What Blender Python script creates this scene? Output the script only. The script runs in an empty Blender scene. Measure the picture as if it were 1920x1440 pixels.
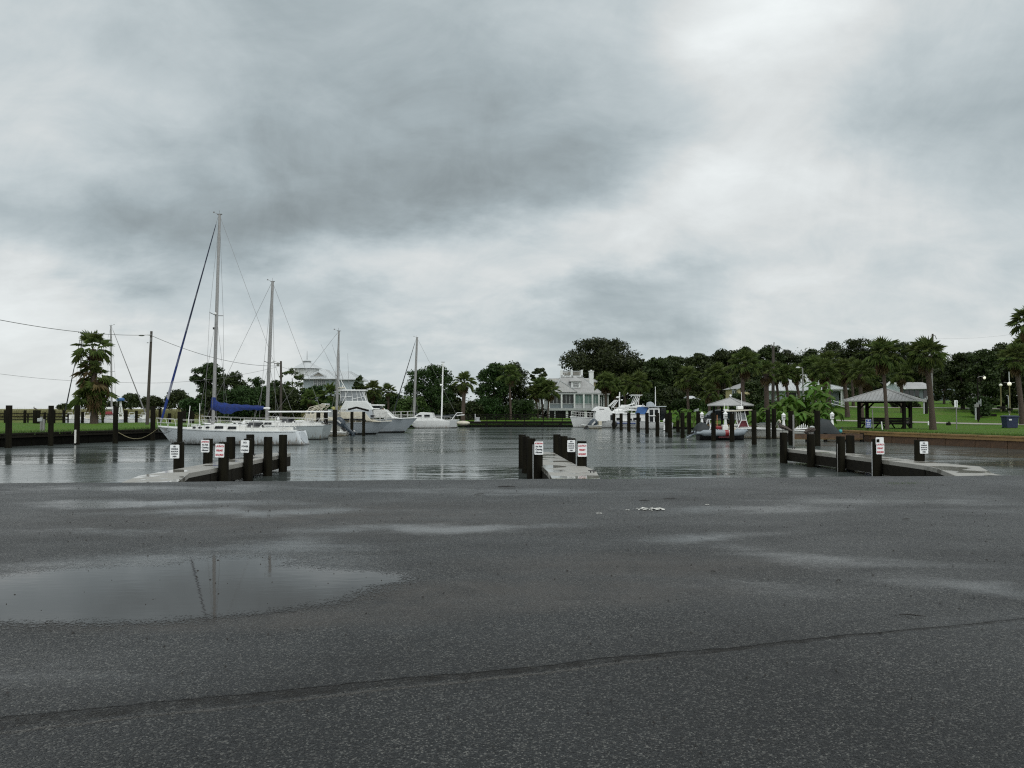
import bpy, math, random
import numpy as np
from mathutils import Vector, Matrix

R = math.radians
rng = random.Random(7)
nr = np.random.default_rng(11)
scene = bpy.context.scene
C = scene.collection

# ------------------------------------------------------------------ camera
F = 1500.0            # focal length in photo pixels (photo 1920 x 1440)
HOR = 766.0           # horizon row
CAMZ = 1.6
PITCH = math.atan((HOR - 720.0) / F)
cam_d = bpy.data.cameras.new('camera')
cam = bpy.data.objects.new('camera', cam_d)
C.objects.link(cam)
cam_d.sensor_width = 36.0
cam_d.lens = F / 1920.0 * 36.0
cam_d.clip_start = 0.1
cam_d.clip_end = 6000
cam.location = (0, 0, CAMZ)
cam.rotation_euler = (math.pi / 2 + PITCH, 0, 0)
scene.camera = cam

# ------------------------------------------------------------------ exposure
scene.view_settings.view_transform = 'Standard'
scene.view_settings.look = 'None'
scene.view_settings.exposure = 0.0
scene.view_settings.gamma = 1.0
scene.view_settings.use_curve_mapping = False
scene.cycles.max_bounces = 6
scene.cycles.diffuse_bounces = 3
scene.cycles.glossy_bounces = 3
scene.cycles.transparent_max_bounces = 8
scene.cycles.use_denoising = False
scene.cycles.pixel_filter_type = 'BLACKMAN_HARRIS'
scene.cycles.filter_width = 1.2
scene.cycles.sample_clamp_indirect = 4.0

# ------------------------------------------------------------------ node helpers
class N:
    def __init__(self, tree):
        self.t = tree
        self.n = tree.nodes
        self.l = tree.links
    def new(self, typ, **kw):
        nd = self.n.new(typ)
        for k, v in kw.items():
            setattr(nd, k, v)
        return nd
    def put(self, sock, val):
        if hasattr(val, 'is_linked') or isinstance(val, bpy.types.NodeSocket):
            self.l.new(val, sock)
        else:
            sock.default_value = val
    def math(self, op, a, b=0.0, c=0.0, clamp=False):
        nd = self.new('ShaderNodeMath', operation=op, use_clamp=clamp)
        self.put(nd.inputs[0], a); self.put(nd.inputs[1], b); self.put(nd.inputs[2], c)
        return nd.outputs[0]
    def noise(self, vec, scale, detail=4.0, rough=0.55, dist=0.0, out=0):
        nd = self.new('ShaderNodeTexNoise')
        if vec is not None: self.l.new(vec, nd.inputs['Vector'])
        nd.inputs['Scale'].default_value = scale
        nd.inputs['Detail'].default_value = detail
        nd.inputs['Roughness'].default_value = rough
        nd.inputs['Distortion'].default_value = dist
        return nd.outputs[out]
    def mapping(self, vec, loc=(0, 0, 0), rot=(0, 0, 0), scale=(1, 1, 1), typ='POINT'):
        nd = self.new('ShaderNodeMapping', vector_type=typ)
        self.l.new(vec, nd.inputs[0])
        nd.inputs['Location'].default_value = loc
        nd.inputs['Rotation'].default_value = rot
        nd.inputs['Scale'].default_value = scale
        return nd.outputs[0]
    def ramp(self, fac, stops, interp='LINEAR'):
        nd = self.new('ShaderNodeValToRGB')
        nd.color_ramp.interpolation = interp
        e = nd.color_ramp.elements
        while len(e) < len(stops): e.new(0.5)
        for i, (p, c) in enumerate(stops):
            e[i].position = p
            e[i].color = (c, c, c, 1) if not isinstance(c, tuple) else (c + (1,))[:4]
        self.put(nd.inputs[0], fac)
        return nd.outputs[0]
    def mix(self, fac, a, b, blend='MIX'):
        nd = self.new('ShaderNodeMix', data_type='RGBA', blend_type=blend)
        self.put(nd.inputs[0], fac)
        for s, v in ((nd.inputs[6], a), (nd.inputs[7], b)):
            if isinstance(v, tuple): v = (v + (1,))[:4]
            self.put(s, v)
        return nd.outputs[2]
    def rng(self, v, a, b, c, d, smooth=False):
        nd = self.new('ShaderNodeMapRange')
        if smooth: nd.interpolation_type = 'SMOOTHSTEP'
        self.put(nd.inputs[0], v)
        for i, x in enumerate((a, b, c, d)): nd.inputs[i + 1].default_value = x
        return nd.outputs[0]
    def blob(self, vec, cx, cy, sx, sy, ang=0.0):
        m = self.mapping(vec, (cx, cy, 0), (0, 0, R(ang)), (sx, sy, 1), 'TEXTURE')
        g = self.new('ShaderNodeTexGradient', gradient_type='SPHERICAL')
        self.l.new(m, g.inputs[0])
        return g.outputs[1]

# ------------------------------------------------------------------ world: overcast sky
world = bpy.data.worlds.new('World')
scene.world = world
world.use_nodes = True
W_ = N(world.node_tree)
W_.n.clear()
tc = W_.new('ShaderNodeTexCoord')
sep = W_.new('ShaderNodeSeparateXYZ')
W_.l.new(tc.outputs['Generated'], sep.inputs[0])
sx, sy, sz = sep.outputs
sky = W_.new('ShaderNodeTexSky', sky_type='NISHITA')
sky.sun_disc = False
SUN_EL, SUN_AZ = 56.0, 140.0      # degrees; azimuth from +Y towards +X
sky.sun_elevation = R(SUN_EL)
sky.sun_rotation = R(SUN_AZ)
az = W_.math('ARCTAN2', sx, sy)
hz = W_.math('SQRT', W_.math('ADD', W_.math('MULTIPLY', sx, sx), W_.math('MULTIPLY', sy, sy)))
el = W_.math('ARCTAN2', sz, hz)
comb = W_.new('ShaderNodeCombineXYZ')
W_.l.new(az, comb.inputs[0]); W_.l.new(el, comb.inputs[1])
# cloud-deck coordinates: the layer seen in perspective, streets stretched
zz = W_.math('ADD', W_.math('MAXIMUM', sz, 0.0), 0.42)
cp = W_.new('ShaderNodeCombineXYZ')
W_.put(cp.inputs[0], W_.math('DIVIDE', sx, zz)); W_.put(cp.inputs[1], W_.math('DIVIDE', sy, zz))
plane = W_.mapping(cp.outputs[0], rot=(0, 0, R(-38)), scale=(1.25, 1.7, 1))
# warp the angular coordinates so the big masses get ragged edges
wn = W_.new('ShaderNodeTexNoise')
W_.l.new(plane, wn.inputs['Vector']); wn.inputs['Scale'].default_value = 1.3; wn.inputs['Detail'].default_value = 7; wn.inputs['Roughness'].default_value = .58
wv = W_.new('ShaderNodeVectorMath', operation='SUBTRACT'); W_.l.new(wn.outputs[1], wv.inputs[0]); wv.inputs[1].default_value = (.5, .5, .5)
ws = W_.new('ShaderNodeVectorMath', operation='SCALE'); W_.l.new(wv.outputs[0], ws.inputs[0]); ws.inputs['Scale'].default_value = 0.30
wa = W_.new('ShaderNodeVectorMath', operation='ADD'); W_.l.new(comb.outputs[0], wa.inputs[0]); W_.l.new(ws.outputs[0], wa.inputs[1])
angv = wa.outputs[0]
def sblob(px, py, wx, wy, ang, amt):
    """a cloud mass: centre and half sizes in degrees-like units of the photo (px/1500 rad)"""
    g = W_.blob(angv, (px - 960) / F, (HOR - py) / F, 1.25 * wx / F, 1.25 * wy / F, ang)
    g = W_.rng(g, 0, 1, 0, 1, True)
    return W_.math('MULTIPLY', g, amt)
n1 = W_.noise(plane, 1.6, 6, 0.52, 0.4)
n2 = W_.noise(plane, 4.2, 8, 0.6, 0.5)
n3 = W_.noise(W_.mapping(comb.outputs[0], rot=(0, 0, R(-25)), scale=(1, 1.1, 1)), 5.0, 10, 0.60, 1.3)
val = W_.math('ADD', 0.67, W_.math('MULTIPLY', W_.math('SUBTRACT', n1, 0.5), 0.22))
val = W_.math('ADD', val, W_.math('MULTIPLY', W_.math('SUBTRACT', n2, 0.5), 0.27))
lowf = W_.rng(el, 0.0, 0.45, 0.30, 0.20)
val = W_.math('ADD', val, W_.math('MULTIPLY', W_.math('SUBTRACT', n3, 0.5), lowf))
for b in [(640, 90, 620, 330, 0, -0.19), (640, 350, 620, 210, 14, -0.23), (260, 440, 420, 110, 6, -0.13), (1000, 330, 330, 170, 20, -0.12), (40, 60, 420, 420, 0, 0.06),
          (1440, 40, 240, 160, -20, 0.22), (1430, 330, 220, 380, 4, 0.14), (1120, 440, 420, 110, 16, 0.13), (720, 500, 330, 80, 14, 0.10),
          (0, 640, 700, 170, 0, 0.18), (1190, 590, 300, 70, 4, -0.17), (590, 590, 240, 60, -6, -0.14), (850, 640, 500, 90, 0, -0.03),
          (1850, 330, 260, 240, -30, -0.15), (1330, 120, 190, 150, 0, -0.06), (1700, 640, 380, 90, 0, 0.05)]:
    val = W_.math('ADD', val, sblob(*b))
val = W_.math('MAXIMUM', val, 0.16)
# the storm cloud lies ahead; the deck thins smoothly overhead and behind the viewer
thin = W_.rng(sy, 0.45, -0.75, 0.0, 1.0, True)
val = W_.math('MULTIPLY', val, W_.math('ADD', 1.0, W_.math('MULTIPLY', thin, 0.95)))
tint = W_.ramp(W_.rng(val, 0.15, 0.75, 0, 1), [(0.0, (0.86, 0.99, 1.02)), (0.5, (0.86, 1.0, 1.05)), (0.8, (0.90, 1.0, 1.03)), (1.0, (0.955, 1.0, 1.0))])
cl = W_.new('ShaderNodeVectorMath', operation='SCALE'); W_.l.new(tint, cl.inputs[0]); W_.l.new(val, cl.inputs['Scale'])
# below the horizon: dull ground light
skysc = W_.new('ShaderNodeVectorMath', operation='SCALE'); W_.l.new(sky.outputs[0], skysc.inputs[0]); skysc.inputs['Scale'].default_value = 1.0
bg1 = W_.new('ShaderNodeBackground'); W_.l.new(skysc.outputs[0], bg1.inputs[0]); bg1.inputs[1].default_value = 0.06
bg2 = W_.new('ShaderNodeBackground'); W_.l.new(cl.outputs[0], bg2.inputs[0]); bg2.inputs[1].default_value = 1.0
mx = W_.new('ShaderNodeMixShader'); mx.inputs[0].default_value = 0.93
W_.l.new(bg1.outputs[0], mx.inputs[1]); W_.l.new(bg2.outputs[0], mx.inputs[2])
wo = W_.new('ShaderNodeOutputWorld'); W_.l.new(mx.outputs[0], wo.inputs[0])
world.cycles.sampling_method = 'MANUAL'
world.cycles.sample_map_resolution = 512

sun_d = bpy.data.lights.new('sun', 'SUN')
sun_d.energy = 1.0
sun_d.angle = R(35)
sun_d.color = (1.0, 0.97, 0.93)
sun = bpy.data.objects.new('sun', sun_d)
C.objects.link(sun)
sd = Vector((math.sin(R(SUN_AZ)) * math.cos(R(SUN_EL)), math.cos(R(SUN_AZ)) * math.cos(R(SUN_EL)), math.sin(R(SUN_EL))))
sun.rotation_euler = sd.to_track_quat('Z', 'Y').to_euler()

# ------------------------------------------------------------------ scene helpers
ZW = -1.1             # water level
def at(px, py, Y):
    """world point on the camera ray through photo pixel (px,py) at distance Y"""
    cx, cz = (px - 960.0) / F, (720.0 - py) / F
    d = Vector((cx, math.cos(PITCH) - cz * math.sin(PITCH), math.sin(PITCH) + cz * math.cos(PITCH)))
    t = Y / d.y
    return Vector((d.x * t, Y, CAMZ + d.z * t))
def X(px, Y): return at(px, HOR, Y).x
def Z(py, Y): return at(960, py, Y).z

def tag(o, label=None, cat=None, group=None, kind=None):
    if label: o['label'] = label
    if cat: o['category'] = cat
    if group: o['group'] = group
    if kind: o['kind'] = kind
    return o
def root(name, loc, label, cat, group=None, rz=0.0, tilt=(0, 0)):
    o = bpy.data.objects.new(name, None)
    o.empty_display_size = 0.2
    C.objects.link(o)
    o.location = loc
    o.rotation_euler = (tilt[0], tilt[1], rz)
    return tag(o, label, cat, group)
def copy_tree(o, parent=None):
    c = o.copy(); C.objects.link(c)
    if parent is not None: c.parent = parent
    for ch in list(o.children): copy_tree(ch, c)
    return c

class MB:
    def __init__(self): self.v = []; self.f = []
    def add(self, vs, fs):
        b = len(self.v)
        self.v += [tuple(v) for v in vs]
        self.f += [tuple(i + b for i in f) for f in fs]
        return self
    def box(self, cx, cy, cz, sx, sy, sz, rz=0.0, tp=1.0):
        c, s = math.cos(rz), math.sin(rz); vs = []
        for k in (-.5, .5):
            q = tp if k > 0 else 1.0
            for i, j in ((-.5, -.5), (.5, -.5), (.5, .5), (-.5, .5)):
                x, y = i * sx * q, j * sy * q
                vs.append((cx + x * c - y * s, cy + x * s + y * c, cz + k * sz))
        return self.add(vs, [(3, 2, 1, 0), (4, 5, 6, 7), (0, 1, 5, 4), (1, 2, 6, 5), (2, 3, 7, 6), (3, 0, 4, 7)])
    def beam(self, p0, p1, w, h):
        """rectangular bar between two points"""
        p0, p1 = Vector(p0), Vector(p1); d = (p1 - p0)
        u = d.normalized(); up = Vector((0, 0, 1)) if abs(u.z) < .95 else Vector((0, 1, 0))
        s = u.cross(up).normalized() * w / 2; t = s.normalized().cross(u).normalized() * h / 2
        vs = [p + a * s + b * t for p in (p0, p1) for a, b in ((-1, -1), (1, -1), (1, 1), (-1, 1))]
        return self.add(vs, [(3, 2, 1, 0), (4, 5, 6, 7), (0, 1, 5, 4), (1, 2, 6, 5), (2, 3, 7, 6), (3, 0, 4, 7)])
    def rings(self, rs, closed=True, cap=True):
        n = len(rs[0]); b = len(self.v)
        for r in rs: self.v += [tuple(p) for p in r]
        for i in range(len(rs) - 1):
            for j in range(n if closed else n - 1):
                k = (j + 1) % n
                self.f.append((b + i * n + j, b + i * n + k, b + (i + 1) * n + k, b + (i + 1) * n + j))
        if cap:
            self.f.append(tuple(b + j for j in reversed(range(n))))
            self.f.append(tuple(b + (len(rs) - 1) * n + j for j in range(n)))
        return self
    def tube(self, pts, rad, n=8, cap=True, flat=1.0):
        pts = [Vector(p) for p in pts]
        if not hasattr(rad, '__len__'): rad = [rad] * len(pts)
        rs = []; ref = None
        for i, p in enumerate(pts):
            a = pts[max(0, i - 1)]; c = pts[min(len(pts) - 1, i + 1)]
            u = (c - a).normalized()
            if ref is None: ref = Vector((0, 0, 1)) if abs(u.z) < .9 else Vector((1, 0, 0))
            s = u.cross(ref).normalized(); t = s.cross(u).normalized(); ref = t
            rs.append([p + rad[i] * (math.cos(2 * math.pi * k / n) * s + flat * math.sin(2 * math.pi * k / n) * t) for k in range(n)])
        return self.rings(rs, True, cap)
    def lathe(self, prof, n=12, cx=0, cy=0):
        rs = [[(cx + r * math.cos(2 * math.pi * k / n), cy + r * math.sin(2 * math.pi * k / n), z) for k in range(n)] for r, z in prof]
        return self.rings(rs)
    def prism(self, poly, y0, y1):
        """poly in (x,z), extruded along y"""
        n = len(poly)
        vs = [(x, y0, z) for x, z in poly] + [(x, y1, z) for x, z in poly]
        fs = [tuple(range(n)), tuple(reversed(range(n, 2 * n)))]
        fs += [(i, i + n, (i + 1) % n + n, (i + 1) % n) for i in range(n)]
        return self.add(vs, fs)
    def ball(self, c, r, n=10, m=7, sc=(1, 1, 1)):
        rs = []
        for i in range(m + 1):
            a = math.pi * i / m; q = max(math.sin(a), 0.02)
            rs.append([(c[0] + r * sc[0] * q * math.cos(2 * math.pi * k / n), c[1] + r * sc[1] * q * math.sin(2 * math.pi * k / n), c[2] - r * sc[2] * math.cos(a)) for k in range(n)])
        return self.rings(rs)
    def build(self, name, mat, parent=None, smooth=False, bevel=0.0):
        me = bpy.data.meshes.new(name)
        me.from_pydata(self.v, [], self.f)
        me.validate()
        me.update()
        if smooth:
            me.polygons.foreach_set('use_smooth', [True] * len(me.polygons))
            try: me.set_sharp_from_angle(angle=R(40))
            except Exception: pass
        for m in (mat if isinstance(mat, (list, tuple)) else [mat]): me.materials.append(m)
        o = bpy.data.objects.new(name, me)
        C.objects.link(o)
        if parent is not None: o.parent = parent
        if bevel > 0:
            b = o.modifiers.new('bevel', 'BEVEL'); b.width = bevel; b.segments = 2; b.limit_method = 'ANGLE'
        return o
def inst(me, name, parent=None, loc=(0, 0, 0), rot=(0, 0, 0), sc=(1, 1, 1)):
    o = bpy.data.objects.new(name, me); C.objects.link(o)
    if parent is not None: o.parent = parent
    o.location = loc; o.rotation_euler = rot; o.scale = sc
    return o
def np_mesh(name, verts, nper, mat, smooth=False):
    """verts: (n*nper,3) array; every nper consecutive verts form one face"""
    verts = np.asarray(verts, dtype=np.float32); nv = len(verts); nf = nv // nper
    me = bpy.data.meshes.new(name)
    me.vertices.add(nv); me.vertices.foreach_set('co', verts.ravel())
    me.loops.add(nv); me.loops.foreach_set('vertex_index', np.arange(nv, dtype=np.int32))
    me.polygons.add(nf)
    me.polygons.foreach_set('loop_start', np.arange(0, nv, nper, dtype=np.int32))
    me.polygons.foreach_set('loop_total', np.full(nf, nper, dtype=np.int32))
    me.update(calc_edges=True)
    me.materials.append(mat)
    return me

# ------------------------------------------------------------------ materials
M = {}
def mat(name, col, rough=0.6, var=0.15, scale=3.0, bump=0.0, bscale=30.0, metal=0.0, spec=0.5, dirt=None, stretch=(1, 1, 1), coat=0.0):
    """principled with noise-varied colour; dirt=(colour, amount, scale)"""
    m = bpy.data.materials.new(name); m.use_nodes = True
    k = N(m.node_tree); b = k.n['Principled BSDF']
    t = k.new('ShaderNodeTexCoord').outputs['Object']
    v = k.mapping(t, scale=stretch)
    n = k.noise(v, scale, 5, 0.6)
    lo = tuple(c * (1 - var) for c in col); hi = tuple(min(1, c * (1 + var)) for c in col)
    c = k.ramp(n, [(0.3, lo), (0.7, hi)])
    if dirt:
        dn = k.noise(v, dirt[2], 6, 0.65)
        c = k.mix(k.rng(dn, 0.5 - dirt[1] * .3, 0.75, 0, min(1, dirt[1])), c, dirt[0])
    k.l.new(c, b.inputs['Base Color'])
    r_ = k.rng(n, 0.3, 0.7, max(0.02, rough - .08), min(1, rough + .08)); k.l.new(r_, b.inputs['Roughness'])
    b.inputs['Metallic'].default_value = metal
    b.inputs['Specular IOR Level'].default_value = spec
    b.inputs['Coat Weight'].default_value = coat
    if bump:
        bp = k.new('ShaderNodeBump'); bp.inputs['Strength'].default_value = 1.0; bp.inputs['Distance'].default_value = bump
        k.l.new(k.noise(v, bscale, 4, 0.6), bp.inputs['Height']); k.l.new(bp.outputs[0], b.inputs['Normal'])
    M[name] = m
    return m
mat('pile_wood', (0.0065, 0.0055, 0.0035), 0.85, 0.6, 6, 0.02, 25, stretch=(1, 1, .12), spec=.1, dirt=((0.020, 0.020, 0.011), .5, 3))
mat('black_timber', (0.004, 0.004, 0.003), 0.85, 0.5, 5, 0.008, 30, spec=.08)
mat('dock_timber', (0.012, 0.0105, 0.007), 0.85, 0.5, 5, 0.012, 30, spec=.15, dirt=((0.012, 0.012, 0.01), .5, 2))
mat('dark_timber', (0.008, 0.007, 0.0055), 0.85, 0.5, 5, 0.012, 30, spec=.15)
mat('wall_timber', (0.10, 0.055, 0.028), 0.75, 0.4, 3, 0.008, 25, dirt=((0.03, 0.02, 0.012), .7, 1.2))
mat('cap_timber', (0.26, 0.155, 0.055), 0.7, 0.3, 3, 0.005, 25, dirt=((0.10, 0.08, 0.03), .6, 1.5))
mat('white_gel', (0.66, 0.67, 0.65), 0.28, 0.06, 2, dirt=((0.35, 0.33, 0.27), .35, 2.5))
mat('grey_gel', (0.40, 0.44, 0.47), 0.3, 0.08, 2, dirt=((0.22, 0.22, 0.2), .4, 2.0))
mat('cream_gel', (0.55, 0.52, 0.42), 0.4, 0.08, 2, dirt=((0.3, 0.27, 0.2), .4, 2.5))
mat('clean_white', (0.74, 0.75, 0.74), 0.35, 0.04, 2)
mat('alloy', (0.25, 0.25, 0.245), 0.4, 0.15, 8, metal=0.3)
mat('steel_rail', (0.62, 0.62, 0.60), 0.3, 0.1, 8, metal=0.4)
mat('rigging', (0.16, 0.16, 0.16), 0.5, 0.1)
mat('dark_glass', (0.012, 0.014, 0.016), 0.08, 0.2)
mat('clear_vinyl', (0.20, 0.22, 0.23), 0.12, 0.25, 2)
mat('blue_canvas', (0.004, 0.022, 0.135), 0.75, 0.45, 5, 0.03, 5)
mat('light_blue_canvas', (0.05, 0.13, 0.33), 0.8, 0.2, 4)
mat('black_rubber', (0.012, 0.012, 0.013), 0.6, 0.3)
mat('black_cover', (0.010, 0.016, 0.018), 0.65, 0.4, 3, 0.01, 8)
mat('outboard_grey', (0.035, 0.05, 0.065), 0.3, 0.15)
mat('red_paint', (0.20, 0.010, 0.014), 0.45, 0.2)
mat('dark_red', (0.09, 0.008, 0.014), 0.5, 0.3)
mat('tube_grey', (0.21, 0.245, 0.27), 0.5, 0.08)
mat('orange_wood', (0.35, 0.14, 0.05), 0.6, 0.3)
mat('yellow_cloth', (0.42, 0.40, 0.15), 0.8, 0.3, 6)
mat('sign_white', (0.78, 0.80, 0.80), 0.35, 0.03, 4)
mat('sign_red', (0.45, 0.03, 0.05), 0.5, 0.1)
mat('sign_black', (0.03, 0.035, 0.045), 0.5, 0.1)
mat('sign_blue', (0.015, 0.05, 0.22), 0.4, 0.1)
mat('bolt_metal', (0.25, 0.25, 0.25), 0.4, 0.2, metal=.7)
mat('roof_grey', (0.34, 0.345, 0.34), 0.45, 0.10, 1.2, dirt=((0.17, 0.165, 0.15), .5, .5))
mat('roof_white', (0.46, 0.485, 0.495), 0.4, 0.06, 1.2, dirt=((0.36, 0.38, 0.38), .5, .5))
mat('siding_blue', (0.37, 0.43, 0.45), 0.6, 0.06, 2)
mat('siding_pale', (0.38, 0.46, 0.46), 0.6, 0.06, 2)
mat('siding_grey', (0.15, 0.18, 0.19), 0.7, 0.08, 2)
mat('siding_cream', (0.42, 0.37, 0.20), 0.6, 0.08, 2)
mat('trim_white', (0.62, 0.64, 0.63), 0.5, 0.05)
mat('trim_grey', (0.36, 0.38, 0.38), 0.5, 0.05)
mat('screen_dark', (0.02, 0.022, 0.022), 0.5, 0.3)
mat('curtain_green', (0.13, 0.20, 0.18), 0.6, 0.3, 3, stretch=(4, 4, .3))
mat('louvre', (0.26, 0.25, 0.22), 0.6, 0.1)
mat('dark_void', (0.010, 0.010, 0.010), 0.9, 0.2)
mat('bark', (0.045, 0.035, 0.026), 0.9, 0.4, 8, 0.03, 12)
mat('palm_bark', (0.060, 0.043, 0.032), 0.9, 0.45, 9, 0.03, 18, stretch=(1, 1, 2.5))
mat('bin_blue', (0.010, 0.018, 0.055), 0.5, 0.15)
mat('car_dark', (0.014, 0.022, 0.026), 0.2, 0.1, coat=.5)
mat('lamp_post_ochre', (0.14, 0.13, 0.05), 0.6, 0.2)
mat('post_grey', (0.20, 0.20, 0.19), 0.6, 0.2)
mat('pole_wood', (0.05, 0.042, 0.034), 0.85, 0.35, 5, 0.01, 20, stretch=(1, 1, .1))
mat('teal_paint', (0.05, 0.30, 0.30), 0.5, 0.1)
mat('shell_white', (0.62, 0.62, 0.58), 0.7, 0.15, 30)
mat('twig', (0.012, 0.010, 0.008), 0.7, 0.3)
mat('pelican_brown', (0.055, 0.042, 0.035), 0.8, 0.4, 20)
mat('path', (0.30, 0.28, 0.25), 0.8, 0.12, 2, 0.004, 30)
mat('sand', (0.50, 0.49, 0.45), 0.8, 0.12, 2)
mat('globe', (0.72, 0.72, 0.62), 0.25, 0.03)
mat('rope', (0.20, 0.18, 0.10), 0.8, 0.2)

def hull_mat(name, col, dirtc, dirt_h, boot=0.06):
    """gelcoat with grime rising from the waterline in uneven runs; dark boot stripe at the waterline (object z=0)"""
    m = bpy.data.materials.new(name); m.use_nodes = True
    k = N(m.node_tree); b = k.n['Principled BSDF']
    t = k.new('ShaderNodeTexCoord').outputs['Object']
    s = k.new('ShaderNodeSeparateXYZ'); k.l.new(t, s.inputs[0]); z = s.outputs[2]
    n = k.noise(t, 1.3, 5, 0.6); n2 = k.noise(k.mapping(t, scale=(5, 5, .6)), 1.6, 5, 0.65)
    c = k.ramp(n, [(0.3, tuple(a * .88 for a in col)), (0.7, col)])
    h = k.math('ADD', z, k.math('MULTIPLY', k.math('SUBTRACT', n2, 0.5), -dirt_h * 2.2))
    c = k.mix(k.rng(h, 0.0, dirt_h, 0.85, 0.0, True), c, dirtc)
    ru = k.rng(n2, 0.55, 0.70, 0, .75)
    c = k.mix(k.math('MULTIPLY', ru, k.rng(z, 0.2, .9, 1, 0)), c, (0.24, 0.15, 0.09))
    c = k.mix(k.rng(z, boot, boot + .02, 1, 0), c, (0.012, 0.013, 0.013))
    k.l.new(c, b.inputs['Base Color']); b.inputs['Roughness'].default_value = 0.3
    M[name] = m; return m
hull_mat('hull_white', (0.60, 0.64, 0.66), (0.07, 0.06, 0.04), 0.50, 0.06)
hull_mat('hull_green_white', (0.38, 0.425, 0.43), (0.06, 0.075, 0.06), 0.45, 0.05)
hull_mat('hull_grey_blue', (0.34, 0.38, 0.41), (0.10, 0.10, 0.10), 0.18, 0.16)
hull_mat('hull_clean', (0.70, 0.71, 0.70), (0.20, 0.17, 0.11), 0.16, 0.05)
hull_mat('hull_skiff', (0.52, 0.52, 0.48), (0.25, 0.20, 0.10), 0.30, 0.03)

def leaf_mat(name, c0, c1, trans=0.25, obj_var=True):
    m = bpy.data.materials.new(name); m.use_nodes = True
    k = N(m.node_tree); k.n.remove(k.n['Principled BSDF'])
    g = k.new('ShaderNodeNewGeometry')
    t = k.new('ShaderNodeTexCoord').outputs['Object']
    n = k.noise(t, 0.45, 3, 0.6)
    f = k.math('ADD', k.math('MULTIPLY', g.outputs['Random Per Island'], 0.55), k.math('MULTIPLY', n, 0.55))
    c = k.ramp(f, [(0.1, c0), (0.9, c1)])
    oi = k.new('ShaderNodeObjectInfo')
    hsv = k.new('ShaderNodeHueSaturation'); k.l.new(c, hsv.inputs['Color'])
    k.l.new(k.rng(oi.outputs['Random'], 0, 1, 0.485, 0.515), hsv.inputs['Hue'])
    k.l.new(k.rng(oi.outputs['Random'], 0, 1, 0.8, 1.2), hsv.inputs['Value'])
    d = k.new('ShaderNodeBsdfPrincipled'); k.l.new(hsv.outputs[0], d.inputs['Base Color']); d.inputs['Roughness'].default_value = 0.55
    d.inputs['Specular IOR Level'].default_value = 0.25
    tr = k.new('ShaderNodeBsdfTranslucent'); k.l.new(hsv.outputs[0], tr.inputs[0])
    mxx = k.new('ShaderNodeMixShader'); mxx.inputs[0].default_value = trans
    k.l.new(d.outputs[0], mxx.inputs[1]); k.l.new(tr.outputs[0], mxx.inputs[2])
    k.l.new(mxx.outputs[0], k.n['Material Output'].inputs[0])
    M[name] = m; return m
leaf_mat('oak_leaf', (0.008, 0.015, 0.005), (0.042, 0.060, 0.014), 0.15)
leaf_mat('bush_leaf', (0.009, 0.021, 0.005), (0.040, 0.082, 0.018), 0.2)
leaf_mat('bright_leaf', (0.025, 0.05, 0.012), (0.085, 0.14, 0.035), 0.25)
leaf_mat('palm_leaf', (0.024, 0.046, 0.012), (0.13, 0.17, 0.045), 0.25)
leaf_mat('palm_dead', (0.055, 0.042, 0.022), (0.16, 0.115, 0.055), 0.2)
leaf_mat('banana_leaf', (0.028, 0.066, 0.010), (0.110, 0.210, 0.028), 0.35)
leaf_mat('reed', (0.10, 0.11, 0.045), (0.24, 0.23, 0.10), 0.2)
leaf_mat('lawn_tuft', (0.03, 0.06, 0.01), (0.09, 0.16, 0.03), 0.2)
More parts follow.
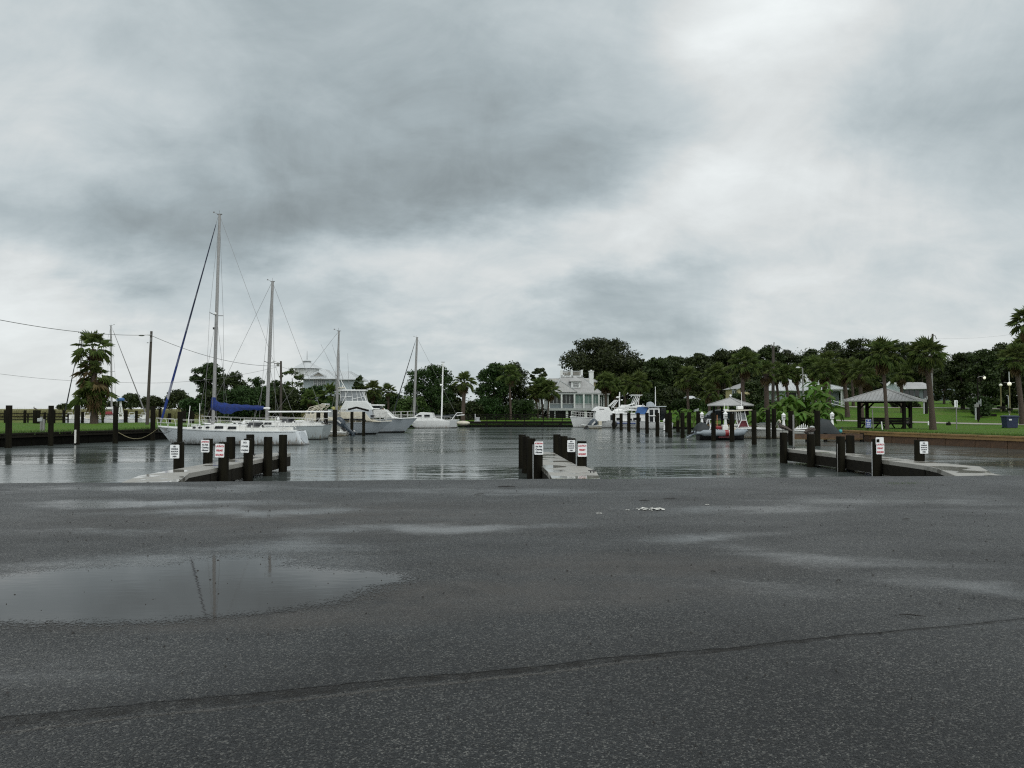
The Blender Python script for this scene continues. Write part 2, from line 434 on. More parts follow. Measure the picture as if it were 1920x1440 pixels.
# ------------------------------------------------------------------ asphalt
def ground_blobs(k, pos, items):
    """wet patches: (X, Y, half x, half y, angle, weight) in metres"""
    tot = None
    for (x, y, a, b, ang, w) in items:
        g = k.math('MULTIPLY', k.blob(pos, x, y, a, b, ang), w)
        tot = g if tot is None else k.math('MAXIMUM', tot, g)
    return tot
def asphalt_mat():
    m = bpy.data.materials.new('wet_asphalt'); m.use_nodes = True
    k = N(m.node_tree); b = k.n['Principled BSDF']
    pos = k.new('ShaderNodeTexCoord').outputs['Object']
    s = k.new('ShaderNodeSeparateXYZ'); k.l.new(pos, s.inputs[0]); x, y = s.outputs[0], s.outputs[1]
    # aggregate
    vo = k.new('ShaderNodeTexVoronoi'); k.l.new(pos, vo.inputs['Vector']); vo.inputs['Scale'].default_value = 105; vo.inputs['Randomness'].default_value = 1
    vo2 = k.new('ShaderNodeTexVoronoi'); k.l.new(pos, vo2.inputs['Vector']); vo2.inputs['Scale'].default_value = 48
    sc = k.new('ShaderNodeSeparateColor'); k.l.new(vo.outputs['Color'], sc.inputs[0])
    sc2 = k.new('ShaderNodeSeparateColor'); k.l.new(vo2.outputs['Color'], sc2.inputs[0])
    chips = k.ramp(sc.outputs[0], [(0.0, (0.002, 0.003, 0.0035)), (0.45, (0.0095, 0.0115, 0.0125)), (0.78, (0.034, 0.037, 0.037)), (0.95, (0.17, 0.17, 0.155))])
    big = k.ramp(sc2.outputs[1], [(0.0, 0.60), (0.6, 1.0), (1.0, 1.35)])
    c = k.mix(1.0, chips, big, 'MULTIPLY')
    patch = k.ramp(k.noise(pos, 0.45, 5, 0.6), [(0.3, 0.50), (0.7, 1.05)])
    c = k.mix(1.0, c, patch, 'MULTIPLY')
    # brown silt dried round the puddle and scattered
    wn = k.noise(pos, 2.2, 5, 0.6)
    silt = ground_blobs(k, pos, [(-.4, 6.9, 3.0, .8, 6, 1.0), (-2.2, 6.2, 2.4, .55, 2, .9), (1.2, 8.2, 2.5, 1.0, 0, .6), (-3, 12, 6, 3, 0, .5)])
    silt = k.math('MULTIPLY', k.rng(silt, 0.05, 0.45, 0, 1), k.rng(wn, 0.35, 0.6, 0.35, .9))
    c = k.mix(k.math('MULTIPLY', silt, 0.6), c, (0.066, 0.056, 0.046))
    # the sealed seam running across the lot
    sw = k.math('MULTIPLY', k.math('SUBTRACT', k.noise(pos, 1.1, 4, 0.6), 0.5), 0.16)
    sw2 = k.math('MULTIPLY', k.math('SUBTRACT', k.noise(pos, 9, 3, 0.6), 0.5), 0.05)
    dl = k.math('SUBTRACT', y, k.math('ADD', k.math('ADD', k.math('MULTIPLY', x, 0.31), 4.93), k.math('ADD', sw, sw2)))
    width = k.rng(x, -3.0, 2.5, 0.115, 0.03)
    inn = k.math('DIVIDE', k.math('ABSOLUTE', dl), width)
    seam = k.rng(inn, 0.45, 1.15, 0.80, 0.0, True)
    seam = k.math('MULTIPLY', seam, k.rng(k.noise(pos, 5, 6, .7), .36, .62, .25, 1))
    c = k.mix(seam, c, (0.015, 0.012, 0.009))
    crack = k.rng(k.math('ABSOLUTE', k.math('SUBTRACT', dl, k.math('MULTIPLY', width, 0.8))), 0.0, 0.020, 1.0, 0.0)
    c = k.mix(crack, c, (0.010, 0.009, 0.008))
    lip = k.rng(k.math('ABSOLUTE', k.math('ADD', dl, k.math('MULTIPLY', width, 1.25))), 0.0, 0.035, 1.0, 0.0)
    lip = k.math('MULTIPLY', lip, k.rng(x, 0.6, 1.6, 1, 0))
    c = k.mix(k.math('MULTIPLY', lip, 0.5), c, (0.13, 0.12, 0.105))
    # hairline cracks and oil drips
    wc = k.new('ShaderNodeVectorMath', operation='ADD'); wt = k.new('ShaderNodeTexNoise'); k.l.new(pos, wt.inputs['Vector']); wt.inputs['Scale'].default_value = 1.6; wt.inputs['Detail'].default_value = 5
    k.l.new(pos, wc.inputs[0]); k.l.new(wt.outputs[1], wc.inputs[1])
    vc = k.new('ShaderNodeTexVoronoi', feature='DISTANCE_TO_EDGE'); k.l.new(wc.outputs[0], vc.inputs['Vector']); vc.inputs['Scale'].default_value = .33
    hair = k.math('MULTIPLY', k.rng(vc.outputs['Distance'], 0, .0035, 1, 0), k.rng(k.noise(pos, .5, 3, .6), .48, .60, 0, .8))
    c = k.mix(hair, c, (0.006, 0.006, 0.006))
    oil = k.rng(k.noise(k.mapping(pos, loc=(7, 3, 0)), 1.3, 3, .5), .64, .74, 0, .55, True)
    c = k.mix(oil, c, (0.009, 0.009, 0.010))
    # water film
    pw = k.new('ShaderNodeVectorMath', operation='ADD')
    nn = k.new('ShaderNodeTexNoise'); k.l.new(pos, nn.inputs['Vector']); nn.inputs['Scale'].default_value = 0.8; nn.inputs['Detail'].default_value = 5
    ns = k.new('ShaderNodeVectorMath', operation='SCALE'); k.l.new(nn.outputs[1], ns.inputs[0]); ns.inputs['Scale'].default_value = 1.5
    n0 = k.new('ShaderNodeVectorMath', operation='SUBTRACT'); k.l.new(ns.outputs[0], n0.inputs[0]); n0.inputs[1].default_value = (.75, .75, .75)
    k.l.new(pos, pw.inputs[0]); k.l.new(n0.outputs[0], pw.inputs[1])
    wetp = pw.outputs[0]
    film = ground_blobs(k, wetp, [
        (-1.1, 10.7, 2.6, .60, 8, 1.0), (-6.0, 13.6, 3.4, .8, 2, 1.0), (-4.3, 12.4, 3.8, .7, 2, .9), (-2.6, 9.3, 2.0, .6, 5, .8),
        (3.8, 12.8, 2.6, .9, 12, .8), (2.4, 10.1, 1.9, .6, 20, .7), (3.4, 8.6, 2.4, .7, -30, .75), (4.2, 7.1, 1.6, .6, -38, .8),
        (5.0, 6.3, 2.4, .5, 8, .8), (6.5, 14, 4, 1.2, 0, .6), (9, 12.5, 3.5, 1, 0, .7), (-2.6, 9.3, 1.5, 1.2, 60, .8), (-5.5, 10.6, 2.0, .5, 0, .6), (-2.6, 4.9, 1.8, .6, 8, .35),
        (-7, 16, 5, 1.2, 0, .7), (0, 15.5, 6, .9, 0, .55), (-3.3, 8.2, 3.0, 1.5, 0, .8), (2.2, 7.2, 2.0, .6, -20, .4)])
    fine = k.noise(pos, 14, 4, .7)
    film = k.math('ADD', film, k.math('MULTIPLY', k.math('SUBTRACT', k.noise(k.mapping(pos, scale=(.45, 1.3, 1)), 0.9, 7, 0.7), 0.5), 1.25))
    film = k.math('ADD', film, k.math('MULTIPLY', k.math('SUBTRACT', fine, 0.5), 0.7))
    wet = k.rng(film, 0.10, 0.95, 0.0, 1.0, True)
    c = k.mix(k.math('MULTIPLY', wet, 0.45), c, (0.026, 0.027, 0.027))
    k.l.new(c, b.inputs['Base Color'])
    damp = k.rng(k.noise(k.mapping(pos, loc=(2, 9, 0), scale=(.6, 1, 1)), 0.55, 7, 0.68), .38, .64, .56, .38)
    ro = k.math('SUBTRACT', damp, k.math('MULTIPLY', wet, 0.26)); k.l.new(ro, b.inputs['Roughness'])
    k.l.new(k.math('MULTIPLY', k.rng(y, 4, 12, .34, .5), k.math('SUBTRACT', 1.0, k.math('MULTIPLY', k.math('MAXIMUM', seam, crack), .85))), b.inputs['Specular IOR Level'])
    # relief; the film fills the pores
    hgt = k.math('ADD', k.math('MULTIPLY', vo.outputs['Distance'], -1.0), k.math('MULTIPLY', vo2.outputs['Distance'], -0.8))
    bp = k.new('ShaderNodeBump'); k.l.new(hgt, bp.inputs['Height'])
    bp.inputs['Distance'].default_value = 0.024
    k.l.new(k.math('MULTIPLY', k.rng(y, 4, 20, .95, .5), k.math('SUBTRACT', 1.0, k.math('MULTIPLY', wet, 0.72))), bp.inputs['Strength'])
    bp2 = k.new('ShaderNodeBump'); k.l.new(k.math('ADD', lip, k.math('MULTIPLY', seam, -.7)), bp2.inputs['Height']); bp2.inputs['Distance'].default_value = 0.02; bp2.inputs['Strength'].default_value = .8
    k.l.new(bp.outputs[0], bp2.inputs['Normal'])
    k.l.new(bp2.outputs[0], b.inputs['Normal'])
    k.l.new(k.math('MULTIPLY', wet, 0.35), b.inputs['Coat Weight']); b.inputs['Coat Roughness'].default_value = 0.12; b.inputs['Coat IOR'].default_value = 1.33
    return m
EDGE = lambda x: 18.15 + 0.088 * x + 0.06 * math.sin(x * 1.7)
def build_lot():
    vs, fs = [], []
    xs = [-60 + i * 0.5 for i in range(241)]
    ys = [-30, -5, 3, 8, 13, 17]
    for x in xs:
        e = EDGE(x) + rng.uniform(-.02, .02)
        for y in ys: vs.append((x, y, 0.0))
        vs += [(x, e, 0.0), (x, e + .02, -.05), (x, e + 1.0, -0.14), (x, e + 14.0, -2.0), (x, e + 14, -4)]
    n = len(ys) + 5
    for i in range(len(xs) - 1):
        for j in range(n - 1):
            fs.append((i * n + j, (i + 1) * n + j, (i + 1) * n + j + 1, i * n + j + 1))
    mb = MB(); mb.add(vs, fs)
    tag(mb.build('parking_lot', asphalt_mat()), 'wet dark asphalt of the launch parking area', kind='structure')
build_lot()

# puddle: a thin sheet of standing water with a ragged, feathered rim
def puddle_mat():
    m = bpy.data.materials.new('puddle_water'); m.use_nodes = True
    k = N(m.node_tree); b = k.n['Principled BSDF']
    pos = k.new('ShaderNodeTexCoord').outputs['Object']
    b.inputs['Base Color'].default_value = (0.035, 0.031, 0.027, 1)
    b.inputs['IOR'].default_value = 1.33; b.inputs['Roughness'].default_value = 0.03; b.inputs['Specular IOR Level'].default_value = .5
    bp = k.new('ShaderNodeBump'); bp.inputs['Distance'].default_value = 0.0009; bp.inputs['Strength'].default_value = .5
    k.l.new(k.noise(k.mapping(pos, scale=(1, 2.5, 1)), 3.5, 3, .5), bp.inputs['Height']); k.l.new(bp.outputs[0], b.inputs['Normal'])
    wn = k.new('ShaderNodeTexNoise'); k.l.new(pos, wn.inputs['Vector']); wn.inputs['Scale'].default_value = 1.4; wn.inputs['Detail'].default_value = 6; wn.inputs['Roughness'].default_value = .65
    v = k.new('ShaderNodeVectorMath', operation='MULTIPLY_ADD'); k.l.new(wn.outputs[1], v.inputs[0]); v.inputs[1].default_value = (.7, .45, 0); 
    v2 = k.new('ShaderNodeVectorMath', operation='ADD'); k.l.new(pos, v2.inputs[0]); v2.inputs[1].default_value = (-.35, -.22, 0)
    k.l.new(v2.outputs[0], v.inputs[2]); p = v.outputs[0]
    g = None
    for it in [(-3.2, 7.15, 2.5, 1.40, 4, 1.0), (-4.1, 6.9, 1.7, 1.1, -6, .9), (-1.95, 7.5, 1.25, .65, 4, .8), (-2.9, 8.1, 1.0, .9, 30, .55)]:
        q = k.math('MULTIPLY', k.blob(p, *it[:5]), it[5]); g = q if g is None else k.math('MAXIMUM', g, q)
    vo = k.new('ShaderNodeTexVoronoi'); k.l.new(pos, vo.inputs['Vector']); vo.inputs['Scale'].default_value = 45
    g = k.math('ADD', g, k.math('MULTIPLY', k.math('SUBTRACT', vo.outputs['Distance'], .35), .22))
    g = k.math('ADD', g, k.math('MULTIPLY', k.math('SUBTRACT', k.noise(pos, 16, 4, .7), .5), .30))
    a = k.rng(g, 0.12, 0.30, 0, 1, True)
    tr = k.new('ShaderNodeBsdfTransparent'); mxx = k.new('ShaderNodeMixShader')
    k.l.new(k.math('MULTIPLY', a, 0.93), mxx.inputs[0]); k.l.new(tr.outputs[0], mxx.inputs[1]); k.l.new(b.outputs[0], mxx.inputs[2])
    k.l.new(mxx.outputs[0], k.n['Material Output'].inputs[0])
    return m
pm = MB(); ring = []
for i in range(40):
    a = 2 * math.pi * i / 40; ring.append((-2.95 + 2.9 * math.cos(a), 7.25 + 1.75 * math.sin(a), 0.004))
pm.add(ring, [tuple(range(40))])
tag(pm.build('puddle_water', puddle_mat()), 'shallow rain puddle reflecting masts on the asphalt', kind='structure')

# ------------------------------------------------------------------ water
def ruf_r(k, pos): return k.rng(k.noise(k.mapping(pos, scale=(.30, 1, 1)), 0.16, 4, 0.6, .6), 0.38, 0.55, 0.2, 1.0, True)
def water_mat():
    m = bpy.data.materials.new('harbour_water'); m.use_nodes = True
    k = N(m.node_tree); b = k.n['Principled BSDF']
    pos = k.new('ShaderNodeTexCoord').outputs['Object']
    s = k.new('ShaderNodeSeparateXYZ'); k.l.new(pos, s.inputs[0])
    b.inputs['Base Color'].default_value = (0.060, 0.072, 0.068, 1)
    b.inputs['IOR'].default_value = 1.33;
    rip = k.noise(k.mapping(pos, scale=(1, 1.2, 1)), 3.6, 2, 0.5)
    med = k.noise(k.mapping(pos, rot=(0, 0, .2), scale=(.6, 1.2, 1)), 1.2, 3, 0.5, .3)
    big = k.noise(k.mapping(pos, rot=(0, 0, -.12), scale=(.22, 1.0, 1)), .5, 3, 0.5, .3)
    # breeze patches: ruffled in mid channel, slick by the sea wall and in long wind shadows
    pat = k.noise(k.mapping(pos, scale=(.30, 1, 1)), 0.16, 4, 0.6, .6)
    ruf = k.rng(pat, 0.38, 0.55, 0.30, 1.0, True)
    sl = k.math('MAXIMUM', k.blob(pos, -24, 48, 17, 30, -20), k.math('MULTIPLY', k.blob(pos, -2.5, 40, 7, 9, 0), .8))
    calm = k.rng(sl, 0.0, .4, 1.0, 0.0, True)
    ruf = k.math('MULTIPLY', ruf, calm)
    k.l.new(k.math('ADD', .03, k.math('MULTIPLY', ruf, .17)), b.inputs['Roughness'])
    h = k.math('MULTIPLY', k.math('MULTIPLY', rip, ruf), 0.009)
    h = k.math('ADD', h, k.math('MULTIPLY', med, k.rng(ruf, 0, 1, 0.006, .032)))
    h = k.math('ADD', h, k.math('MULTIPLY', big, k.rng(calm, 0, 1, 0.010, .040)))
    bp = k.new('ShaderNodeBump'); bp.inputs['Distance'].default_value = 1.0; bp.inputs['Strength'].default_value = 1.0
    k.l.new(h, bp.inputs['Height']); k.l.new(bp.outputs[0], b.inputs['Normal'])
    return m
wm = MB(); vs = []; fs = []
xs = [-2500, -600, -200, -80, -40, -20, 0, 20, 40, 80, 200, 600, 2500]; ys = [19, 30, 45, 60, 80, 100, 130, 200, 500, 1500, 4000]
for y in ys:
    for x in xs: vs.append((x, y, ZW))
for j in range(len(ys) - 1):
    for i in range(len(xs) - 1):
        a = j * len(xs) + i; fs.append((a, a + 1, a + 1 + len(xs), a + len(xs)))
wm.add(vs, fs); tag(wm.build('water', water_mat()), 'grey rippled harbour water', kind='structure')

# ------------------------------------------------------------------ land
SHORE = [(-75, 5), (-60, 18), (-46, 36), (-35.8, 56), (-30.6, 69.5), (-27, 79), (-23, 95), (-18, 112), (-12, 118), (10, 118), (21, 117.8), (24.5, 100),
         (26.5, 85), (28, 73), (29.4, 64), (33.8, 52.8), (46, 28), (60, 12)]
def sst(a, b, x):
    t = min(1, max(0, (x - a) / (b - a))); return t * t * (3 - 2 * t)
def gz(x, y):
    z = -0.28
    z += 3.35 * sst(84, 150, y) * sst(18, 44, x)
    z += 0.25 * sst(119, 135, y) * sst(-20, -5, x) * (1 - sst(18, 40, x))
    if x < -24:
        z -= 1.8 * sst(108, 111, y) * (1 - sst(150, 156, y)) * (1 - sst(-38, -26, x))
    if -16 < x < 20 and 116 < y < 123: z -= 0.70 * min(1, 1 - (y - 118) / 5)
    z += 0.04 * math.sin(x * .31 + 1) * math.sin(y * .23)
    return z
def land():
    cxy = Vector((0, 70)); pts = []
    for a, b in zip(SHORE[:-1], SHORE[1:]):
        a, b = Vector(a), Vector(b); n = max(1, int((b - a).length / 1.5))
        for i in range(n): pts.append(a.lerp(b, i / n))
    pts.append(Vector(SHORE[-1]))
    rad = [0, .35, 1, 2, 3.5] + [5 + 2.2 * i for i in range(55)] + [130, 150, 180, 230, 300, 450, 700, 1200, 2200, 4500]
    vs = []
    for p in pts:
        d = (p - cxy).normalized()
        vs.append((p.x, p.y, -2.5))
        for r in rad:
            q = p + d * r
            vs.append((q.x, q.y, gz(q.x, q.y) + (0.0 if r > 2 else -0.03 * (2 - r))))
    n = len(rad) + 1; fs = []
    for i in range(len(pts) - 1):
        for j in range(n - 1): fs.append((i * n + j, i * n + j + 1, (i + 1) * n + j + 1, (i + 1) * n + j))
    m = bpy.data.materials.new('lawn'); m.use_nodes = True
    k = N(m.node_tree); b = k.n['Principled BSDF']
    pos = k.new('ShaderNodeTexCoord').outputs['Object']
    s = k.new('ShaderNodeSeparateXYZ'); k.l.new(pos, s.inputs[0])
    f = k.noise(pos, 7.0, 6, .7); f2 = k.noise(pos, .35, 5, .65); f3 = k.noise(k.mapping(pos, scale=(1, .4, 1)), 1.6, 4, .6)
    c = k.ramp(f, [(.3, (0.022, 0.068, 0.001)), (.5, (0.054, 0.140, 0.003)), (.72, (0.110, 0.205, 0.010))])
    c = k.mix(k.rng(f2, .45, .68, 0, .55), c, (0.115, 0.120, 0.028))
    c = k.mix(k.rng(f3, .5, .75, 0, .45), c, (0.030, 0.065, 0.010))
    marsh = k.math('MULTIPLY', k.rng(s.outputs[1], 150, 160, 0, 1), k.rng(s.outputs[0], -20, -30, 0, 1))
    c = k.mix(marsh, c, k.ramp(f2, [(.3, (0.13, 0.13, 0.055)), (.7, (0.21, 0.20, 0.09))]))
    k.l.new(c, b.inputs['Base Color']); b.inputs['Roughness'].default_value = .8; b.inputs['Specular IOR Level'].default_value = .2
    bp = k.new('ShaderNodeBump'); bp.inputs['Distance'].default_value = .12; k.l.new(k.noise(pos, 14, 4, .7), bp.inputs['Height']); k.l.new(bp.outputs[0], b.inputs['Normal'])
    mb = MB(); mb.add(vs, fs)
    tag(mb.build('lawn_ground', m, smooth=True), 'mown green lawn and marsh land round the basin', kind='structure')
land()
def strip(name, pts, w, mt, label, lift=0.03):
    vs = []; fs = []
    fine = []
    for a, b in zip(pts[:-1], pts[1:]):
        for i in range(14): fine.append(Vector(a).lerp(Vector(b), i / 14))
    fine.append(Vector(pts[-1]))
    for i, p in enumerate(fine):
        d = (fine[min(i + 1, len(fine) - 1)] - fine[max(i - 1, 0)]).normalized(); nn = Vector((-d.y, d.x))
        ww = w * (1 + .08 * math.sin(i * 1.3))
        for q in (-1, -.33, .33, 1):
            u = p + nn * ww / 2 * q; vs.append((u.x, u.y, gz(u.x, u.y) + lift + (0.03 if abs(q) < .5 else 0)))
    for i in range(len(fine) - 1):
        for j in range(3): fs.append((i * 4 + j, i * 4 + 4 + j, i * 4 + 5 + j, i * 4 + 1 + j))
    mb = MB(); mb.add(vs, fs); return tag(mb.build(name, mt, smooth=True), label, kind='structure')
strip('park_path', [(40, 99), (52, 93), (62, 88), (78, 84), (110, 82)], 2.6, M['path'], 'pale path crossing the park lawn behind the shelter')
strip('upper_path', [(42, 126), (56, 122), (70, 120), (95, 116)], 1.6, M['path'], 'thin upper path across the park lawn')
strip('sand_edging', [(68, 96), (74, 97.5), (80, 99), (92, 100)], 1.0, M['sand'], 'pale sand strip under the park lamps', .06)

# sea walls: one board panel per bay, with cap timber
def seawall(name, pts, ptop, label, mt, capm, wale=True):
    r = root(name, (pts[0][0], pts[0][1], ZW), label, 'seawall')
    o0 = Vector((pts[0][0], pts[0][1], ZW))
    pan = MB(); pan.box(0, 0, 0, 1, .07, 1.0); pmesh = None
    for a, b in zip(pts[:-1], pts[1:]):
        a, b = Vector(a), Vector(b); L = (b - a).length; n = max(1, round(L / 1.25)); w = L / n
        ang = math.atan2((b - a).y, (b - a).x)
        for i in range(n):
            c = a.lerp(b, (i + .5) / n)
            if pmesh is None:
                ob = pan.build('plank', mt, r); pmesh = ob.data
            else: ob = inst(pmesh, 'plank', r)
            off = .02 * (i % 2)
            nrm = Vector((-math.sin(ang), math.cos(ang)))
            ob.location = (c.x - o0.x + nrm.x * off, c.y - o0.y + nrm.y * off, (ptop - .25 - 1.2 + .0) / 2 - ZW / 2 + (-1.0) / 2 + .55)
            h = ptop - (ZW - .6)
            ob.location.z = (ptop + ZW - .6) / 2 - ZW
            ob.scale = (w - .03, 1, h - .02); ob.rotation_euler = (0, 0, ang)
        cm = MB(); d = (b - a).normalized()
        p0 = Vector((a.x - o0.x, a.y - o0.y, ptop - ZW + .06)); p1 = Vector((b.x - o0.x, b.y - o0.y, ptop - ZW + .06))
        nrm3 = Vector((-d.y, d.x, 0))
        cm.beam(p0, p1, .42, .12).build('cap_board', capm, r, bevel=.01)
        if wale:
            wl = MB(); wl.beam(p0 - Vector((0, 0, .17)) + nrm3 * .10, p1 - Vector((0, 0, .17)) + nrm3 * .10, .12, .2).build('wale', capm, r)
    return r
# walls sit a little towards the water of the land edge
seawall('seawall', [(-46, 36), (-35.8, 56), (-30.6, 69.5), (-27, 79), (-23, 95), (-18, 112)][::-1], -.27, 'dark timber seawall below the lawn with the shaggy palm', M['black_timber'], M['dock_timber'])
seawall('seawall', [(24.5, 100), (26.5, 85), (28, 73), (29.4, 64), (33.8, 52.8), (46, 28)][::-1], -.36, 'brown board seawall with tan cap below the park lawn', M['wall_timber'], M['cap_timber'])
seawall('seawall', [(-18, 112), (-12, 117.9), (10, 117.9), (21, 117.7), (24.5, 100)][::-1], -1.0, 'low dark seawall under the far boardwalk', M['dark_timber'], M['dark_timber'], False)

# grass tufts leaning over the wall tops and the lot edge
def tufts(name, pts, n, h, label, spread=.25, mt='lawn_tuft', zf=None):
    V = []
    segs = list(zip(pts[:-1], pts[1:])); Ls = [(Vector(b) - Vector(a)).length for a, b in segs]; T = sum(Ls)
    for (a, b), L in zip(segs, Ls):
        a, b = Vector(a), Vector(b)
        for _ in range(int(n * L / T)):
            p = a.lerp(b, rng.random()); x = p.x + rng.gauss(0, spread); y = p.y + rng.gauss(0, spread)
            z = (zf or gz)(x, y); hh = h * rng.uniform(.4, 1.3); w = hh * .09; t = rng.uniform(0, math.pi); lx, ly = rng.gauss(0, .35) * hh, rng.gauss(0, .35) * hh
            V += [(x - w * math.cos(t), y - w * math.sin(t), z - .02), (x + w * math.cos(t), y + w * math.sin(t), z - .02), (x + lx, y + ly, z + hh)]
    o = inst(np_mesh(name, V, 3, M[mt]), name); return tag(o, label, kind='stuff', cat='grass')
tufts('grass', [(-37.5, 54), (-36.4, 56), (-31.2, 69.5), (-27.7, 79)], 5000, .28, 'uneven grass fringe along the dark timber seawall', .3)
tufts('grass', [(34.6, 52.8), (30.2, 64), (28.8, 73)], 5000, .2, 'grass fringe behind the tan capped park seawall', .3)
def marsh():
    V = []
    for _ in range(26000):
        y = 156 + 90 * rng.random() ** 2; x = -rng.uniform(.13, .80) * y
        z = gz(x, y); hh = rng.uniform(.9, 1.9) + (.5 if rng.random() < .05 else 0); w = .07; t = rng.uniform(0, math.pi); lx = rng.gauss(.12, .15) * hh
        V += [(x - w * math.cos(t), y - w * math.sin(t), z - .02), (x + w * math.cos(t), y + w * math.sin(t), z - .02), (x + lx, y, z + hh)]
    tag(inst(np_mesh('marsh_grass', V, 3, M['reed']), 'marsh_grass'), 'tall tan marsh reeds beyond the rail fence', kind='stuff', cat='marsh grass')
marsh()

# ------------------------------------------------------------------ launch docks
def concrete_mat():
    m = bpy.data.materials.new('wet_concrete'); m.use_nodes = True
    k = N(m.node_tree); b = k.n['Principled BSDF']
    pos = k.new('ShaderNodeTexCoord').outputs['Object']
    n = k.noise(pos, 1.2, 6, .65); n2 = k.noise(pos, 22, 4, .6)
    c = k.ramp(n, [(.3, (0.24, 0.235, 0.205)), (.6, (0.31, 0.30, 0.265)), (.8, (0.33, 0.32, 0.28))])
    wet = k.rng(k.noise(k.mapping(pos, loc=(3, 1, 0)), .6, 2, .5), .5, .56, 0, 1, True)
    c = k.mix(k.math('MULTIPLY', wet, .45), c, (0.16, 0.15, 0.11))
    c = k.mix(.25, c, k.ramp(n2, [(.3, .12), (.7, .4)]))
    k.l.new(c, b.inputs['Base Color'])
    k.l.new(k.rng(wet, 0, 1, .6, .07), b.inputs['Roughness'])
    bp = k.new('ShaderNodeBump'); bp.inputs['Distance'].default_value = .004; k.l.new(n2, bp.inputs['Height']); k.l.new(k.rng(wet, 0, 1, .8, .05), bp.inputs['Strength']); k.l.new(bp.outputs[0], b.inputs['Normal'])
    return m
CONC = concrete_mat()
DZ = -0.4
def launch_dock(label, left, right, pad):
    """left/right: edge lines as (x,y) near->far with equal counts; pad: polygon (x,y)"""
    r = root('launch_dock', ((left[0][0] + right[0][0]) / 2, left[0][1], DZ), label, 'dock', 'concrete launch docks at the ramp edge')
    o = Vector(r.location)
    def slab(a, b, c, d, name='deck_slab'):
        g = .012; P = [Vector(p) for p in (a, b, c, d)]; cen = sum(P, Vector((0, 0))) / 4
        P = [p + (cen - p).normalized() * g for p in P]
        mb = MB(); vs = [(p.x - o.x, p.y - o.y, z) for z in (-.16, 0) for p in P]
        mb.add(vs, [(3, 2, 1, 0), (4, 5, 6, 7), (0, 1, 5, 4), (1, 2, 6, 5), (2, 3, 7, 6), (3, 0, 4, 7)])
        return mb.build(name, CONC, r, bevel=.012)
    for i in range(len(left) - 1): slab(left[i], right[i], right[i + 1], left[i + 1])
    n = len(pad); mb = MB()
    vs = [(x - o.x, y - o.y, z) for z in (-.16, 0) for x, y in pad]
    mb.add(vs, [tuple(range(n, 2 * n)), tuple(reversed(range(n)))] + [(i, (i + 1) % n, (i + 1) % n + n, i + n) for i in range(n)])
    mb.build('approach_slab', CONC, r, bevel=.012)
    cen = sum((Vector(p) for p in pad), Vector((0, 0))) / n
    mb = MB(); vs = []
    for z in (-1.9, -.165):
        for x, y in pad:
            q = Vector((x, y)); q = q + (cen - q).normalized() * .05; vs.append((q.x - o.x, q.y - o.y, z))
    mb.add(vs, [tuple(range(n, 2 * n)), tuple(reversed(range(n)))] + [(i, (i + 1) % n, (i + 1) % n + n, i + n) for i in range(n)])
    mb.build('abutment', M['dock_timber'], r)
    for side in (left, right):
        s = 1 if side is right else -1
        for i in range(len(side) - 1):
            a, b = Vector(side[i]), Vector(side[i + 1])
            MB().beam((a.x - o.x - s * .07, a.y - o.y + .02, -.37), (b.x - o.x - s * .07, b.y - o.y - .02, -.37), .12, .42).build('side_beam', M['dock_timber'], r)
    a, b = Vector(left[-1]), Vector(right[-1])
    MB().beam((a.x - o.x + .1, a.y - o.y - .08, -.37), (b.x - o.x - .1, b.y - o.y - .08, -.37), .12, .42).build('end_beam', M['dock_timber'], r)
    return r
d1 = launch_dock('concrete launch dock with signed pilings nearest the blue covered sailboat',
    [(-11.12, 26.6), (-11.12, 28.6), (-11.12, 31.2), (-11.12, 33.8), (-11.12, 36.2)], [(-9.98, 26.6), (-9.98, 28.6), (-9.98, 31.2), (-9.98, 33.8), (-9.98, 36.2)],
    [(-10.3, 20.6), (-8.75, 20.6), (-9.15, 22.0), (-10.02, 24.9), (-9.98, 26.58), (-11.12, 26.58), (-11.12, 23.9)])
d2 = launch_dock('middle concrete launch dock pointing straight out between pilings',
    [(1.08, 28.7), (1.0, 31.3), (.88, 33.9), (.75, 37)], [(2.28, 28.7), (2.14, 31.3), (2.02, 33.9), (1.88, 37)],
    [(1.15, 21.0), (2.45, 21.0), (2.5, 22.7), (2.7, 25.7), (2.48, 28.67), (1.0, 28.67), (1.13, 25.4)])
d3 = launch_dock('concrete launch dock angled towards the park seawall',
    [(14.5, 28.2), (14.45, 31.3), (14.25, 34.3), (13.95, 37.0), (13.6, 40.2)], [(16.0, 28.2), (15.65, 31.3), (15.35, 34.3), (15.05, 37.0), (14.7, 40.2)],
    [(12.9, 21.6), (14.6, 21.8), (14.75, 24.5), (16.15, 27.7), (16.0, 28.17), (14.5, 28.17), (14.25, 26.9), (13.25, 24.0)])

def piling(x, y, top, label, r=.16, group='timber pilings', lean=(0, 0), bottom=-2.6, name='piling', cap=None):
    o = root(name, (x, y, ZW), label, 'piling', group, rz=rng.uniform(0, 6), tilt=(lean[0], lean[1]))
    mb = MB(); n = 12; prof = []
    zs = [bottom - ZW, -.2, .15, .6, (top - ZW) * .7, top - ZW - .02, top - ZW]
    rs = []
    for i, z in enumerate(zs):
        q = r * (1.05 - .05 * i / 6) * (0.97 if i == len(zs) - 1 else 1)
        rs.append([((q * (1 + rng.uniform(-.03, .03))) * math.cos(2 * math.pi * k / n), q * math.sin(2 * math.pi * k / n), z) for k in range(n)])
    mb.rings(rs); mb.build('shaft', M['pile_wood'], o, smooth=True)
    if cap:
        MB().lathe([(r * .95, top - ZW + .003), (r * .9, top - ZW + .02)], n).build('cap', M[cap], o)
    return o
ordn = ['first', 'second', 'third', 'fourth', 'outermost']
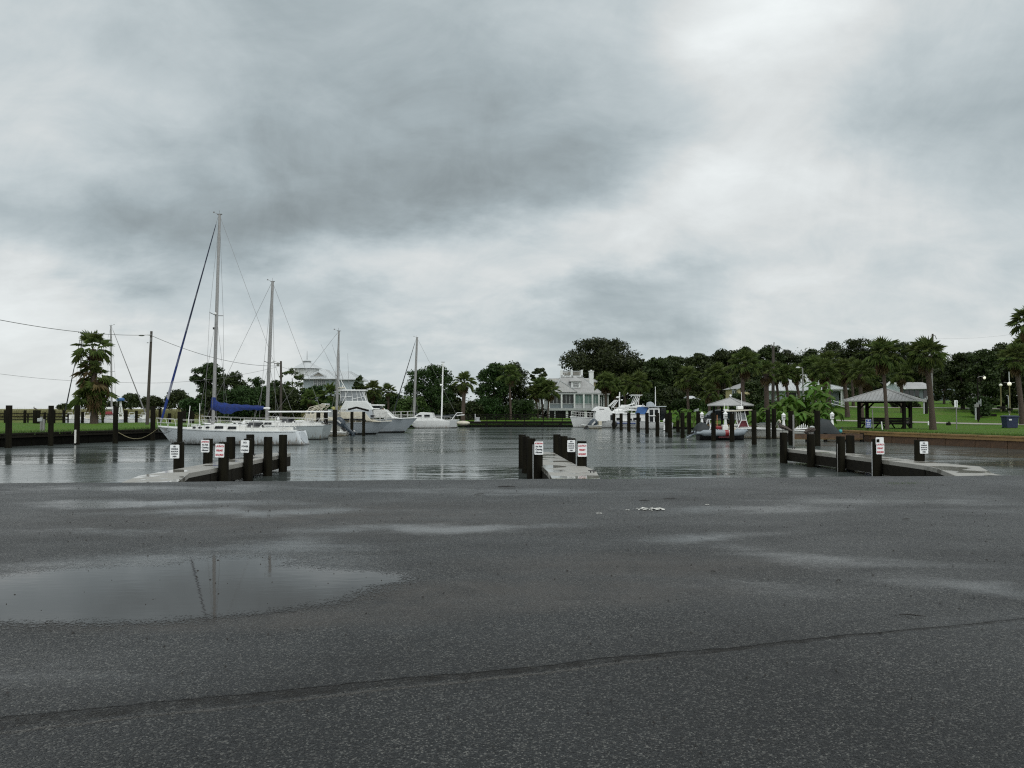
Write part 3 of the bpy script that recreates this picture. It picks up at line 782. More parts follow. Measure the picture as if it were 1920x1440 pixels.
def text_mesh(txt, size, mt, parent, x, z, y=-.006, bold=.004, squeeze=1.0):
    cu = bpy.data.curves.new('text', 'FONT'); cu.body = txt; cu.size = size; cu.align_x = 'CENTER'; cu.align_y = 'CENTER'; cu.offset = bold; cu.extrude = .0008; cu.resolution_u = 2
    to = bpy.data.objects.new('lettering', cu); C.objects.link(to)
    bpy.context.view_layer.update()
    me = bpy.data.meshes.new_from_object(to.evaluated_get(bpy.context.evaluated_depsgraph_get()))
    bpy.data.objects.remove(to)
    me.materials.clear(); me.materials.append(mt)
    o = inst(me, 'lettering', parent, (x, y, z), (math.pi / 2, 0, 0), (squeeze, 1, 1)); return o
def sign(x, y, zc, lines, label, w=.305, h=.457, face='sign_white', rz=0.0, name='sign', tilt=0.0, border=None, group='white notice signs on the dock pilings'):
    o = root(name, (x, y, zc), label, 'sign', group, rz=rz, tilt=(0, tilt))
    mb = MB(); n = []
    rr = .03
    for cx, cz, a0 in ((w / 2 - rr, h / 2 - rr, 0), (-w / 2 + rr, h / 2 - rr, 90), (-w / 2 + rr, -h / 2 + rr, 180), (w / 2 - rr, -h / 2 + rr, 270)):
        for i in range(4):
            a = R(a0 + 30 * i); n.append((cx + rr * math.cos(a), cz + rr * math.sin(a)))
    mb.prism(n, -.003, .003)
    mb.build('panel', M[face], o)
    for t, s, mname, dz, sq in lines: text_mesh(t, s, M[mname], o, 0, dz, squeeze=sq)
    for dz in (h / 2 - .025, -h / 2 + .025):
        MB().prism([(.007 * math.cos(a), dz + .007 * math.sin(a)) for a in [i * math.pi / 3 for i in range(6)]], -.008, .0).build('bolt', M['bolt_metal'], o)
    return o
LAUNCH = [('LAUNCH', .088, 'sign_red', .145, .78), ('PERMIT', .088, 'sign_red', 0.0, .78), ('REQUIRED', .085, 'sign_red', -.145, .66)]
PARKING = [('NO', .06, 'sign_black', .165, .9), ('PARKING', .06, 'sign_black', .085, .85), ('BOATS IN', .06, 'sign_black', .0, .85), ('LAUNCH', .06, 'sign_black', -.08, .85), ('AREA', .06, 'sign_black', -.165, .9)]
FISH = [('ATTENTION', .07, 'sign_red', .155, .68), ('No Fish', .082, 'sign_black', .05, .85), ('Cleaning', .082, 'sign_black', -.05, .85), ('Allowed', .082, 'sign_black', -.15, .85)]
POWER = [('NO', .085, 'sign_black', .14, .9), ('POWER', .085, 'sign_black', 0, .8), ('LOADING', .08, 'sign_black', -.145, .72)]
PT = .46
# dock 1 (near the sloop)
lft = [(-11.3, 27.2), (-11.3, 29.8), (-11.3, 32.2), (-11.3, 34.6)]; rgt = [(-9.8, 27.25), (-9.8, 29.8), (-9.8, 32.2), (-9.8, 34.3)]
for i, (x, y) in enumerate(lft): piling(x, y, PT + .02 * (i % 2), f'{ordn[i]} piling from the ramp along the seawall side of the sloop end dock', .17, 'launch dock pilings')
for i, (x, y) in enumerate(rgt): piling(x, y, PT + .02 * (i % 2), f'{ordn[i]} piling from the ramp along the channel side of the sloop end dock', .17, 'launch dock pilings')
sign(-11.37, 27.2 - .18, .15, PARKING, 'white no parking boats sign on the launch dock closest to the blue covered sailboat', rz=.08)
sign(-11.34, 29.8 - .18, .21, FISH, 'white attention no fish cleaning sign on the launch dock near the sloop', rz=.06)
sign(-9.87, 27.25 - .18, .18, LAUNCH, 'red lettered launch permit sign on the launch dock near the sloop', rz=.05, tilt=.03)
sign(-9.87, 29.8 - .18, .20, POWER, 'white no power loading sign on the launch dock near the sloop', rz=.06, tilt=.03)
# dock 2
lft = [(.91, 28), (.74, 30.8), (.58, 33.5), (.46, 36.2)]; rgt = [(2.44, 28), (2.3, 31), (2.17, 33.7), (2.04, 36.4)]
for i, (x, y) in enumerate(lft): piling(x, y, PT - .01 * i, f'{ordn[i]} piling from the ramp along the sloop side of the middle dock', .165, 'launch dock pilings')
for i, (x, y) in enumerate(rgt): piling(x, y, PT - .01 * i, f'{ordn[i]} piling from the ramp along the park side of the middle dock', .165, 'launch dock pilings')
sign(.93, 28 - .18, .23, FISH, 'white attention no fish cleaning sign on the middle launch dock')
sign(2.44, 28 - .18, .16, LAUNCH, 'red lettered launch permit sign on the middle launch dock', w=.32)
sign(2.28, 31 - .18, .16, PARKING, 'white no parking boats sign on the middle launch dock')
pp = root('rub_strip', (.73, 27.83, ZW), 'thin white plastic strip standing on the middle dock piling', 'strip')
MB().box(0, 0, .35, .024, .02, 2.2).build('strip', M['trim_grey'], pp)
# dock 3
for i, (x, y) in enumerate([(14.28, 31.4), (14.06, 34.3), (13.8, 37.0), (13.45, 39.7)]):
    piling(x, y, PT - .05, f'{ordn[i]} piling from the ramp along the channel side of the park end dock', .18, 'launch dock pilings')
for i, (x, y) in enumerate([(15.55, 30.6), (15.15, 35.9)]):
    piling(x, y, PT - .06, f'{ordn[i]} piling from the ramp along the lawn side of the park end dock', .18, 'launch dock pilings')
sign(14.34, 31.4 - .19, .05, LAUNCH, 'red lettered launch permit sign on the dock angled to the park', rz=-.05)
sign(14.33, 31.4 - .17, .33, [], 'blank white sign panel sticking up behind the permit sign on the park side dock', rz=-.05, h=.30)
sign(15.63, 30.6 - .19, .12, PARKING, 'white no parking boats sign on the dock angled to the park', rz=-.05)
pp = root('rub_strip', (14.05, 31.3, ZW), 'thin white strip standing on the permit sign piling of the park side dock', 'strip')
MB().box(0, 0, .30, .024, .02, 2.2).build('strip', M['trim_grey'], pp)
pp = root('rub_strip', (13.86, 34.15, ZW), 'thin white strip standing on the second channel side piling of the park side dock', 'strip')
MB().box(0, 0, .20, .022, .02, 2.0).build('strip', M['post_grey'], pp)
def cleat(x, y, label):
    o = root('dock_cleat', (x, y, DZ), label, 'cleat', 'dock cleats')
    mb = MB(); mb.box(-.05, 0, .03, .03, .03, .06); mb.box(.05, 0, .03, .03, .03, .06); mb.tube([(-.13, 0, .075), (-.05, 0, .065), (.05, 0, .065), (.13, 0, .075)], [.01, .016, .016, .01], 6)
    mb.build('cleat_body', M['black_rubber'], o)
cleat(-11.0, 30.9, 'dark cleat on the sloop side dock behind the fish cleaning sign')
cleat(-10.98, 33.1, 'dark cleat on the sloop side dock beside its third piling')
cleat(-10.95, 33.9, 'dark cleat on the sloop side dock near its far end')
cleat(-10.3, 35.6, 'dark cleat at the outer end of the sloop side dock')
cleat(2.5, 25.0, 'dark cleat on the approach slab of the middle dock')
cleat(13.9, 39.6, 'dark cleat at the outer end of the park side dock')

# mooring pilings ------------------------------------------------------
MG = 'tall mooring pilings'
for i, (px, top, Y, w) in enumerate([(17, 760, 55, 11), (96, 760.5, 58, 9.2), (145, 760, 60, 9.5), (217, 762, 62, 9), (287, 762, 67.5, 8.5)]):
    nm = ['nearest the frame edge', 'beside the white pedestal', 'carrying a white tide gauge board', 'beside the shaggy palm', 'tied to the sloop bow'][i]
    piling(X(px, Y), Y, Z(top, Y), f'tall mooring piling along the dark seawall, {nm}', w * Y / F / 2, MG)
g = root('tide_board', (X(142, 59.7), 59.7, ZW), 'narrow white gauge board low on a mooring piling', 'board')
MB().box(0, 0, .62, .14, .02, 1.0).build('board', M['shell_white'], g)
# finish: sloop-side piling in front of the hull
piling(X(338, 57), 57, Z(772, 57), 'tall mooring piling standing in front of the sloop hull', .17, MG)
row = [(1151, 775, 106), (1164.5, 775, 99), (1179, 774, 94), (1196.3, 774, 90), (1213, 774, 86), (1232.5, 774, 78), (1256, 774, 75), (1279.5, 774, 73), (1337.5, 774.5, 66), (1372, 775, 65), (1413.5, 769, 60)]
names = ['farthest, by the white trawler', 'second past the trawler stern', 'third along the trawler', 'beside the trawler cabin windows', 'at the blue canvas end of the trawler', 'at the grey wheelhouse cruiser',
         'between cruiser and inflatable', 'just off the inflatable engine', 'against the inflatable side', 'between inflatable and centre console boat', 'closest, against the centre console hull']
for (px, t, Y), nm in zip(row, names): piling(X(px, Y), Y, Z(t, Y), f'outer mooring piling of the marina row, {nm}', .185 if Y < 80 else .2, MG)
for (px, t, Y, nm) in [(1250, 775, 92, 'behind the wheelhouse cruiser'), (1271, 774, 91, 'in the inner row beyond the cruiser'), (1292, 773, 84, 'before the small banana clump'), (1309, 771, 80, 'thick one before the dark van'),
                       (1440, 768, 70, 'rising behind the centre console deck'), (1451, 766, 71, 'reddish one by the dinghy'), (1483, 770.5, 59, 'with a metal strip beside the pelican'), (1532, 770, 58, 'behind the resting pelican'),
                       (628, 768, 76, 'before the cruiser stern'), (1116.8, 775, 113, 'against the trawler cabin front'), (1127, 775, 113, 'second against the trawler cabin'), (1137, 775, 112, 'third against the trawler cabin')]:
    piling(X(px, Y), Y, Z(t, Y), f'inner mooring piling {nm}', .2 if Y < 100 else .24, MG)
ms = root('metal_strip', (X(1486.5, 58.8), 58.7, ZW), 'grey metal strip fixed beside the pelican piling', 'strip')
MB().box(0, 0, 1.1, .12, .03, 2.3).build('strip', M['post_grey'], ms)
# small roofed timber frame by the tilted outboard
fr = root('timber_frame', (X(672, 79), 79, ZW), 'dark timber frame of two posts and a sagging top beam over the outboard', 'frame')
for px in (660, 682):
    MB().box(X(px, 79) - X(672, 79), 0, (Z(772, 79) - ZW) / 2 - .3, .26, .26, Z(772, 79) - ZW + .6).build('post', M['pile_wood'], fr)
MB().beam((-1.0, 0, Z(768, 79) - ZW), (-.2, 0, Z(765, 79) - ZW + .05), .4, .18).beam((-.2, 0, Z(765, 79) - ZW + .05), (1.0, 0, Z(770, 79) - ZW), .4, .18).build('top_beam', M['dark_timber'], fr)
for (px, Y) in ((597, 74), (611, 74)):
    piling(X(px, Y), Y, Z(768 if px > 600 else 772, Y), 'inner mooring piling ' + ('nearest the small transom boat' if px > 600 else 'behind the sloop stern'), .19, MG)

# rail fence on the lawn's far side and far pilings there
def rail_fence(x0, x1, y, zb, h, step, nrail, label, name='rail_fence', mt='dark_timber'):
    o = root(name, (x0, y, zb), label, 'fence')
    n = max(1, round((x1 - x0) / step)); pb = MB().box(0, 0, h / 2, .14, .14, h); pm_ = None
    for i in range(n + 1):
        if pm_ is None: q = pb.build('post', M[mt], o); pm_ = q.data
        else: q = inst(pm_, 'post', o)
        q.location = ((x1 - x0) * i / n, 0, 0)
    for j in range(nrail):
        z = h * (.97 - j * .85 / max(1, nrail - .4))
        MB().box((x1 - x0) / 2, -.10, z, x1 - x0, .045, .13).build('rail', M[mt], o)
    return o
rail_fence(X(-60, 107), X(128, 107), 107, -.3, 1.25, 2.6, 3, 'dark three rail fence along the far edge of the lawn')
for i, (px, top, Y, w) in enumerate([(11, 769, 104, 6), (47, 769, 104, 5), (66, 769, 103, 7), (73, 769, 102, 6), (84, 773, 104, 4), (102, 769, 104, 4), (120, 769, 106, 5), (155, 772, 104, 5), (193, 772, 105, 4), (236, 769, 106, 7), (256, 770, 108, 5),
                                    (300, 766, 112, 5), (318, 775, 108, 6), (345, 770, 110, 8), (357, 770, 112, 7), (395, 765, 112, 9), (362, 772, 106, 5)]):
    piling(X(px, Y), Y, Z(top, Y), f'short far piling beyond the lawn, number {["one", "two", "three", "four", "five", "six", "seven", "eight", "nine", "ten", "eleven", "twelve", "thirteen", "fourteen", "fifteen", "sixteen", "seventeen"][i]} from the frame edge', w * Y / F / 2, 'far pilings behind the lawn')

# far boardwalk
bw = root('boardwalk', (X(872, 118.3), 118.3, ZW), 'long dark timber boardwalk with railings before the far grass bank', 'boardwalk')
x0, x1 = X(872, 118.3), X(1078, 118.3); L = x1 - x0; dk = Z(790.5, 118.3) - ZW
nb = round(L / .6)
pl = MB().box(0, 0, 0, L / nb - .02, 1.5, .07); pmesh = None
for i in range(nb):
    if pmesh is None: q = pl.build('plank', M['dark_timber'], bw); pmesh = q.data
    else: q = inst(pmesh, 'plank', bw)
    q.location = (L * (i + .5) / nb, .6, dk)
MB().box(L / 2, -.17, dk - .14, L, .12, .36).build('fascia', M['dark_timber'], bw)
MB().box(L / 2, 1.2, dk - .14, L, .12, .3).build('joist', M['dark_timber'], bw)
for i, px in enumerate([878, 912, 947, 983, 1017, 1051]):
    MB().box(X(px, 118.3) - x0, -.30, dk / 2 - .55, .32, .14, dk + 1.1).build('support_post', M['dark_timber'], bw)
    MB().box(X(px, 118.3) - x0, .55, dk / 2 - .5, .3, .3, dk + .9).build('support_post', M['dark_timber'], bw)
pm_ = None
for i in range(12):
    b_ = MB().box(0, 0, .5, .11, .11, 1.1)
    if pm_ is None: q = b_.build('rail_post', M['dark_timber'], bw); pm_ = q.data
    else: q = inst(pm_, 'rail_post', bw)
    q.location = (.4 + (L - .8) * i / 11, 1.15, dk + .05)
for j in range(4): MB().box(L / 2, 1.07, dk + .28 + j * .25, L, .04, .10).build('rail', M['dark_timber'], bw)
o = root('dock_box', (X(896, 119), 119, dk + ZW + .035), 'small pale grey dock box on the boardwalk', 'box')
MB().box(0, 0, .25, .5, .4, .5).build('bin', M['trim_grey'], o, bevel=.03); MB().box(0, 0, .53, .56, .46, .06).build('lid', M['trim_white'], o, bevel=.02)
o = root('white_stand', (X(891, 118.9), 118.9, dk + ZW + .035), 'thin white upright standing on the boardwalk beside the dock box', 'stand')
MB().box(0, 0, .55, .09, .09, 1.1).build('upright', M['trim_white'], o); MB().box(.35, -.3, .04, .95, .06, .07).build('foot', M['trim_white'], o)
# ------------------------------------------------------------------ boats
# local frame of a boat: x from bow (0) to stern (L), y across, z up from the waterline
def hull(r, L, B, fb, fm, fs, mt, rake=1.2, trans=.7, trake=.25, draft=.45, deck='white_gel', flare=.12, round_stern=False, name='hull', sheer=None, chine=False):
    ns, rs, dk = 22, [], []
    for i in range(ns + 1):
        s = i / ns
        b = B / 2 * (math.sin(min(1, s / .55) * math.pi / 2) ** .85 if s < .55 else 1 - (1 - trans) * ((s - .55) / .45) ** 2)
        b = max(b, .03)
        zt = (fb * (1 - s) ** 2 + fm * 2 * s * (1 - s) * 1.0 + fs * s * s)
        ring = []
        prof = [(1, 1.0), (.97 if not chine else .95, .66), (1 - flare, .33), (.80 if not chine else .82, 0.0), (.52, -.6), (.03, -1.0)]
        prof = [(q, z) for q, z in prof]
        for sgn in (1, -1):
            pp = prof if sgn == 1 else prof[::-1][1:]
            for q, z in pp:
                fl = q if s > .35 else q - (1 - q) * .9 * (1 - s / .35)
                fl = max(fl, .03)
                zz = z * zt if z >= 0 else z * draft * (1 - .55 * s ** 3 if not round_stern else max(.02, 1 - s ** 3))
                xx = s * L + rake * (1 - (z if z > 0 else 0) - (z * -.35 if z < 0 else 0) * -1) * (1 - s) ** 3 - trake * (1 - z) * s ** 8
                if round_stern: xx -= 1.0 * max(0, (1 - max(z, 0))) * s ** 10; 
                ring.append((xx, sgn * b * fl, zz))
        rs.append(ring); dk.append((s, b, zt))
    mb = MB(); n = len(rs[0])
    mb.rings(rs, closed=False, cap=False)
    mb.f.append(tuple(range(n - 1, -1, -1))); b0 = len(rs) * n - n; mb.f.append(tuple(range(b0, b0 + n)))
    h = mb.build(name, M[mt], r, smooth=True)
    d = MB(); vs = []; fs_ = []
    for s, b, zt in dk:
        x = s * L
        vs += [(x, b * .99, zt - .02), (x, b * .5, zt + .05), (x, -b * .5, zt + .05), (x, -b * .99, zt - .02)]
    for i in range(ns):
        for j in range(3): fs_.append((i * 4 + j, i * 4 + 4 + j, i * 4 + 5 + j, i * 4 + 1 + j))
    d.add(vs, fs_); d.build('deck', M[deck], r, smooth=True)
    # rub rail
    for sg in (1, -1):
        MB().tube([(s * L, sg * (b + .012), zt - .05) for s, b, zt in dk], .028, 5).build('rub_rail', M['trim_grey'], h)
    return h, (lambda s: (B / 2 * (math.sin(min(1, s / .55) * math.pi / 2) ** .85 if s < .55 else 1 - (1 - trans) * ((s - .55) / .45) ** 2), fb * (1 - s) ** 2 + fm * 2 * s * (1 - s) + fs * s * s))
def rails(r, L, prof, s0, s1, n, h, mt='steel_rail', rad=.014, wires=2, name='stanchions'):
    mb = None
    for sg in (1, -1):
        tops = []; mb = MB()
        for i in range(n + 1):
            s = s0 + (s1 - s0) * i / n; b, z = prof(s); p = Vector((s * L, sg * (b - .06), z)); tops.append(p)
            mb.tube([p, p + Vector((0, 0, h))], rad, 5)
        for w in range(wires):
            q = h * (1 - w * .48)
            mb.tube([p + Vector((0, 0, q)) for p in tops], rad * (.8 if w == 0 else .45), 4)
        mb.build(name, M[mt], r)
def pulpit(r, L, prof, h, mt='steel_rail'):
    b, z = prof(.10); b0, z0 = prof(0)
    mb = MB()
    mb.tube([(.10 * L, b, z), (.085 * L, b, z + h), (.0, .22, z0 + h), (-.15, 0, z0 + h + .02), (0, -.22, z0 + h), (.085 * L, -b, z + h), (.10 * L, -b, z)], .018, 6)
    mb.tube([(.08 * L, b, z + h * .5), (0, .2, z0 + h * .5), (0, -.2, z0 + h * .5), (.08 * L, -b, z + h * .5)], .013, 5)
    for sg in (1, -1): mb.tube([(.01 * L, sg * .18, z0), (0, sg * .22, z0 + h)], .015, 5)
    mb.build('pulpit', M[mt], r)
def window(r, poly, y, t=.02, mt='dark_glass', frame='trim_grey', name='window'):
    w = MB().prism(poly, y - t, y + t).build(name, M[mt], r)
    cx = sum(p[0] for p in poly) / len(poly); cz = sum(p[1] for p in poly) / len(poly)
    f = MB()
    for i in range(len(poly)):
        a, b = poly[i], poly[(i + 1) % len(poly)]
        f.beam((a[0], y, a[1]), (b[0], y, b[1]), .025, .05)
    f.build('frame', M[frame], w)
    return w
def oval(cx, cz, a, b, n=12): return [(cx + a * math.cos(2 * math.pi * i / n), cz + b * math.sin(2 * math.pi * i / n)) for i in range(n)]

def sailboat(px_bow, px_stern, Y, label, mast_px, top, yaw=0, hullm='hull_white', fb=1.35, fm=1.0, fs=1.05, B=3.4, mast_top_px=None, boom_px=None, boom_py=None,
             cover=None, jib=None, detail=True, group='moored sailing boats', wl=None, mast_r=.085, spread=.5, cabin=(.24, .66, .42), trans=.6, mastm='alloy', flip=False, rigm='rigging'):
    """flip: bow towards +x in the picture"""
    xb, xs = X(px_bow, Y), X(px_stern, Y)
    L = abs(xs - xb) / math.cos(yaw)
    r = root('sailboat', (xb, Y, ZW), label, 'sailboat', group, rz=(yaw if not flip else math.pi - yaw))
    sgn = -1 if flip else 1
    h, prof = hull(r, L, B, fb, fm, fs, hullm, rake=L * .10, trans=trans, trake=-.35 if cover and detail else .3, draft=.5)
    # cabin trunk
    c0, c1, ch = cabin
    rs = []
    for i in range(9):
        t = i / 8; s = c0 + (c1 - c0) * t; b, z = prof(s); hh = ch * min(1, .25 + 1.6 * t) if t < .5 else ch
        w = b * .66
        rs.append([(s * L, w, z), (s * L + .03, w * .93, z + hh * .8), (s * L, w * .75, z + hh), (s * L, -w * .75, z + hh), (s * L, -w * .93, z + hh * .8), (s * L, -w, z)])
    MB().rings(rs, closed=True).build('cabin', M['white_gel'], r, smooth=True)
    if detail:
        side = -1 if not flip else 1       # the side that faces the camera
        for s, a, kind in ((.30, .13, 'o'), (.345, .15, 'o'), (.40, .15, 'o'), (.47, .42, 'r'), (.56, .42, 'r')):
            b, z = prof(s); hh = ch * (min(1, .25 + 1.6 * (s - c0) / (c1 - c0)) if s < (c0 + c1) / 2 else 1); y = side * (b * .64 + .02)
            if kind == 'o': window(r, oval(s * L, z + hh * .45, a, .07), y, .03)
            else: window(r, [(s * L - a * .5, z + hh * .25), (s * L + a * 1.1, z + hh * .25), (s * L + a * 1.1, z + hh * .68), (s * L - a * .3, z + hh * .68)], y, .035)
        # cockpit coaming, hatches, winches, wheel
        b, z = prof(.78)
        rs = [[(x * L, sg * b * .62 * k_, z - .02), (x * L, sg * b * .62 * k_, z + .25), (x * L, sg * b * .5 * k_, z + .25), (x * L, sg * b * .5 * k_, z - .02)] for x, k_ in ((.66, 1), (.92, .9)) for sg in (1,)]
        MB().rings(rs).build('coaming', M['white_gel'], r)
        MB().rings([[(p[0], -p[1], p[2]) for p in q] for q in rs]).build('coaming', M['white_gel'], r)
        for s in (.27, .36, .43): b_, z_ = prof(s); MB().box(s * L, 0, z_ + ch * (.9 if s > .35 else .55) + .03, .5, .5, .08).build('hatch', M['clean_white'], r, bevel=.02)
        for s, sg in ((.70, 1), (.70, -1), (.62, -1), (.76, -1)): b_, z_ = prof(s); MB().lathe([(.07, z_ + .23), (.08, z_ + .26), (.055, z_ + .3), (.055, z_ + .36), (.075, z_ + .40)], 10, s * L, sg * b_ * .56).build('winch', M['steel_rail'], r, smooth=True)
        w = MB()
        for a in range(16):
            a0, a1 = 2 * math.pi * a / 16, 2 * math.pi * (a + 1) / 16
            w.tube([(.84 * L, .45 * math.cos(a0), z + .65 + .45 * math.sin(a0)), (.84 * L, .45 * math.cos(a1), z + .65 + .45 * math.sin(a1))], .016, 4)
        w.tube([(.84 * L, 0, z - .2), (.84 * L, 0, z + .65)], .07, 8); w.build('steering_wheel', M['steel_rail'], r)
        MB().tube([(.90 * L, -1.1, z), (.90 * L, -1.1, z + .55), (.985 * L, -.7, z + .6), (1.0 * L, 0, z + .62), (.985 * L, .7, z + .6), (.90 * L, 1.1, z + .55), (.90 * L, 1.1, z)], .018, 6).build('stern_rail', M['steel_rail'], r)
        # loose gear on deck
        cl = MB()
        for s in (.60, .66, .73, .80, .86, .93):
            cl.tube([(s * L, -.7, z + .1), (s * L + .3, -.5, z + .45 + .2 * rng.random()), (s * L + .7, -.6, z + .2)], .022, 5)
        cl.build('cockpit_frames', M['steel_rail'], r)
        MB().box(.69 * L, 0, z + .42, .75, 1.5, .5, tp=.8).build('spray_hood', M['dark_glass'], r, bevel=.06)
        MB().ball((.615 * L, -.2, z + ch + .16), .14, 8, 6).build('vent', M['clean_white'], r, smooth=True)
        # oval transom plate
        b_, z_ = prof(1.0)
        tp = MB() if cover else None; n = 14; ring = [(L + .03 + .36 * (1 - (q := (.5 + .5 * math.sin(2 * math.pi * i / n)))), .36 * B / 2 * 1.0 * math.cos(2 * math.pi * i / n), .10 + .88 * z_ * q) for i in range(n)]
        if tp: tp.rings([ring, [(p[0] + .08, p[1] * .97, p[2]) for p in ring]]).build('transom', M['grey_gel'], r)
    rails(r, L, prof, .10, .92, 9 if detail else 5, .62, rad=.013 if detail else .018)
    pulpit(r, L, prof, .62)
    # mast, in local coordinates
    tz = lambda py: Z(py, Y) - ZW
    mx = (X(mast_px, Y) - xb) * sgn / math.cos(yaw)
    mtx = (X(mast_top_px if mast_top_px else mast_px, Y) - xb) * sgn / math.cos(yaw)
    bz = prof(mx / L)[1] + (ch * .6); H = tz(top)
    mp = lambda z: Vector((mx + (mtx - mx) * (z - bz) / (H - bz), 0, z))
    m = MB().tube([mp(bz - .3), mp(bz + (H - bz) * .5), mp(H)], [mast_r, mast_r, mast_r * .75], 10, flat=1.3).build('mast', M[mastm], r, smooth=True)
    hd = MB(); t = mp(H); hd.box(t.x, 0, H + .03, .35, .14, .06); hd.tube([t + Vector((-.05, .05, 0)), t + Vector((-.05, .05, .35))], .012, 4); hd.tube([t + Vector((-.1, 0, .05)), t + Vector((-.45, 0, .18))], .01, 4); hd.box(t.x - .47, 0, H + .2, .12, .02, .1)
    hd.build('masthead', M['rigging'], m)
    zs = bz + (H - bz) * spread; s0 = mp(zs)
    sp = MB(); sp.tube([s0 + Vector((0, 1.05, .12)), s0, s0 + Vector((0, -1.05, .12))], .03, 5); sp.build('spreader', M['alloy'], m)
    rg = MB(); rr = .011 if Y < 70 else .014
    bb, zz = prof(mx / L)
    for sg in (1, -1):
        rg.tube([mp(H - .1), s0 + Vector((0, sg * 1.05, .12)), (mx + .1, sg * bb, zz)], rr, 4)
        rg.tube([s0, (mx - .5, sg * bb * .95, zz)], rr, 4); rg.tube([s0, (mx + .6, sg * bb * .95, zz)], rr, 4)
    rg.tube([mp(H - .05), (L * .99, 0, prof(1)[1])], rr, 4)
    fore_top = mp(H - .15) + Vector((-.12, 0, 0)); fore_bot = Vector((.15, 0, prof(0)[1] + .05))
    rg.tube([fore_top, fore_bot], rr, 4); rg.build('rigging', M[rigm], r)
    if jib:
        pts = [fore_bot.lerp(fore_top, q) for q in (.01, .03, .10, .2, .6, .93, .965)]
        MB().tube(pts, [.03, .07, .10, .09, .06, .035, .02], 8).build('furled_jib', M[jib], r, smooth=True)
    if boom_px:
        bx = (X(boom_px, Y) - xb) * sgn / math.cos(yaw); z0 = tz(boom_py)
        MB().tube([(mx - 0.0, 0, z0), (bx, 0, z0 + .02)], .07, 8).build('boom', M['clean_white'], r, smooth=True)
        MB().tube([(bx * .75 + mx * .25, 0, z0), (bx * .7 + mx * .3, 0, prof(.7)[1] + .3)], .012, 4).build('mainsheet', M['rigging'], r)
        if cover:
            n = 16; rs = []
            for i in range(n + 1):
                q = i / n; x = mx - .12 + (bx - mx - .35) * q
                hgt = (.42 + .42 * math.exp(-q * 9) + .05 * math.sin(i * 1.9)) * (1 - .55 * q); sag = -.32 * math.exp(-((q - .30) / .17) ** 2) - .05 * math.sin(i * 2.3)
                wd = .17 * (1 - .4 * q) + .02 * math.sin(i * 2.7)
                rs.append([(x + .0, wd * math.cos(a) * (1 if math.sin(a) > -.2 else .7), z0 + .02 + (hgt if math.sin(a) > 0 else (.14 - sag)) * math.sin(a)) for a in [2 * math.pi * j / 10 for j in range(10)]])
            MB().rings(rs).build('sail_cover', M[cover], r, smooth=True)
            MB().tube([(mx + .02, 0, z0 + .2), (mx + .03, 0, z0 + .85)], [.19, .15], 9).build('cover_collar', M[cover], r, smooth=True)
    return r, prof, L, mx, tz
def stripe_mat():
    m = bpy.data.materials.new('furled_sail'); m.use_nodes = True
    k = N(m.node_tree); b = k.n['Principled BSDF']
    t = k.new('ShaderNodeTexCoord').outputs['Object']; s = k.new('ShaderNodeSeparateXYZ'); k.l.new(t, s.inputs[0])
    z = s.outputs[2]; n = k.noise(k.mapping(t, scale=(1, 1, .7)), 1.5, 3, .5)
    sw = k.math('SINE', k.math('ADD', k.math('MULTIPLY', z, 2.6), k.math('MULTIPLY', n, 7)))
    w = k.math('MULTIPLY', k.rng(sw, .35, .6, 0, 1), k.rng(z, 3.6, 5.5, 1, .25))
    up = k.rng(z, 4, 10, 0, 1)
    c = k.mix(up, (0.006, 0.028, 0.17), (0.014, 0.020, 0.045)); c = k.mix(k.math('MULTIPLY', w, .75), c, (0.38, 0.38, 0.37))
    k.l.new(c, b.inputs['Base Color']); b.inputs['Roughness'].default_value = .8
    M['furled_sail'] = m
stripe_mat()
# the big sloop
r, prof, L, mx, tz = sailboat(297, 573, 61, 'white sloop with blue sail cover moored bow to the dark seawall', 405, 406, yaw=R(-7), mast_top_px=413, boom_px=514, boom_py=766, cover='blue_canvas', jib='furled_sail', mast_r=.10, spread=.52)
MB().ball((mx + .14, -.12, tz(590)), .09, 8, 6).build('mast_light', M['clean_white'], r)
MB().box(mx - .04, 0, tz(617), .1, .12, .16).build('radar_reflector', M['black_rubber'], r)
an = MB(); an.tube([(.02, -.1, 1.2), (.5, -.7, .95), (1.1, -.95, .85), (1.6, -.9, 1.05)], .02, 5); an.build('anchor_line', M['black_rubber'], r)
ac = MB(); ac.tube([(.30, -.25, 1.30), (1.0, -.62, 1.12)], .03, 5); ac.box(.95, -.62, 1.08, .12, .06, .22); ac.build('anchor', M['rigging'], r)
MB().tube([(2.6, -.4, 1.2), (2.75, -.35, 2.9)], .025, 5).tube([(3.1, .4, 1.2), (3.12, .4, 3.1)], .025, 5).build('deck_poles', M['clean_white'], r)
# loose rope from sloop to seawall
rp = root('mooring_line', (X(300, 61), 61, .2), 'slack mooring line from sloop bow to a seawall piling', 'rope')
a0 = Vector((0, 0, 0)); a1 = Vector((X(219, 62.2) - X(300, 61), 1.2, -.35))
MB().tube([a0.lerp(a1, i / 10) + Vector((0, 0, -.75 * math.sin(math.pi * i / 10) * (1 - .0))) for i in range(11)], .022, 5).build('line', M['rope'], rp)
# second sloop, behind
sailboat(380, 622, 72, 'weathered greenish hulled sailboat behind the blue covered sloop', 505, 531, yaw=R(-7), hullm='hull_green_white', mast_top_px=514, boom_px=628, boom_py=772, fb=1.4, fm=1.1, fs=1.25, mast_r=.12, spread=.42, B=3.7)
sailboat(500, 640, 82, 'sailboat hidden behind the two nearest hulls with slender bare mast', 631, 621, mast_top_px=634.5, yaw=R(0), hullm='hull_white', detail=False, boom_px=None, mast_r=.09, fb=1.3, fs=1.1, fm=1.0)
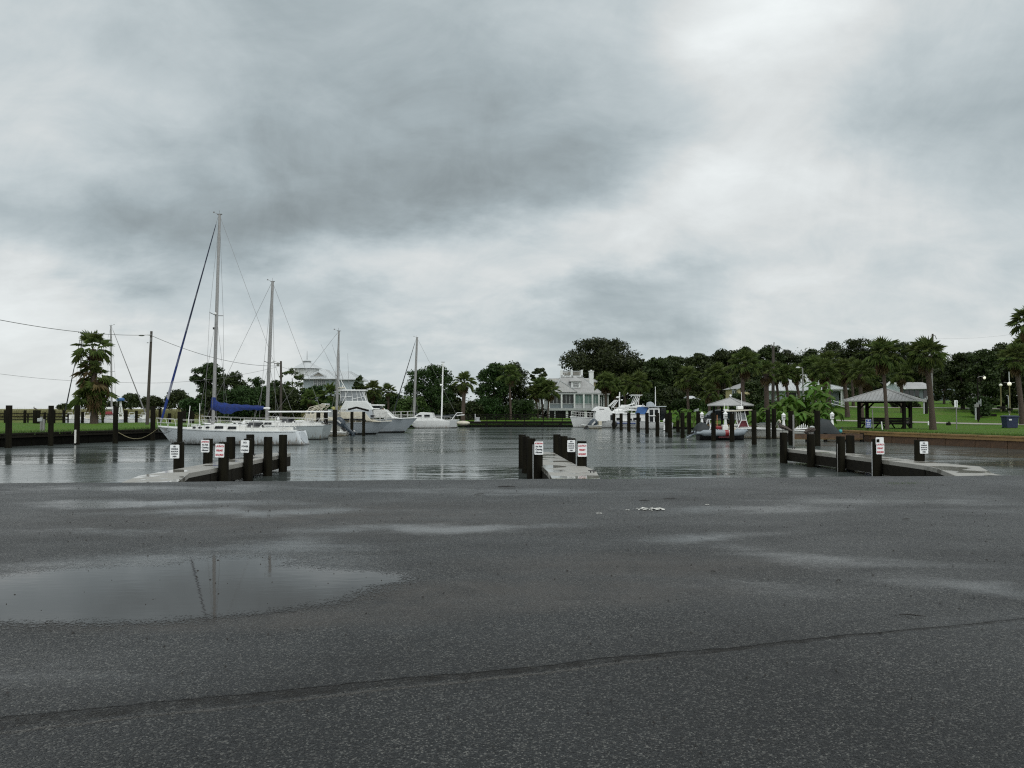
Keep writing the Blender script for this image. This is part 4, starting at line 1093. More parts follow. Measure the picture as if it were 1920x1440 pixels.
# sloop with dark furled jib whose mast stands over the twin hulled boat
sailboat(733, 862, 121, 'sailboat with dark furled jib, mast rising left of the catamaran mast', 776, 633, mast_top_px=781.5, hullm='hull_white', detail=False, jib='black_cover', mast_r=.15, boom_px=850, boom_py=781, cover='black_cover', fb=1.2, fs=1.0, fm=.9, spread=.35)
# boats in the basin beyond the lawn
sailboat(118, 190, 116, 'sailboat moored beyond the lawn, its mast top just above the palm on the frame side', 149, 626, detail=False, mast_top_px=151, jib='black_cover', mast_r=.10, fb=1.3, fs=1.1, fm=1.0)
sailboat(278, 165, 118, 'sailboat beyond the lawn with the tallest mast behind the palm', 210, 611, mast_top_px=205.5, detail=False, flip=True, jib='rigging', mast_r=.10, fb=1.3, fs=1.1, fm=1.0)

def side_frame(px0, Y, zbase=ZW):
    """returns fx, fz turning photo columns/rows into local metres for an object whose origin sits at px0"""
    x0 = X(px0, Y)
    return (lambda px: X(px, Y) - x0), (lambda py: Z(py, Y) - zbase)
def outboard(px, py, Y, size, label, tilt=0.0, rz=0.0, mt='outboard_grey', parent=None, loc=None):
    """cowl, midsection, gearcase and propeller; origin at the transom clamp"""
    r = root('outboard_motor', (X(px, Y), Y, Z(py, Y)) if loc is None else loc, label, 'outboard motor', 'outboard motors', rz=rz)
    r.rotation_euler = (0, tilt, rz)
    s = size
    rs = [[(x * s + a * s * math.cos(t), b * s * math.sin(t), z * s) for t in [2 * math.pi * j / 12 for j in range(12)]] for z, x, a, b in
          ((.02, .10, .17, .13), (.08, .10, .23, .17), (.30, .12, .27, .19), (.52, .12, .25, .17), (.62, .10, .18, .12), (.66, .08, .08, .06))]
    MB().rings(rs).build('cowling', M[mt], r, smooth=True)
    mb = MB(); mb.box(.10 * s, -.192 * s, .36 * s, .10 * s, .01, .3 * s); mb.build('decal', M['steel_rail'], r)
    MB().rings([[(.10 * s + a * s * math.cos(t), b * s * math.sin(t), z * s) for t in [2 * math.pi * j / 8 for j in range(8)]] for z, a, b in ((.02, .13, .09), (-.35, .10, .05), (-.60, .11, .04), (-.8, .09, .03))]).build('midsection', M[mt], r, smooth=True)
    g = MB(); g.tube([(-.12 * s, 0, -.82 * s), (.0, 0, -.82 * s), (.28 * s, 0, -.82 * s)], [.02 * s, .06 * s, .045 * s], 8)
    g.box(.12 * s, 0, -.60 * s, .36 * s, .14 * s, .02 * s); g.prism([(.02 * s, -.84 * s), (.16 * s, -.84 * s), (.10 * s, -1.0 * s)], -.012 * s, .012 * s)
    g.build('gearcase', M[mt], r, smooth=False)
    p = MB()
    for a in range(3):
        t = 2 * math.pi * a / 3; c, sn = math.cos(t), math.sin(t)
        p.add([(.30 * s, 0, -.82 * s), (.26 * s, .16 * s * c - .05 * s * sn, -.82 * s + .16 * s * sn + .05 * s * c), (.30 * s, .18 * s * c, -.82 * s + .18 * s * sn), (.34 * s, .14 * s * c + .06 * s * sn, -.82 * s + .14 * s * sn - .06 * s * c)], [(0, 1, 2, 3)])
    p.build('propeller', M['steel_rail'], r)
    MB().box(-.08 * s, 0, -.15 * s, .14 * s, .2 * s, .35 * s).build('clamp_bracket', M['black_rubber'], r)
    return r

# ---- sport cruiser with tall flybridge enclosure (bow to the channel)
Y = 84
fx, fz = side_frame(735, Y)
r = root('motor_cruiser', (X(735, Y), Y, ZW), 'weathered sportfishing cruiser with canvas enclosed flybridge and grey hull', 'motor boat', 'moored motor boats', rz=math.pi + R(6))
h, prof = hull(r, 10.5, 3.6, 1.40, 1.22, 1.1, 'hull_grey_blue', rake=1.7, trans=.92, trake=.1, deck='cream_gel', chine=True)
G = lambda px: -fx(px)          # local x grows towards the stern (picture left)
def bx(name, p0, p1, z0, z1, w, mt, rr=r, bev=.05, taper0=0, taper1=0, y=0):
    """side-on block between columns p0..p1 and rows z0 (low) .. z1 (high); tapers slope the ends"""
    a, b = sorted((G(p0), G(p1)))
    return MB().prism([(a, fz(z0)), (b, fz(z0)), (b - taper1, fz(z1)), (a + taper0, fz(z1))], y - w / 2, y + w / 2).build(name, M[mt], rr, bevel=bev)
bx('house', 700, 590, 789, 772, 2.7, 'cream_gel', taper0=.8, taper1=.3)
bx('window_band', 690, 625, 788, 784.5, 3.0, 'dark_glass', bev=0, taper0=.2)
bx('foredeck_trunk', 716, 655, 791, 783, 2.2, 'cream_gel', taper0=1.6)
bx('windscreen', 645, 604, 778.5, 771.5, 2.75, 'clear_vinyl', taper0=.9, taper1=.9)
bx('pilothouse', 701, 652, 784, 768, 2.4, 'grey_gel', taper0=.1)
bx('bridge_canvas', 702, 641, 768.5, 752, 2.3, 'trim_white', taper0=.75, taper1=.5)
bx('bridge_brow', 712, 686, 767.5, 765.5, 2.2, 'clean_white')
bx('enclosure', 688, 641, 753, 733, 2.0, 'clear_vinyl', taper0=.45, taper1=0)
bx('hardtop', 689, 637, 733.5, 731.2, 2.4, 'clean_white', bev=.03)
bx('side_window', 703, 697, 782, 778, 2.5, 'dark_glass', bev=0)
fr = MB()
for a, b in (((641, 756), (642, 732)), ((652, 754), (650, 733)), ((664, 753), (662, 733)), ((673, 753), (671, 733)), ((682, 752), (676, 733)), ((688, 752), (680, 733)), ((645, 756), (655, 734)), ((642, 745), (662, 744)), ((662, 749), (684, 744)), ((690, 760), (684, 732))):
    fr.tube([(G(a[0]), -1.03, fz(a[1])), (G(b[0]), -1.03, fz(b[1]))], .028, 5)
fo = fr.build('enclosure_frame', M['clean_white'], r); inst(fo.data, 'enclosure_frame', r, loc=(0, 2.06, 0))
ld = MB()
for sg in (-.5, .1): ld.tube([(G(634), sg, fz(770)), (G(635), sg, fz(733))], .03, 5)
for i in range(6): ld.tube([(G(634), -.5, fz(768 - i * 6)), (G(634), .1, fz(768 - i * 6))], .03, 5)
ld.build('ladder', M['clean_white'], r)
tw = MB()
for a, b in (((639, 731), (636, 712)), ((650, 731), (640, 713)), ((643, 731), (643, 722)), ((637, 727), (648, 727))):
    tw.tube([(G(a[0]), -.3, fz(a[1])), (G(b[0]), -.2, fz(b[1]))], .035, 5)
tw.build('half_tower', M['clean_white'], r)
bx('tower_plate', 648, 636, 728.5, 726.5, 1.0, 'cream_gel', bev=.02)
for px0, py0, px1, py1 in ((637, 716, 601, 645), (645, 716, 622, 645), (655, 731, 651, 662)):
    MB().tube([(G(px0), -.4, fz(py0)), (G(px1), -.9, fz(py1))], [.022, .010], 5).build('outrigger_pole', M['rigging'], r)
yc = MB()
for i in range(9): yc.ball((G(625 + i * 2.6), -1.0 + .2 * (i % 2), fz(765 + 2.2 * math.sin(i * 1.7))), .22, 6, 5, (1, .8, .7))
yc.build('yellow_bundle', M['yellow_cloth'], r, smooth=True)
rails(r, 10.5, prof, .06, .4, 6, .6, wires=1, rad=.022)
bs = MB(); bs.tube([(G(727), -.9, fz(776)), (G(738), -.2, fz(785))], .09, 6); bs.build('bow_plank', M['clean_white'], r)
# pale blue-grey hulled yacht just beyond
Y = 90
fx, fz = side_frame(783, Y)
r = root('motor_yacht', (X(783, Y), Y, ZW), 'pale blue grey hulled motor yacht, its flared bow beyond the sportfishing cruiser', 'motor boat', 'moored motor boats', rz=math.pi + R(4))
h, prof = hull(r, 12.5, 4.0, 1.68, 1.38, 1.3, 'hull_grey_blue', rake=1.5, trans=.92, trake=.1, chine=True, deck='clean_white')
bx('cabin', 742, 640, 783, 768, 2.8, 'white_gel', rr=r, taper0=1.0)
bx('pilot_roof', 721, 690, 761, 758.5, 2.4, 'clean_white', rr=r, bev=.03)
bx('pilot_glass', 718, 690, 770, 761, 2.1, 'dark_glass', rr=r, taper0=.2)
bx('foredeck', 756, 722, 785, 781, 2.6, 'clean_white', rr=r, taper0=1.3)
MB().tube([(G(704), -1.3, fz(765)), (G(715), -1.3, fz(775))], .10, 5).build('bait_board', M['clean_white'], r)
MB().tube([(G(718), -1.3, fz(766)), (G(729), -1.3, fz(781))], .10, 5).build('davit', M['clean_white'], r)
MB().box(G(709), -1.2, fz(772), 1.1, .15, .7).build('open_hatch', M['orange_wood'], r)
rails(r, 12.5, prof, .03, .5, 8, .75, wires=2, rad=.022)
MB().prism([(G(734), fz(787.5)), (G(750), fz(787.5)), (G(750), fz(788.6)), (G(734), fz(788.6))], -1.72, -1.70).build('name_board', M['rigging'], r)
# tilted outboard on a low skiff near the timber frame
Y = 79
fx, fz = side_frame(600, Y)
r = root('skiff', (X(600, Y), Y, ZW), 'low white skiff with big tilted engine between the transom boat and cruiser', 'boat', 'moored motor boats')
hull(r, X(652, Y) - X(600, Y), 1.7, .55, .42, .38, 'hull_skiff', rake=.6, trans=.9, trake=.05, draft=.15)
MB().box(2.3, 0, .55, .6, .5, .35).build('console', M['white_gel'], r, bevel=.03)
outboard(652, 800, Y, 1.55, 'large blue grey outboard tilted up under the small timber frame', tilt=-R(48), loc=(X(644, Y), Y - .2, Z(800, Y)))
# white jumble boat between sloop stern and cruiser: small express with arch
Y = 78
fx, fz = side_frame(640, Y)
r = root('express_boat', (X(640, Y), Y + 2, ZW), 'small white express boat with canvas arch behind the sloop stern', 'motor boat', 'moored motor boats', rz=math.pi)
hull(r, 5.2, 2.3, 1.3, 1.0, .9, 'hull_skiff', rake=.9, trans=.9, trake=.1, chine=True)
bx('cabin', 625, 565, 789, 776, 2.0, 'cream_gel', rr=r, taper0=1.3, taper1=.2)
bx('curtain', 612, 605, 789, 768, 1.6, 'grey_gel', rr=r)
ar = MB()
for a, b in (((562, 786), (575, 764)), ((575, 764), (603, 757)), ((568, 789), (582, 768)), ((582, 768), (606, 760)), ((603, 757), (596, 775)), ((588, 775), (606, 760)), ((560, 774), (590, 763))):
    for sg in (-.9, .9): ar.tube([(G(a[0]), sg, fz(a[1])), (G(b[0]), sg, fz(b[1]))], .04, 5)
ar.build('arch_frame', M['cream_gel'], r)
bx('arch_seat', 606, 597, 759, 756.5, 1.6, 'clean_white', rr=r, bev=.02)
# catamaran
Y = 112
fx, fz = side_frame(767, Y)
r = root('catamaran', (X(767, Y), Y, ZW), 'white twin hulled cabin boat with bare mast near the far bank', 'catamaran', 'moored sailing boats')
G = fx
for yy in (-1.5, 1.6):
    q = bpy.data.objects.new('float', None)
    rs = []
    Lc = fx(856)
    for i in range(15):
        s = i / 14; b = .48 * (math.sin(min(1, s / .4) * math.pi / 2)) ** .7 * (1 if s < .7 else 1 - .3 * (s - .7) / .3); z1 = .95 + .10 * (1 - s); x = s * Lc; rk = 1.15 * (1 - s) ** 3
        rs.append([(x, yy + b, z1), (x + rk * .4, yy + b * .9, .5), (x + rk, yy + b * .6, 0), (x + rk * 1.3, yy, -.3), (x + rk, yy - b * .6, 0), (x + rk * .4, yy - b * .9, .5), (x, yy - b, z1)])
    MB().rings(rs).build('float', M['hull_clean'], r, smooth=True)
MB().prism([(fx(776), 1.0), (fx(838), 1.0), (fx(828), 1.25), (fx(815), 1.35), (fx(812), fz(774)), (fx(790), fz(773)), (fx(780), fz(780))], -1.5, 1.6).build('cabin', M['hull_clean'], r, bevel=.06)
MB().box(fx(812), 0, .86, fx(856) - fx(776), 3.6, .28).build('bridge_deck', M['hull_clean'], r, bevel=.05)
window(r, [(fx(798), fz(782)), (fx(808), fz(782)), (fx(808), fz(777.5)), (fx(798), fz(777.5))], -1.53, .03)
window(r, [(fx(783), fz(781)), (fx(793), fz(781)), (fx(793), fz(778)), (fx(787), fz(778))], -1.53, .03)
m = MB().tube([(fx(828), 0, 1.1), (fx(830.5), 0, fz(680))], [.11, .09], 8).build('mast', M['clean_white'], r, smooth=True)
MB().tube([(fx(830.2), -.9, fz(726)), (fx(830.2), .9, fz(728))], .04, 5).build('spreader', M['clean_white'], m)
MB().tube([(fx(825), 0, fz(722)), (fx(830), 0, fz(722))], .14, 6).build('radar', M['clean_white'], m)
MB().box(fx(830.5), 0, fz(679), .5, .1, .08).build('masthead', M['rigging'], m)
MB().tube([(fx(830), 0, fz(782)), (fx(856), 0, fz(779))], .22, 8).build('stowed_sail', M['black_cover'], r, smooth=True)
tg = MB(); tg.tube([(fx(848), -1.2, fz(787)), (fx(858), -1.2, fz(774)), (fx(868), -1.2, fz(774))], .05, 5); tg.tube([(fx(846), 1.2, fz(780)), (fx(870), 1.2, fz(778))], .07, 5); tg.build('davits', M['clean_white'], r)
rails(r, Lc, lambda s: (1.9, 1.0), .05, .9, 7, .55, rad=.02, wires=1)
MB().box(fx(852), -1.9, .62, .9, .12, .9).build('fender_mat', M['trim_grey'], r)
dg = root('dinghy', (X(860, 112), 112, Z(792, 112)), 'small upturned cream dinghy hanging behind the catamaran', 'dinghy')
MB().ball((X(868, 112) - X(860, 112), 0, -.1), 1, 12, 8, (1.0, .5, .33)).build('hull', M['cream_gel'], dg, smooth=True)
# small boats seen beyond the lawn
for i, (p0, p1, Y, lb, cm) in enumerate([(122, 146, 114, 'small white open boat beyond the lawn between two fence pilings', 'white_gel'), (152, 180, 115, 'small cream boat beyond the lawn at the palm foot', 'cream_gel'),
                                         (186, 222, 117, 'white cabin boat with red canvas beyond the lawn behind the palm', 'white_gel'), (236, 262, 115, 'low grey white boat beyond the lawn behind the street lamp pole', 'grey_gel'), (262, 282, 113, 'low white runabout beyond the lawn nearest the sloop bow', 'white_gel')]):
    fx, fz = side_frame(p0, Y)
    r = root('small_boat', (X(p0, Y), Y, ZW), lb, 'boat', 'boats beyond the lawn')
    L = fx(p1)
    hull(r, L, 1.7, 1.5, 1.25, 1.2, 'hull_clean', rake=.5, trans=.9, trake=.05)
    MB().box(L * .55, 0, 1.55, L * .35, 1.1, .5, tp=.8).build('console', M[cm], r, bevel=.05)
    if i == 2:
        MB().box(L * .45, 0, 2.05, L * .62, 1.5, .42, tp=.9).build('canvas', M['red_paint'], r, bevel=.08)
        MB().box(L * .55, 0, 2.75, L * .42, 1.3, .35, tp=.9).build('flybridge', M['white_gel'], r, bevel=.06)
        MB().tube([(L * .3, -.5, 2), (L * .32, -.5, 3.2)], .04, 5).tube([(L * .8, -.5, 2), (L * .8, -.5, 3.0)], .04, 5).build('canopy_poles', M['clean_white'], r)
    else:
        MB().tube([(L * .4, -.6, 1.6), (L * .4, -.6, 2.1), (L * .75, -.6, 2.1), (L * .75, -.6, 1.6)], .035, 5).build('rail', M['clean_white'], r)
# big blue-topped frame beside the palm
fx, fz = side_frame(227, 110)
r = root('boat_hoist', (X(227, 110), 110, -.3), 'white triangular hoist frame with blue roll on top beside the palm', 'hoist')
zf = lambda py: Z(py, 110) + .3
hf = MB()
for a, b in (((221, 792), (226, 752)), ((231, 785), (226, 752)), ((222, 775), (230, 775)), ((224, 762), (228, 762))):
    hf.beam((fx(a[0]), 0, zf(a[1])), (fx(b[0]), 0, zf(b[1])), .12, .12)
hf.prism([(fx(225.5), zf(752)), (fx(231.5), zf(778)), (fx(225), zf(778))], .1, .14)
hf.build('frame', M['clean_white'], r)
MB().tube([(fx(220), 0, zf(749)), (fx(232), 0, zf(749))], .22, 8).build('blue_roll', M['light_blue_canvas'], r, smooth=True)

# ---- far trawlers on the other side
Y = 114
fx, fz = side_frame(1070, Y)
G = fx
def part(name, pts, w, mt, rr, bev=.05, y=0): return MB().prism([(fx(a), fz(b)) for a, b in pts], y - w / 2, y + w / 2).build(name, M[mt], rr, bevel=bev)
r = root('trawler_yacht', (X(1070, Y), Y + 1.5, ZW), 'white trawler yacht with high bow and flybridge before the grey roofed house', 'motor boat', 'moored motor boats', rz=R(5))
h, prof = hull(r, 9.5, 3.3, 1.55, 1.2, 1.0, 'hull_clean', rake=.5, trans=.9, trake=.1)
rails(r, 9.5, prof, .02, .35, 5, .75, rad=.035, wires=2)
r = root('flybridge_cruiser', (X(1104, Y), Y - 1.5, ZW), 'long white flybridge cruiser moored beside the trawler with crowded top deck', 'motor boat', 'moored motor boats')
fx, fz = side_frame(1104, Y - 1.5)
h, prof = hull(r, fx(1213), 3.8, 1.15, 1.0, 1.0, 'hull_clean', rake=.4, trans=.95, trake=.1)
part('main_cabin', [(1112, 790), (1112, 778), (1114, 771), (1148, 771), (1148, 790)], 2.9, 'clean_white', r)
part('aft_cabin', [(1148, 793), (1148, 776), (1212, 777), (1212, 793)], 3.2, 'clean_white', r)
part('upper_deck', [(1143, 776.4), (1143, 773.6), (1213, 774.4), (1213, 776.4)], 3.4, 'clean_white', r, .03)
part('fly_screen', [(1108, 770.6), (1112, 766), (1118, 762), (1138, 764), (1142, 770.6)], 2.6, 'clean_white', r)
part('fly_vent', [(1120, 768), (1129, 768), (1129, 766.5), (1120, 766.5)], 2.66, 'rigging', r, 0)
part('blue_band', [(1147, 793.5), (1212, 794), (1212, 792.6), (1147, 792)], 3.85, 'sign_blue', r, 0)
for p0, p1 in ((1151, 1159), (1182, 1196)): part('window', [(p0, 789), (p1, 789), (p1, 783), (p0, 783)], 3.26, 'dark_glass', r, 0)
part('door', [(1140, 791), (1145, 791), (1145, 778), (1140, 778)], 2.96, 'dark_glass', r, 0)
part('small_window', [(1178, 783.5), (1176, 788), (1181, 788)], 3.3, 'dark_glass', r, 0)
MB().tube([(fx(1159), 0, fz(772)), (fx(1160), 0, fz(735))], [.10, .07], 8).build('mast', M['clean_white'], r)
rd = MB(); rd.ball((fx(1157), 0, fz(745)), .28, 10, 6, (1.1, 1.1, .45)); rd.ball((fx(1164), 0, fz(750)), .18, 8, 6, (1, 1, .5)); rd.build('radar_dome', M['clean_white'], r, smooth=True)
cm = MB()
rr2 = random.Random(5)
for i in range(16):
    x = fx(1164 + rr2.random() * 34); z = fz(770 - rr2.random() * 9); cm.box(x, rr2.uniform(-1, 1), z, rr2.uniform(.5, 1.3), .5, rr2.uniform(.12, .4), rr2.uniform(-.3, .3))
cm.build('deck_gear', M['clean_white'], r, bevel=.03)
MB().ball((fx(1160), 0, fz(772)), 1, 12, 7, (1.0, .9, .5)).build('covered_tender', M['clean_white'], r, smooth=True)
tw = MB()
for a, b in (((1185, 758), (1194, 741)), ((1188, 760), (1197, 741)), ((1182, 760), (1190, 741)), ((1168, 762), (1188, 756)), ((1140, 762), (1152, 750)), ((1146, 764), (1156, 750)), ((1192, 765), (1195, 745))):
    for yy in (-.8, .8): tw.tube([(fx(a[0]), yy, fz(a[1])), (fx(b[0]), yy, fz(b[1]))], .05, 5)
tw.build('tower_legs', M['clean_white'], r)
MB().box((fx(1180) + fx(1201)) / 2, 0, fz(741), fx(1201) - fx(1180), 1.9, .10).build('tower_top', M['clean_white'], r, bevel=.02)
rails(r, fx(1213), lambda s: (1.5, fz(774)), .4, .98, 8, .75, rad=.025, wires=2)
fb = root('fender', (X(1153, 109), 109.6, Z(796, 109)), 'round dark fender hanging on the flybridge cruiser side', 'fender')
MB().ball((0, 0, 0), .42, 12, 8, (1, .6, 1)).build('fender_ball', M['black_rubber'], fb, smooth=True)
Y = 108
r = root('skiff', (X(1090, Y), Y, ZW), 'low pale skiff carrying the dark engine before the white trawler', 'boat', 'moored motor boats')
fx, fz = side_frame(1090, Y); hull(r, fx(1128), 1.6, .5, .42, .42, 'hull_skiff', rake=.4, trans=.9, trake=.05, draft=.15)
outboard(1098, 800, Y, 2.0, 'big dark outboard tilted up on the far skiff by the trawler bow', tilt=R(42), loc=(X(1103, Y), Y - .4, Z(799, Y)), rz=0)
MB().box(fx(1124), 0, .75, .5, .5, .55, .4).build('cooler', M['cream_gel'], r, bevel=.05)
# wheelhouse cruiser with blue canvas
Y = 106
r = root('wheelhouse_cruiser', (X(1190, Y), Y, ZW), 'white wheelhouse cruiser with slanted blue canvas screen', 'motor boat', 'moored motor boats')
fx, fz = side_frame(1190, Y)
hull(r, fx(1258), 3.2, 1.1, .9, .8, 'hull_clean', rake=.4, trans=.95, trake=.1)
part('blue_canvas', [(1193, 776), (1207, 777), (1213, 763), (1198, 763)], 2.2, 'light_blue_canvas', r, .03)
part('wheelhouse', [(1208, 776), (1214, 765), (1234, 764), (1234, 798), (1212, 798), (1212, 777)], 2.3, 'clean_white', r, .05)
for p0, p1 in ((1215, 1222), (1224.5, 1231)): part('window', [(p0, 792), (p1, 792), (p1, 768), (p0, 768)], 2.36, 'dark_glass', r, 0)
part('roof', [(1205, 763.5), (1205, 761.8), (1246, 761.5), (1246, 763.2)], 2.7, 'grey_gel', r, .03)
part('aft_curtain', [(1236, 788), (1246, 788), (1246, 765), (1236, 765)], 2.1, 'dark_glass', r, 0)
part('side_rail_panel', [(1196, 779), (1232, 778.4), (1232, 780), (1196, 780.6)], 2.5, 'clean_white', r, 0)
part('roof_pod', [(1213, 761.5), (1214, 755), (1219, 753), (1224, 756), (1227, 761.5)], 1.4, 'grey_gel', r)
MB().tube([(fx(1229), 0, fz(762)), (fx(1229), 0, fz(725))], [.07, .04], 6).build('antenna', M['clean_white'], r)
MB().tube([(fx(1205.5), 0, fz(762)), (fx(1205.5), 0, fz(757))], [.05, .04], 6).build('horn', M['clean_white'], r)

# rigid inflatable
Y = 69
fx, fz = side_frame(1290, Y)
r = root('inflatable_boat', (X(1300, Y), Y, ZW), 'grey rigid inflatable with covered engine and red and white bow band', 'inflatable boat', 'moored motor boats')
fx, fz = side_frame(1300, Y)
def tubeseg(p0, p1, mt, nm='air_tube'):
    for yy in (-.95, .95):
        n = 6; pts = [(fx(p0 + (p1 - p0) * i / n), yy * (1 - .75 * max(0, ((p0 + (p1 - p0) * i / n) - 1375) / 22) ** 2), .62 + .16 * max(0, ((p0 + (p1 - p0) * i / n) - 1365) / 30) ** 2) for i in range(n + 1)]
        rad = [.27 if 1308 < (p0 + (p1 - p0) * i / n) < 1392 else .12 for i in range(n + 1)]
        MB().tube(pts, rad, 12).build(nm, M[mt], r, smooth=True)
tubeseg(1301, 1341, 'tube_grey'); tubeseg(1341, 1353, 'tube_grey'); tubeseg(1353, 1360, 'red_paint', 'red_band'); tubeseg(1360, 1368, 'sign_white', 'white_band'); tubeseg(1368, 1398, 'tube_grey')
rs = []
for i in range(10):
    s = i / 9; x = fx(1308) + (fx(1394) - fx(1308)) * s; b = .85 * (1 - max(0, s - .6) ** 2 * 5.5); b = max(b, .04)
    rs.append([(x, b, .45), (x, b * .8, .1 + .25 * max(0, s - .7)), (x, 0, -.25 + 1.0 * max(0, s - .75)), (x, -b * .8, .1 + .25 * max(0, s - .7)), (x, -b, .45)])
MB().rings(rs).build('hull', M['black_rubber'], r, smooth=True)
MB().box(fx(1355), 0, .35, fx(1368) - fx(1342), 1.95, .28).build('red_hull_band', M['dark_red'], r)
cv = []
for i in range(8):
    s = i / 7; x = fx(1303) + (fx(1330) - fx(1303)) * s; hh = .95 * math.sin(math.pi * min(1, .12 + s * .8)) ** .6
    cv.append([(x, .8 * math.cos(a), .62 + hh * math.sin(a) * (.95 + .08 * math.sin(i * 3 + j))) for j, a in enumerate([math.pi * q / 8 for q in range(9)])])
MB().rings(cv, closed=True).build('cover', M['black_cover'], r, smooth=True)
fm = MB(); fm.tube([(fx(1326), -.8, .85), (fx(1331), -.8, 1.75), (fx(1334), -.8, 1.75), (fx(1336), -.8, .9)], .04, 6); fm.tube([(fx(1326), .8, .85), (fx(1331), .8, 1.75), (fx(1334), .8, 1.75), (fx(1336), .8, .9)], .04, 6); fm.tube([(fx(1331), -.8, 1.75), (fx(1331), .8, 1.75)], .04, 6); fm.build('roll_bar', M['clean_white'], r)
MB().box(fx(1358), -.1, 1.0, .55, .6, .6, tp=.8).build('console', M['white_gel'], r, bevel=.05)
MB().box(fx(1347), .1, 1.05, .5, .5, .25).build('red_bag', M['red_paint'], r, bevel=.06)
MB().box(fx(1369), -.2, .95, .6, .6, .35, .3).build('bow_bag', M['cream_gel'], r, bevel=.06)
MB().tube([(fx(1344.5), 0, .8), (fx(1344.5), 0, 2.15)], .035, 6).build('orange_staff', M['orange_wood'], r)
outboard(1294, 812, Y, .85, 'small grey outboard tilted at the inflatable stern', tilt=R(62), mt='tube_grey', loc=(X(1301, Y), Y, ZW + .62))
# centre console boat
Y = 72
r = root('centre_console_boat', (X(1371, Y), Y + .8, ZW), 'white centre console fishing boat with white framed hardtop and dark red console', 'motor boat', 'moored motor boats')
fx, fz = side_frame(1371, Y)
h, prof = hull(r, fx(1546), 2.6, 1.12, .84, .62, 'hull_skiff', rake=1.1, trans=.95, trake=.1, chine=True, deck='clean_white')
part('gunwale', [(1375, 803.5), (1375, 802), (1546, 807.6), (1546, 809)], 2.5, 'clean_white', r, .02)
part('console', [(1386, 802), (1391, 788.5), (1401, 788.5), (1405, 802)], .95, 'dark_red', r, .04)
part('windscreen', [(1390.5, 788), (1392, 774), (1398.5, 774), (1400.5, 788)], .8, 'clear_vinyl', r, 0)
fr = MB()
for a, b in (((1384, 802), (1391, 788)), ((1391, 788), (1389.5, 771.5)), ((1405, 803), (1400.5, 788)), ((1400.5, 788), (1397, 771.5)), ((1390, 788), (1401, 788)), ((1387, 788), (1386, 772)), ((1382.5, 790), (1381.5, 773)), ((1382.5, 790), (1386, 800))):
    for yy in (-.62, .62): fr.tube([(fx(a[0]), yy, fz(a[1])), (fx(b[0]), yy, fz(b[1]))], .035, 6)
fr.build('hardtop_frame', M['clean_white'], r)
part('hardtop', [(1362, 771.5), (1377, 769.6), (1410, 768.0), (1410, 769.6), (1377, 771.6)], 1.8, 'cream_gel', r, .02)
part('radar', [(1386.5, 767.8), (1386.5, 761.5), (1397, 761.5), (1397, 767.8)], .6, 'clean_white', r, .05)
for i in range(5): MB().tube([(fx(1360 + i * 3.4), -.6 + .3 * i, fz(771)), (fx(1358.5 + i * 3.4), -.6 + .3 * i, fz(767 + (i % 2)))], .06, 5).build('rod_holder', M['clean_white'], r)
MB().tube([(fx(1369.5), 0, fz(769)), (fx(1369.5), 0, fz(757))], .02, 4).build('whip_antenna', M['clean_white'], r)
MB().tube([(fx(1365), .4, fz(769)), (fx(1364.7), .4, fz(756))], .03, 4).build('whip_antenna', M['clean_white'], r)
MB().tube([(fx(1396.5), .2, fz(762)), (fx(1396.5), .2, fz(735))], [.03, .02], 5).build('antenna', M['clean_white'], r)
st = MB(); st.box(fx(1383), 0, fz(797), .45, .9, .12); st.tube([(fx(1383), 0, fz(803)), (fx(1383), 0, fz(797))], .06, 6); st.build('helm_seat', M['white_gel'], r)
en = root('covered_engine', (X(1557, 66), 66.4, Z(812, 66)), 'large black covered engine on the stern of the centre console boat', 'engine')
rs = []
for i in range(9):
    s = i / 8; x = -1.1 + 1.9 * s; hh = [.5, 1.0, 1.15, 1.2, 1.15, 1.0, .75, .45, .2][i]
    rs.append([(x, .5 * math.cos(a), -.3 + (hh + .3) * max(0, math.sin(a)) ** .8 * (1 + .05 * math.sin(i * 2 + j))) for j, a in enumerate([math.pi * q / 8 for q in range(9)])])
MB().rings(rs).build('cover', M['black_cover'], en, smooth=True)
MB().tube([(.5, -.2, -.3), (.9, -.2, .1), (1.05, -.2, .5)], [.10, .08, .04], 6).build('bracket', M['black_rubber'], en)
MB().ball((.85, -.3, .15), .16, 8, 6).build('float', M['teal_paint'], en)
# dinghy behind its deck
for px0, px1, Y, lb, mt_ in ((1418, 1445, 77, 'pale grey dinghy seen over the centre console deck before the bananas', 'tube_grey'), (1443, 1462, 76, 'dark grey dinghy bow seen beside a piling over the centre console deck', 'grey_gel')):
    r = root('dinghy', (X(px0, Y), Y, ZW), lb, 'dinghy', 'dinghies by the banana plants'); L = X(px1, Y) - X(px0, Y)
    hull(r, L, 1.2, 1.25, 1.2, 1.3, 'hull_skiff', rake=.2, trans=.8, trake=.05); MB().box(L * .5, 0, 1.32, L * .6, .5, .14).build('thwart', M[mt_], r)
r = root('crab_trap', (X(1497, 74), 73, -.25), 'white wire basket lying on the park dock behind the pelican', 'basket')
tr = MB()
for i in range(6): tr.tube([(-.5 + .2 * i, 0, 0), (-.45 + .18 * i, .0, .5 - .1 * abs(i - 3)), (-.5 + .2 * i, .5, 0)], .02, 4)
tr.tube([(-.6, 0, .05), (.7, 0, .05)], .03, 4); tr.box(0, .2, .02, 1.3, .6, .04); tr.build('wire_frame', M['clean_white'], r)
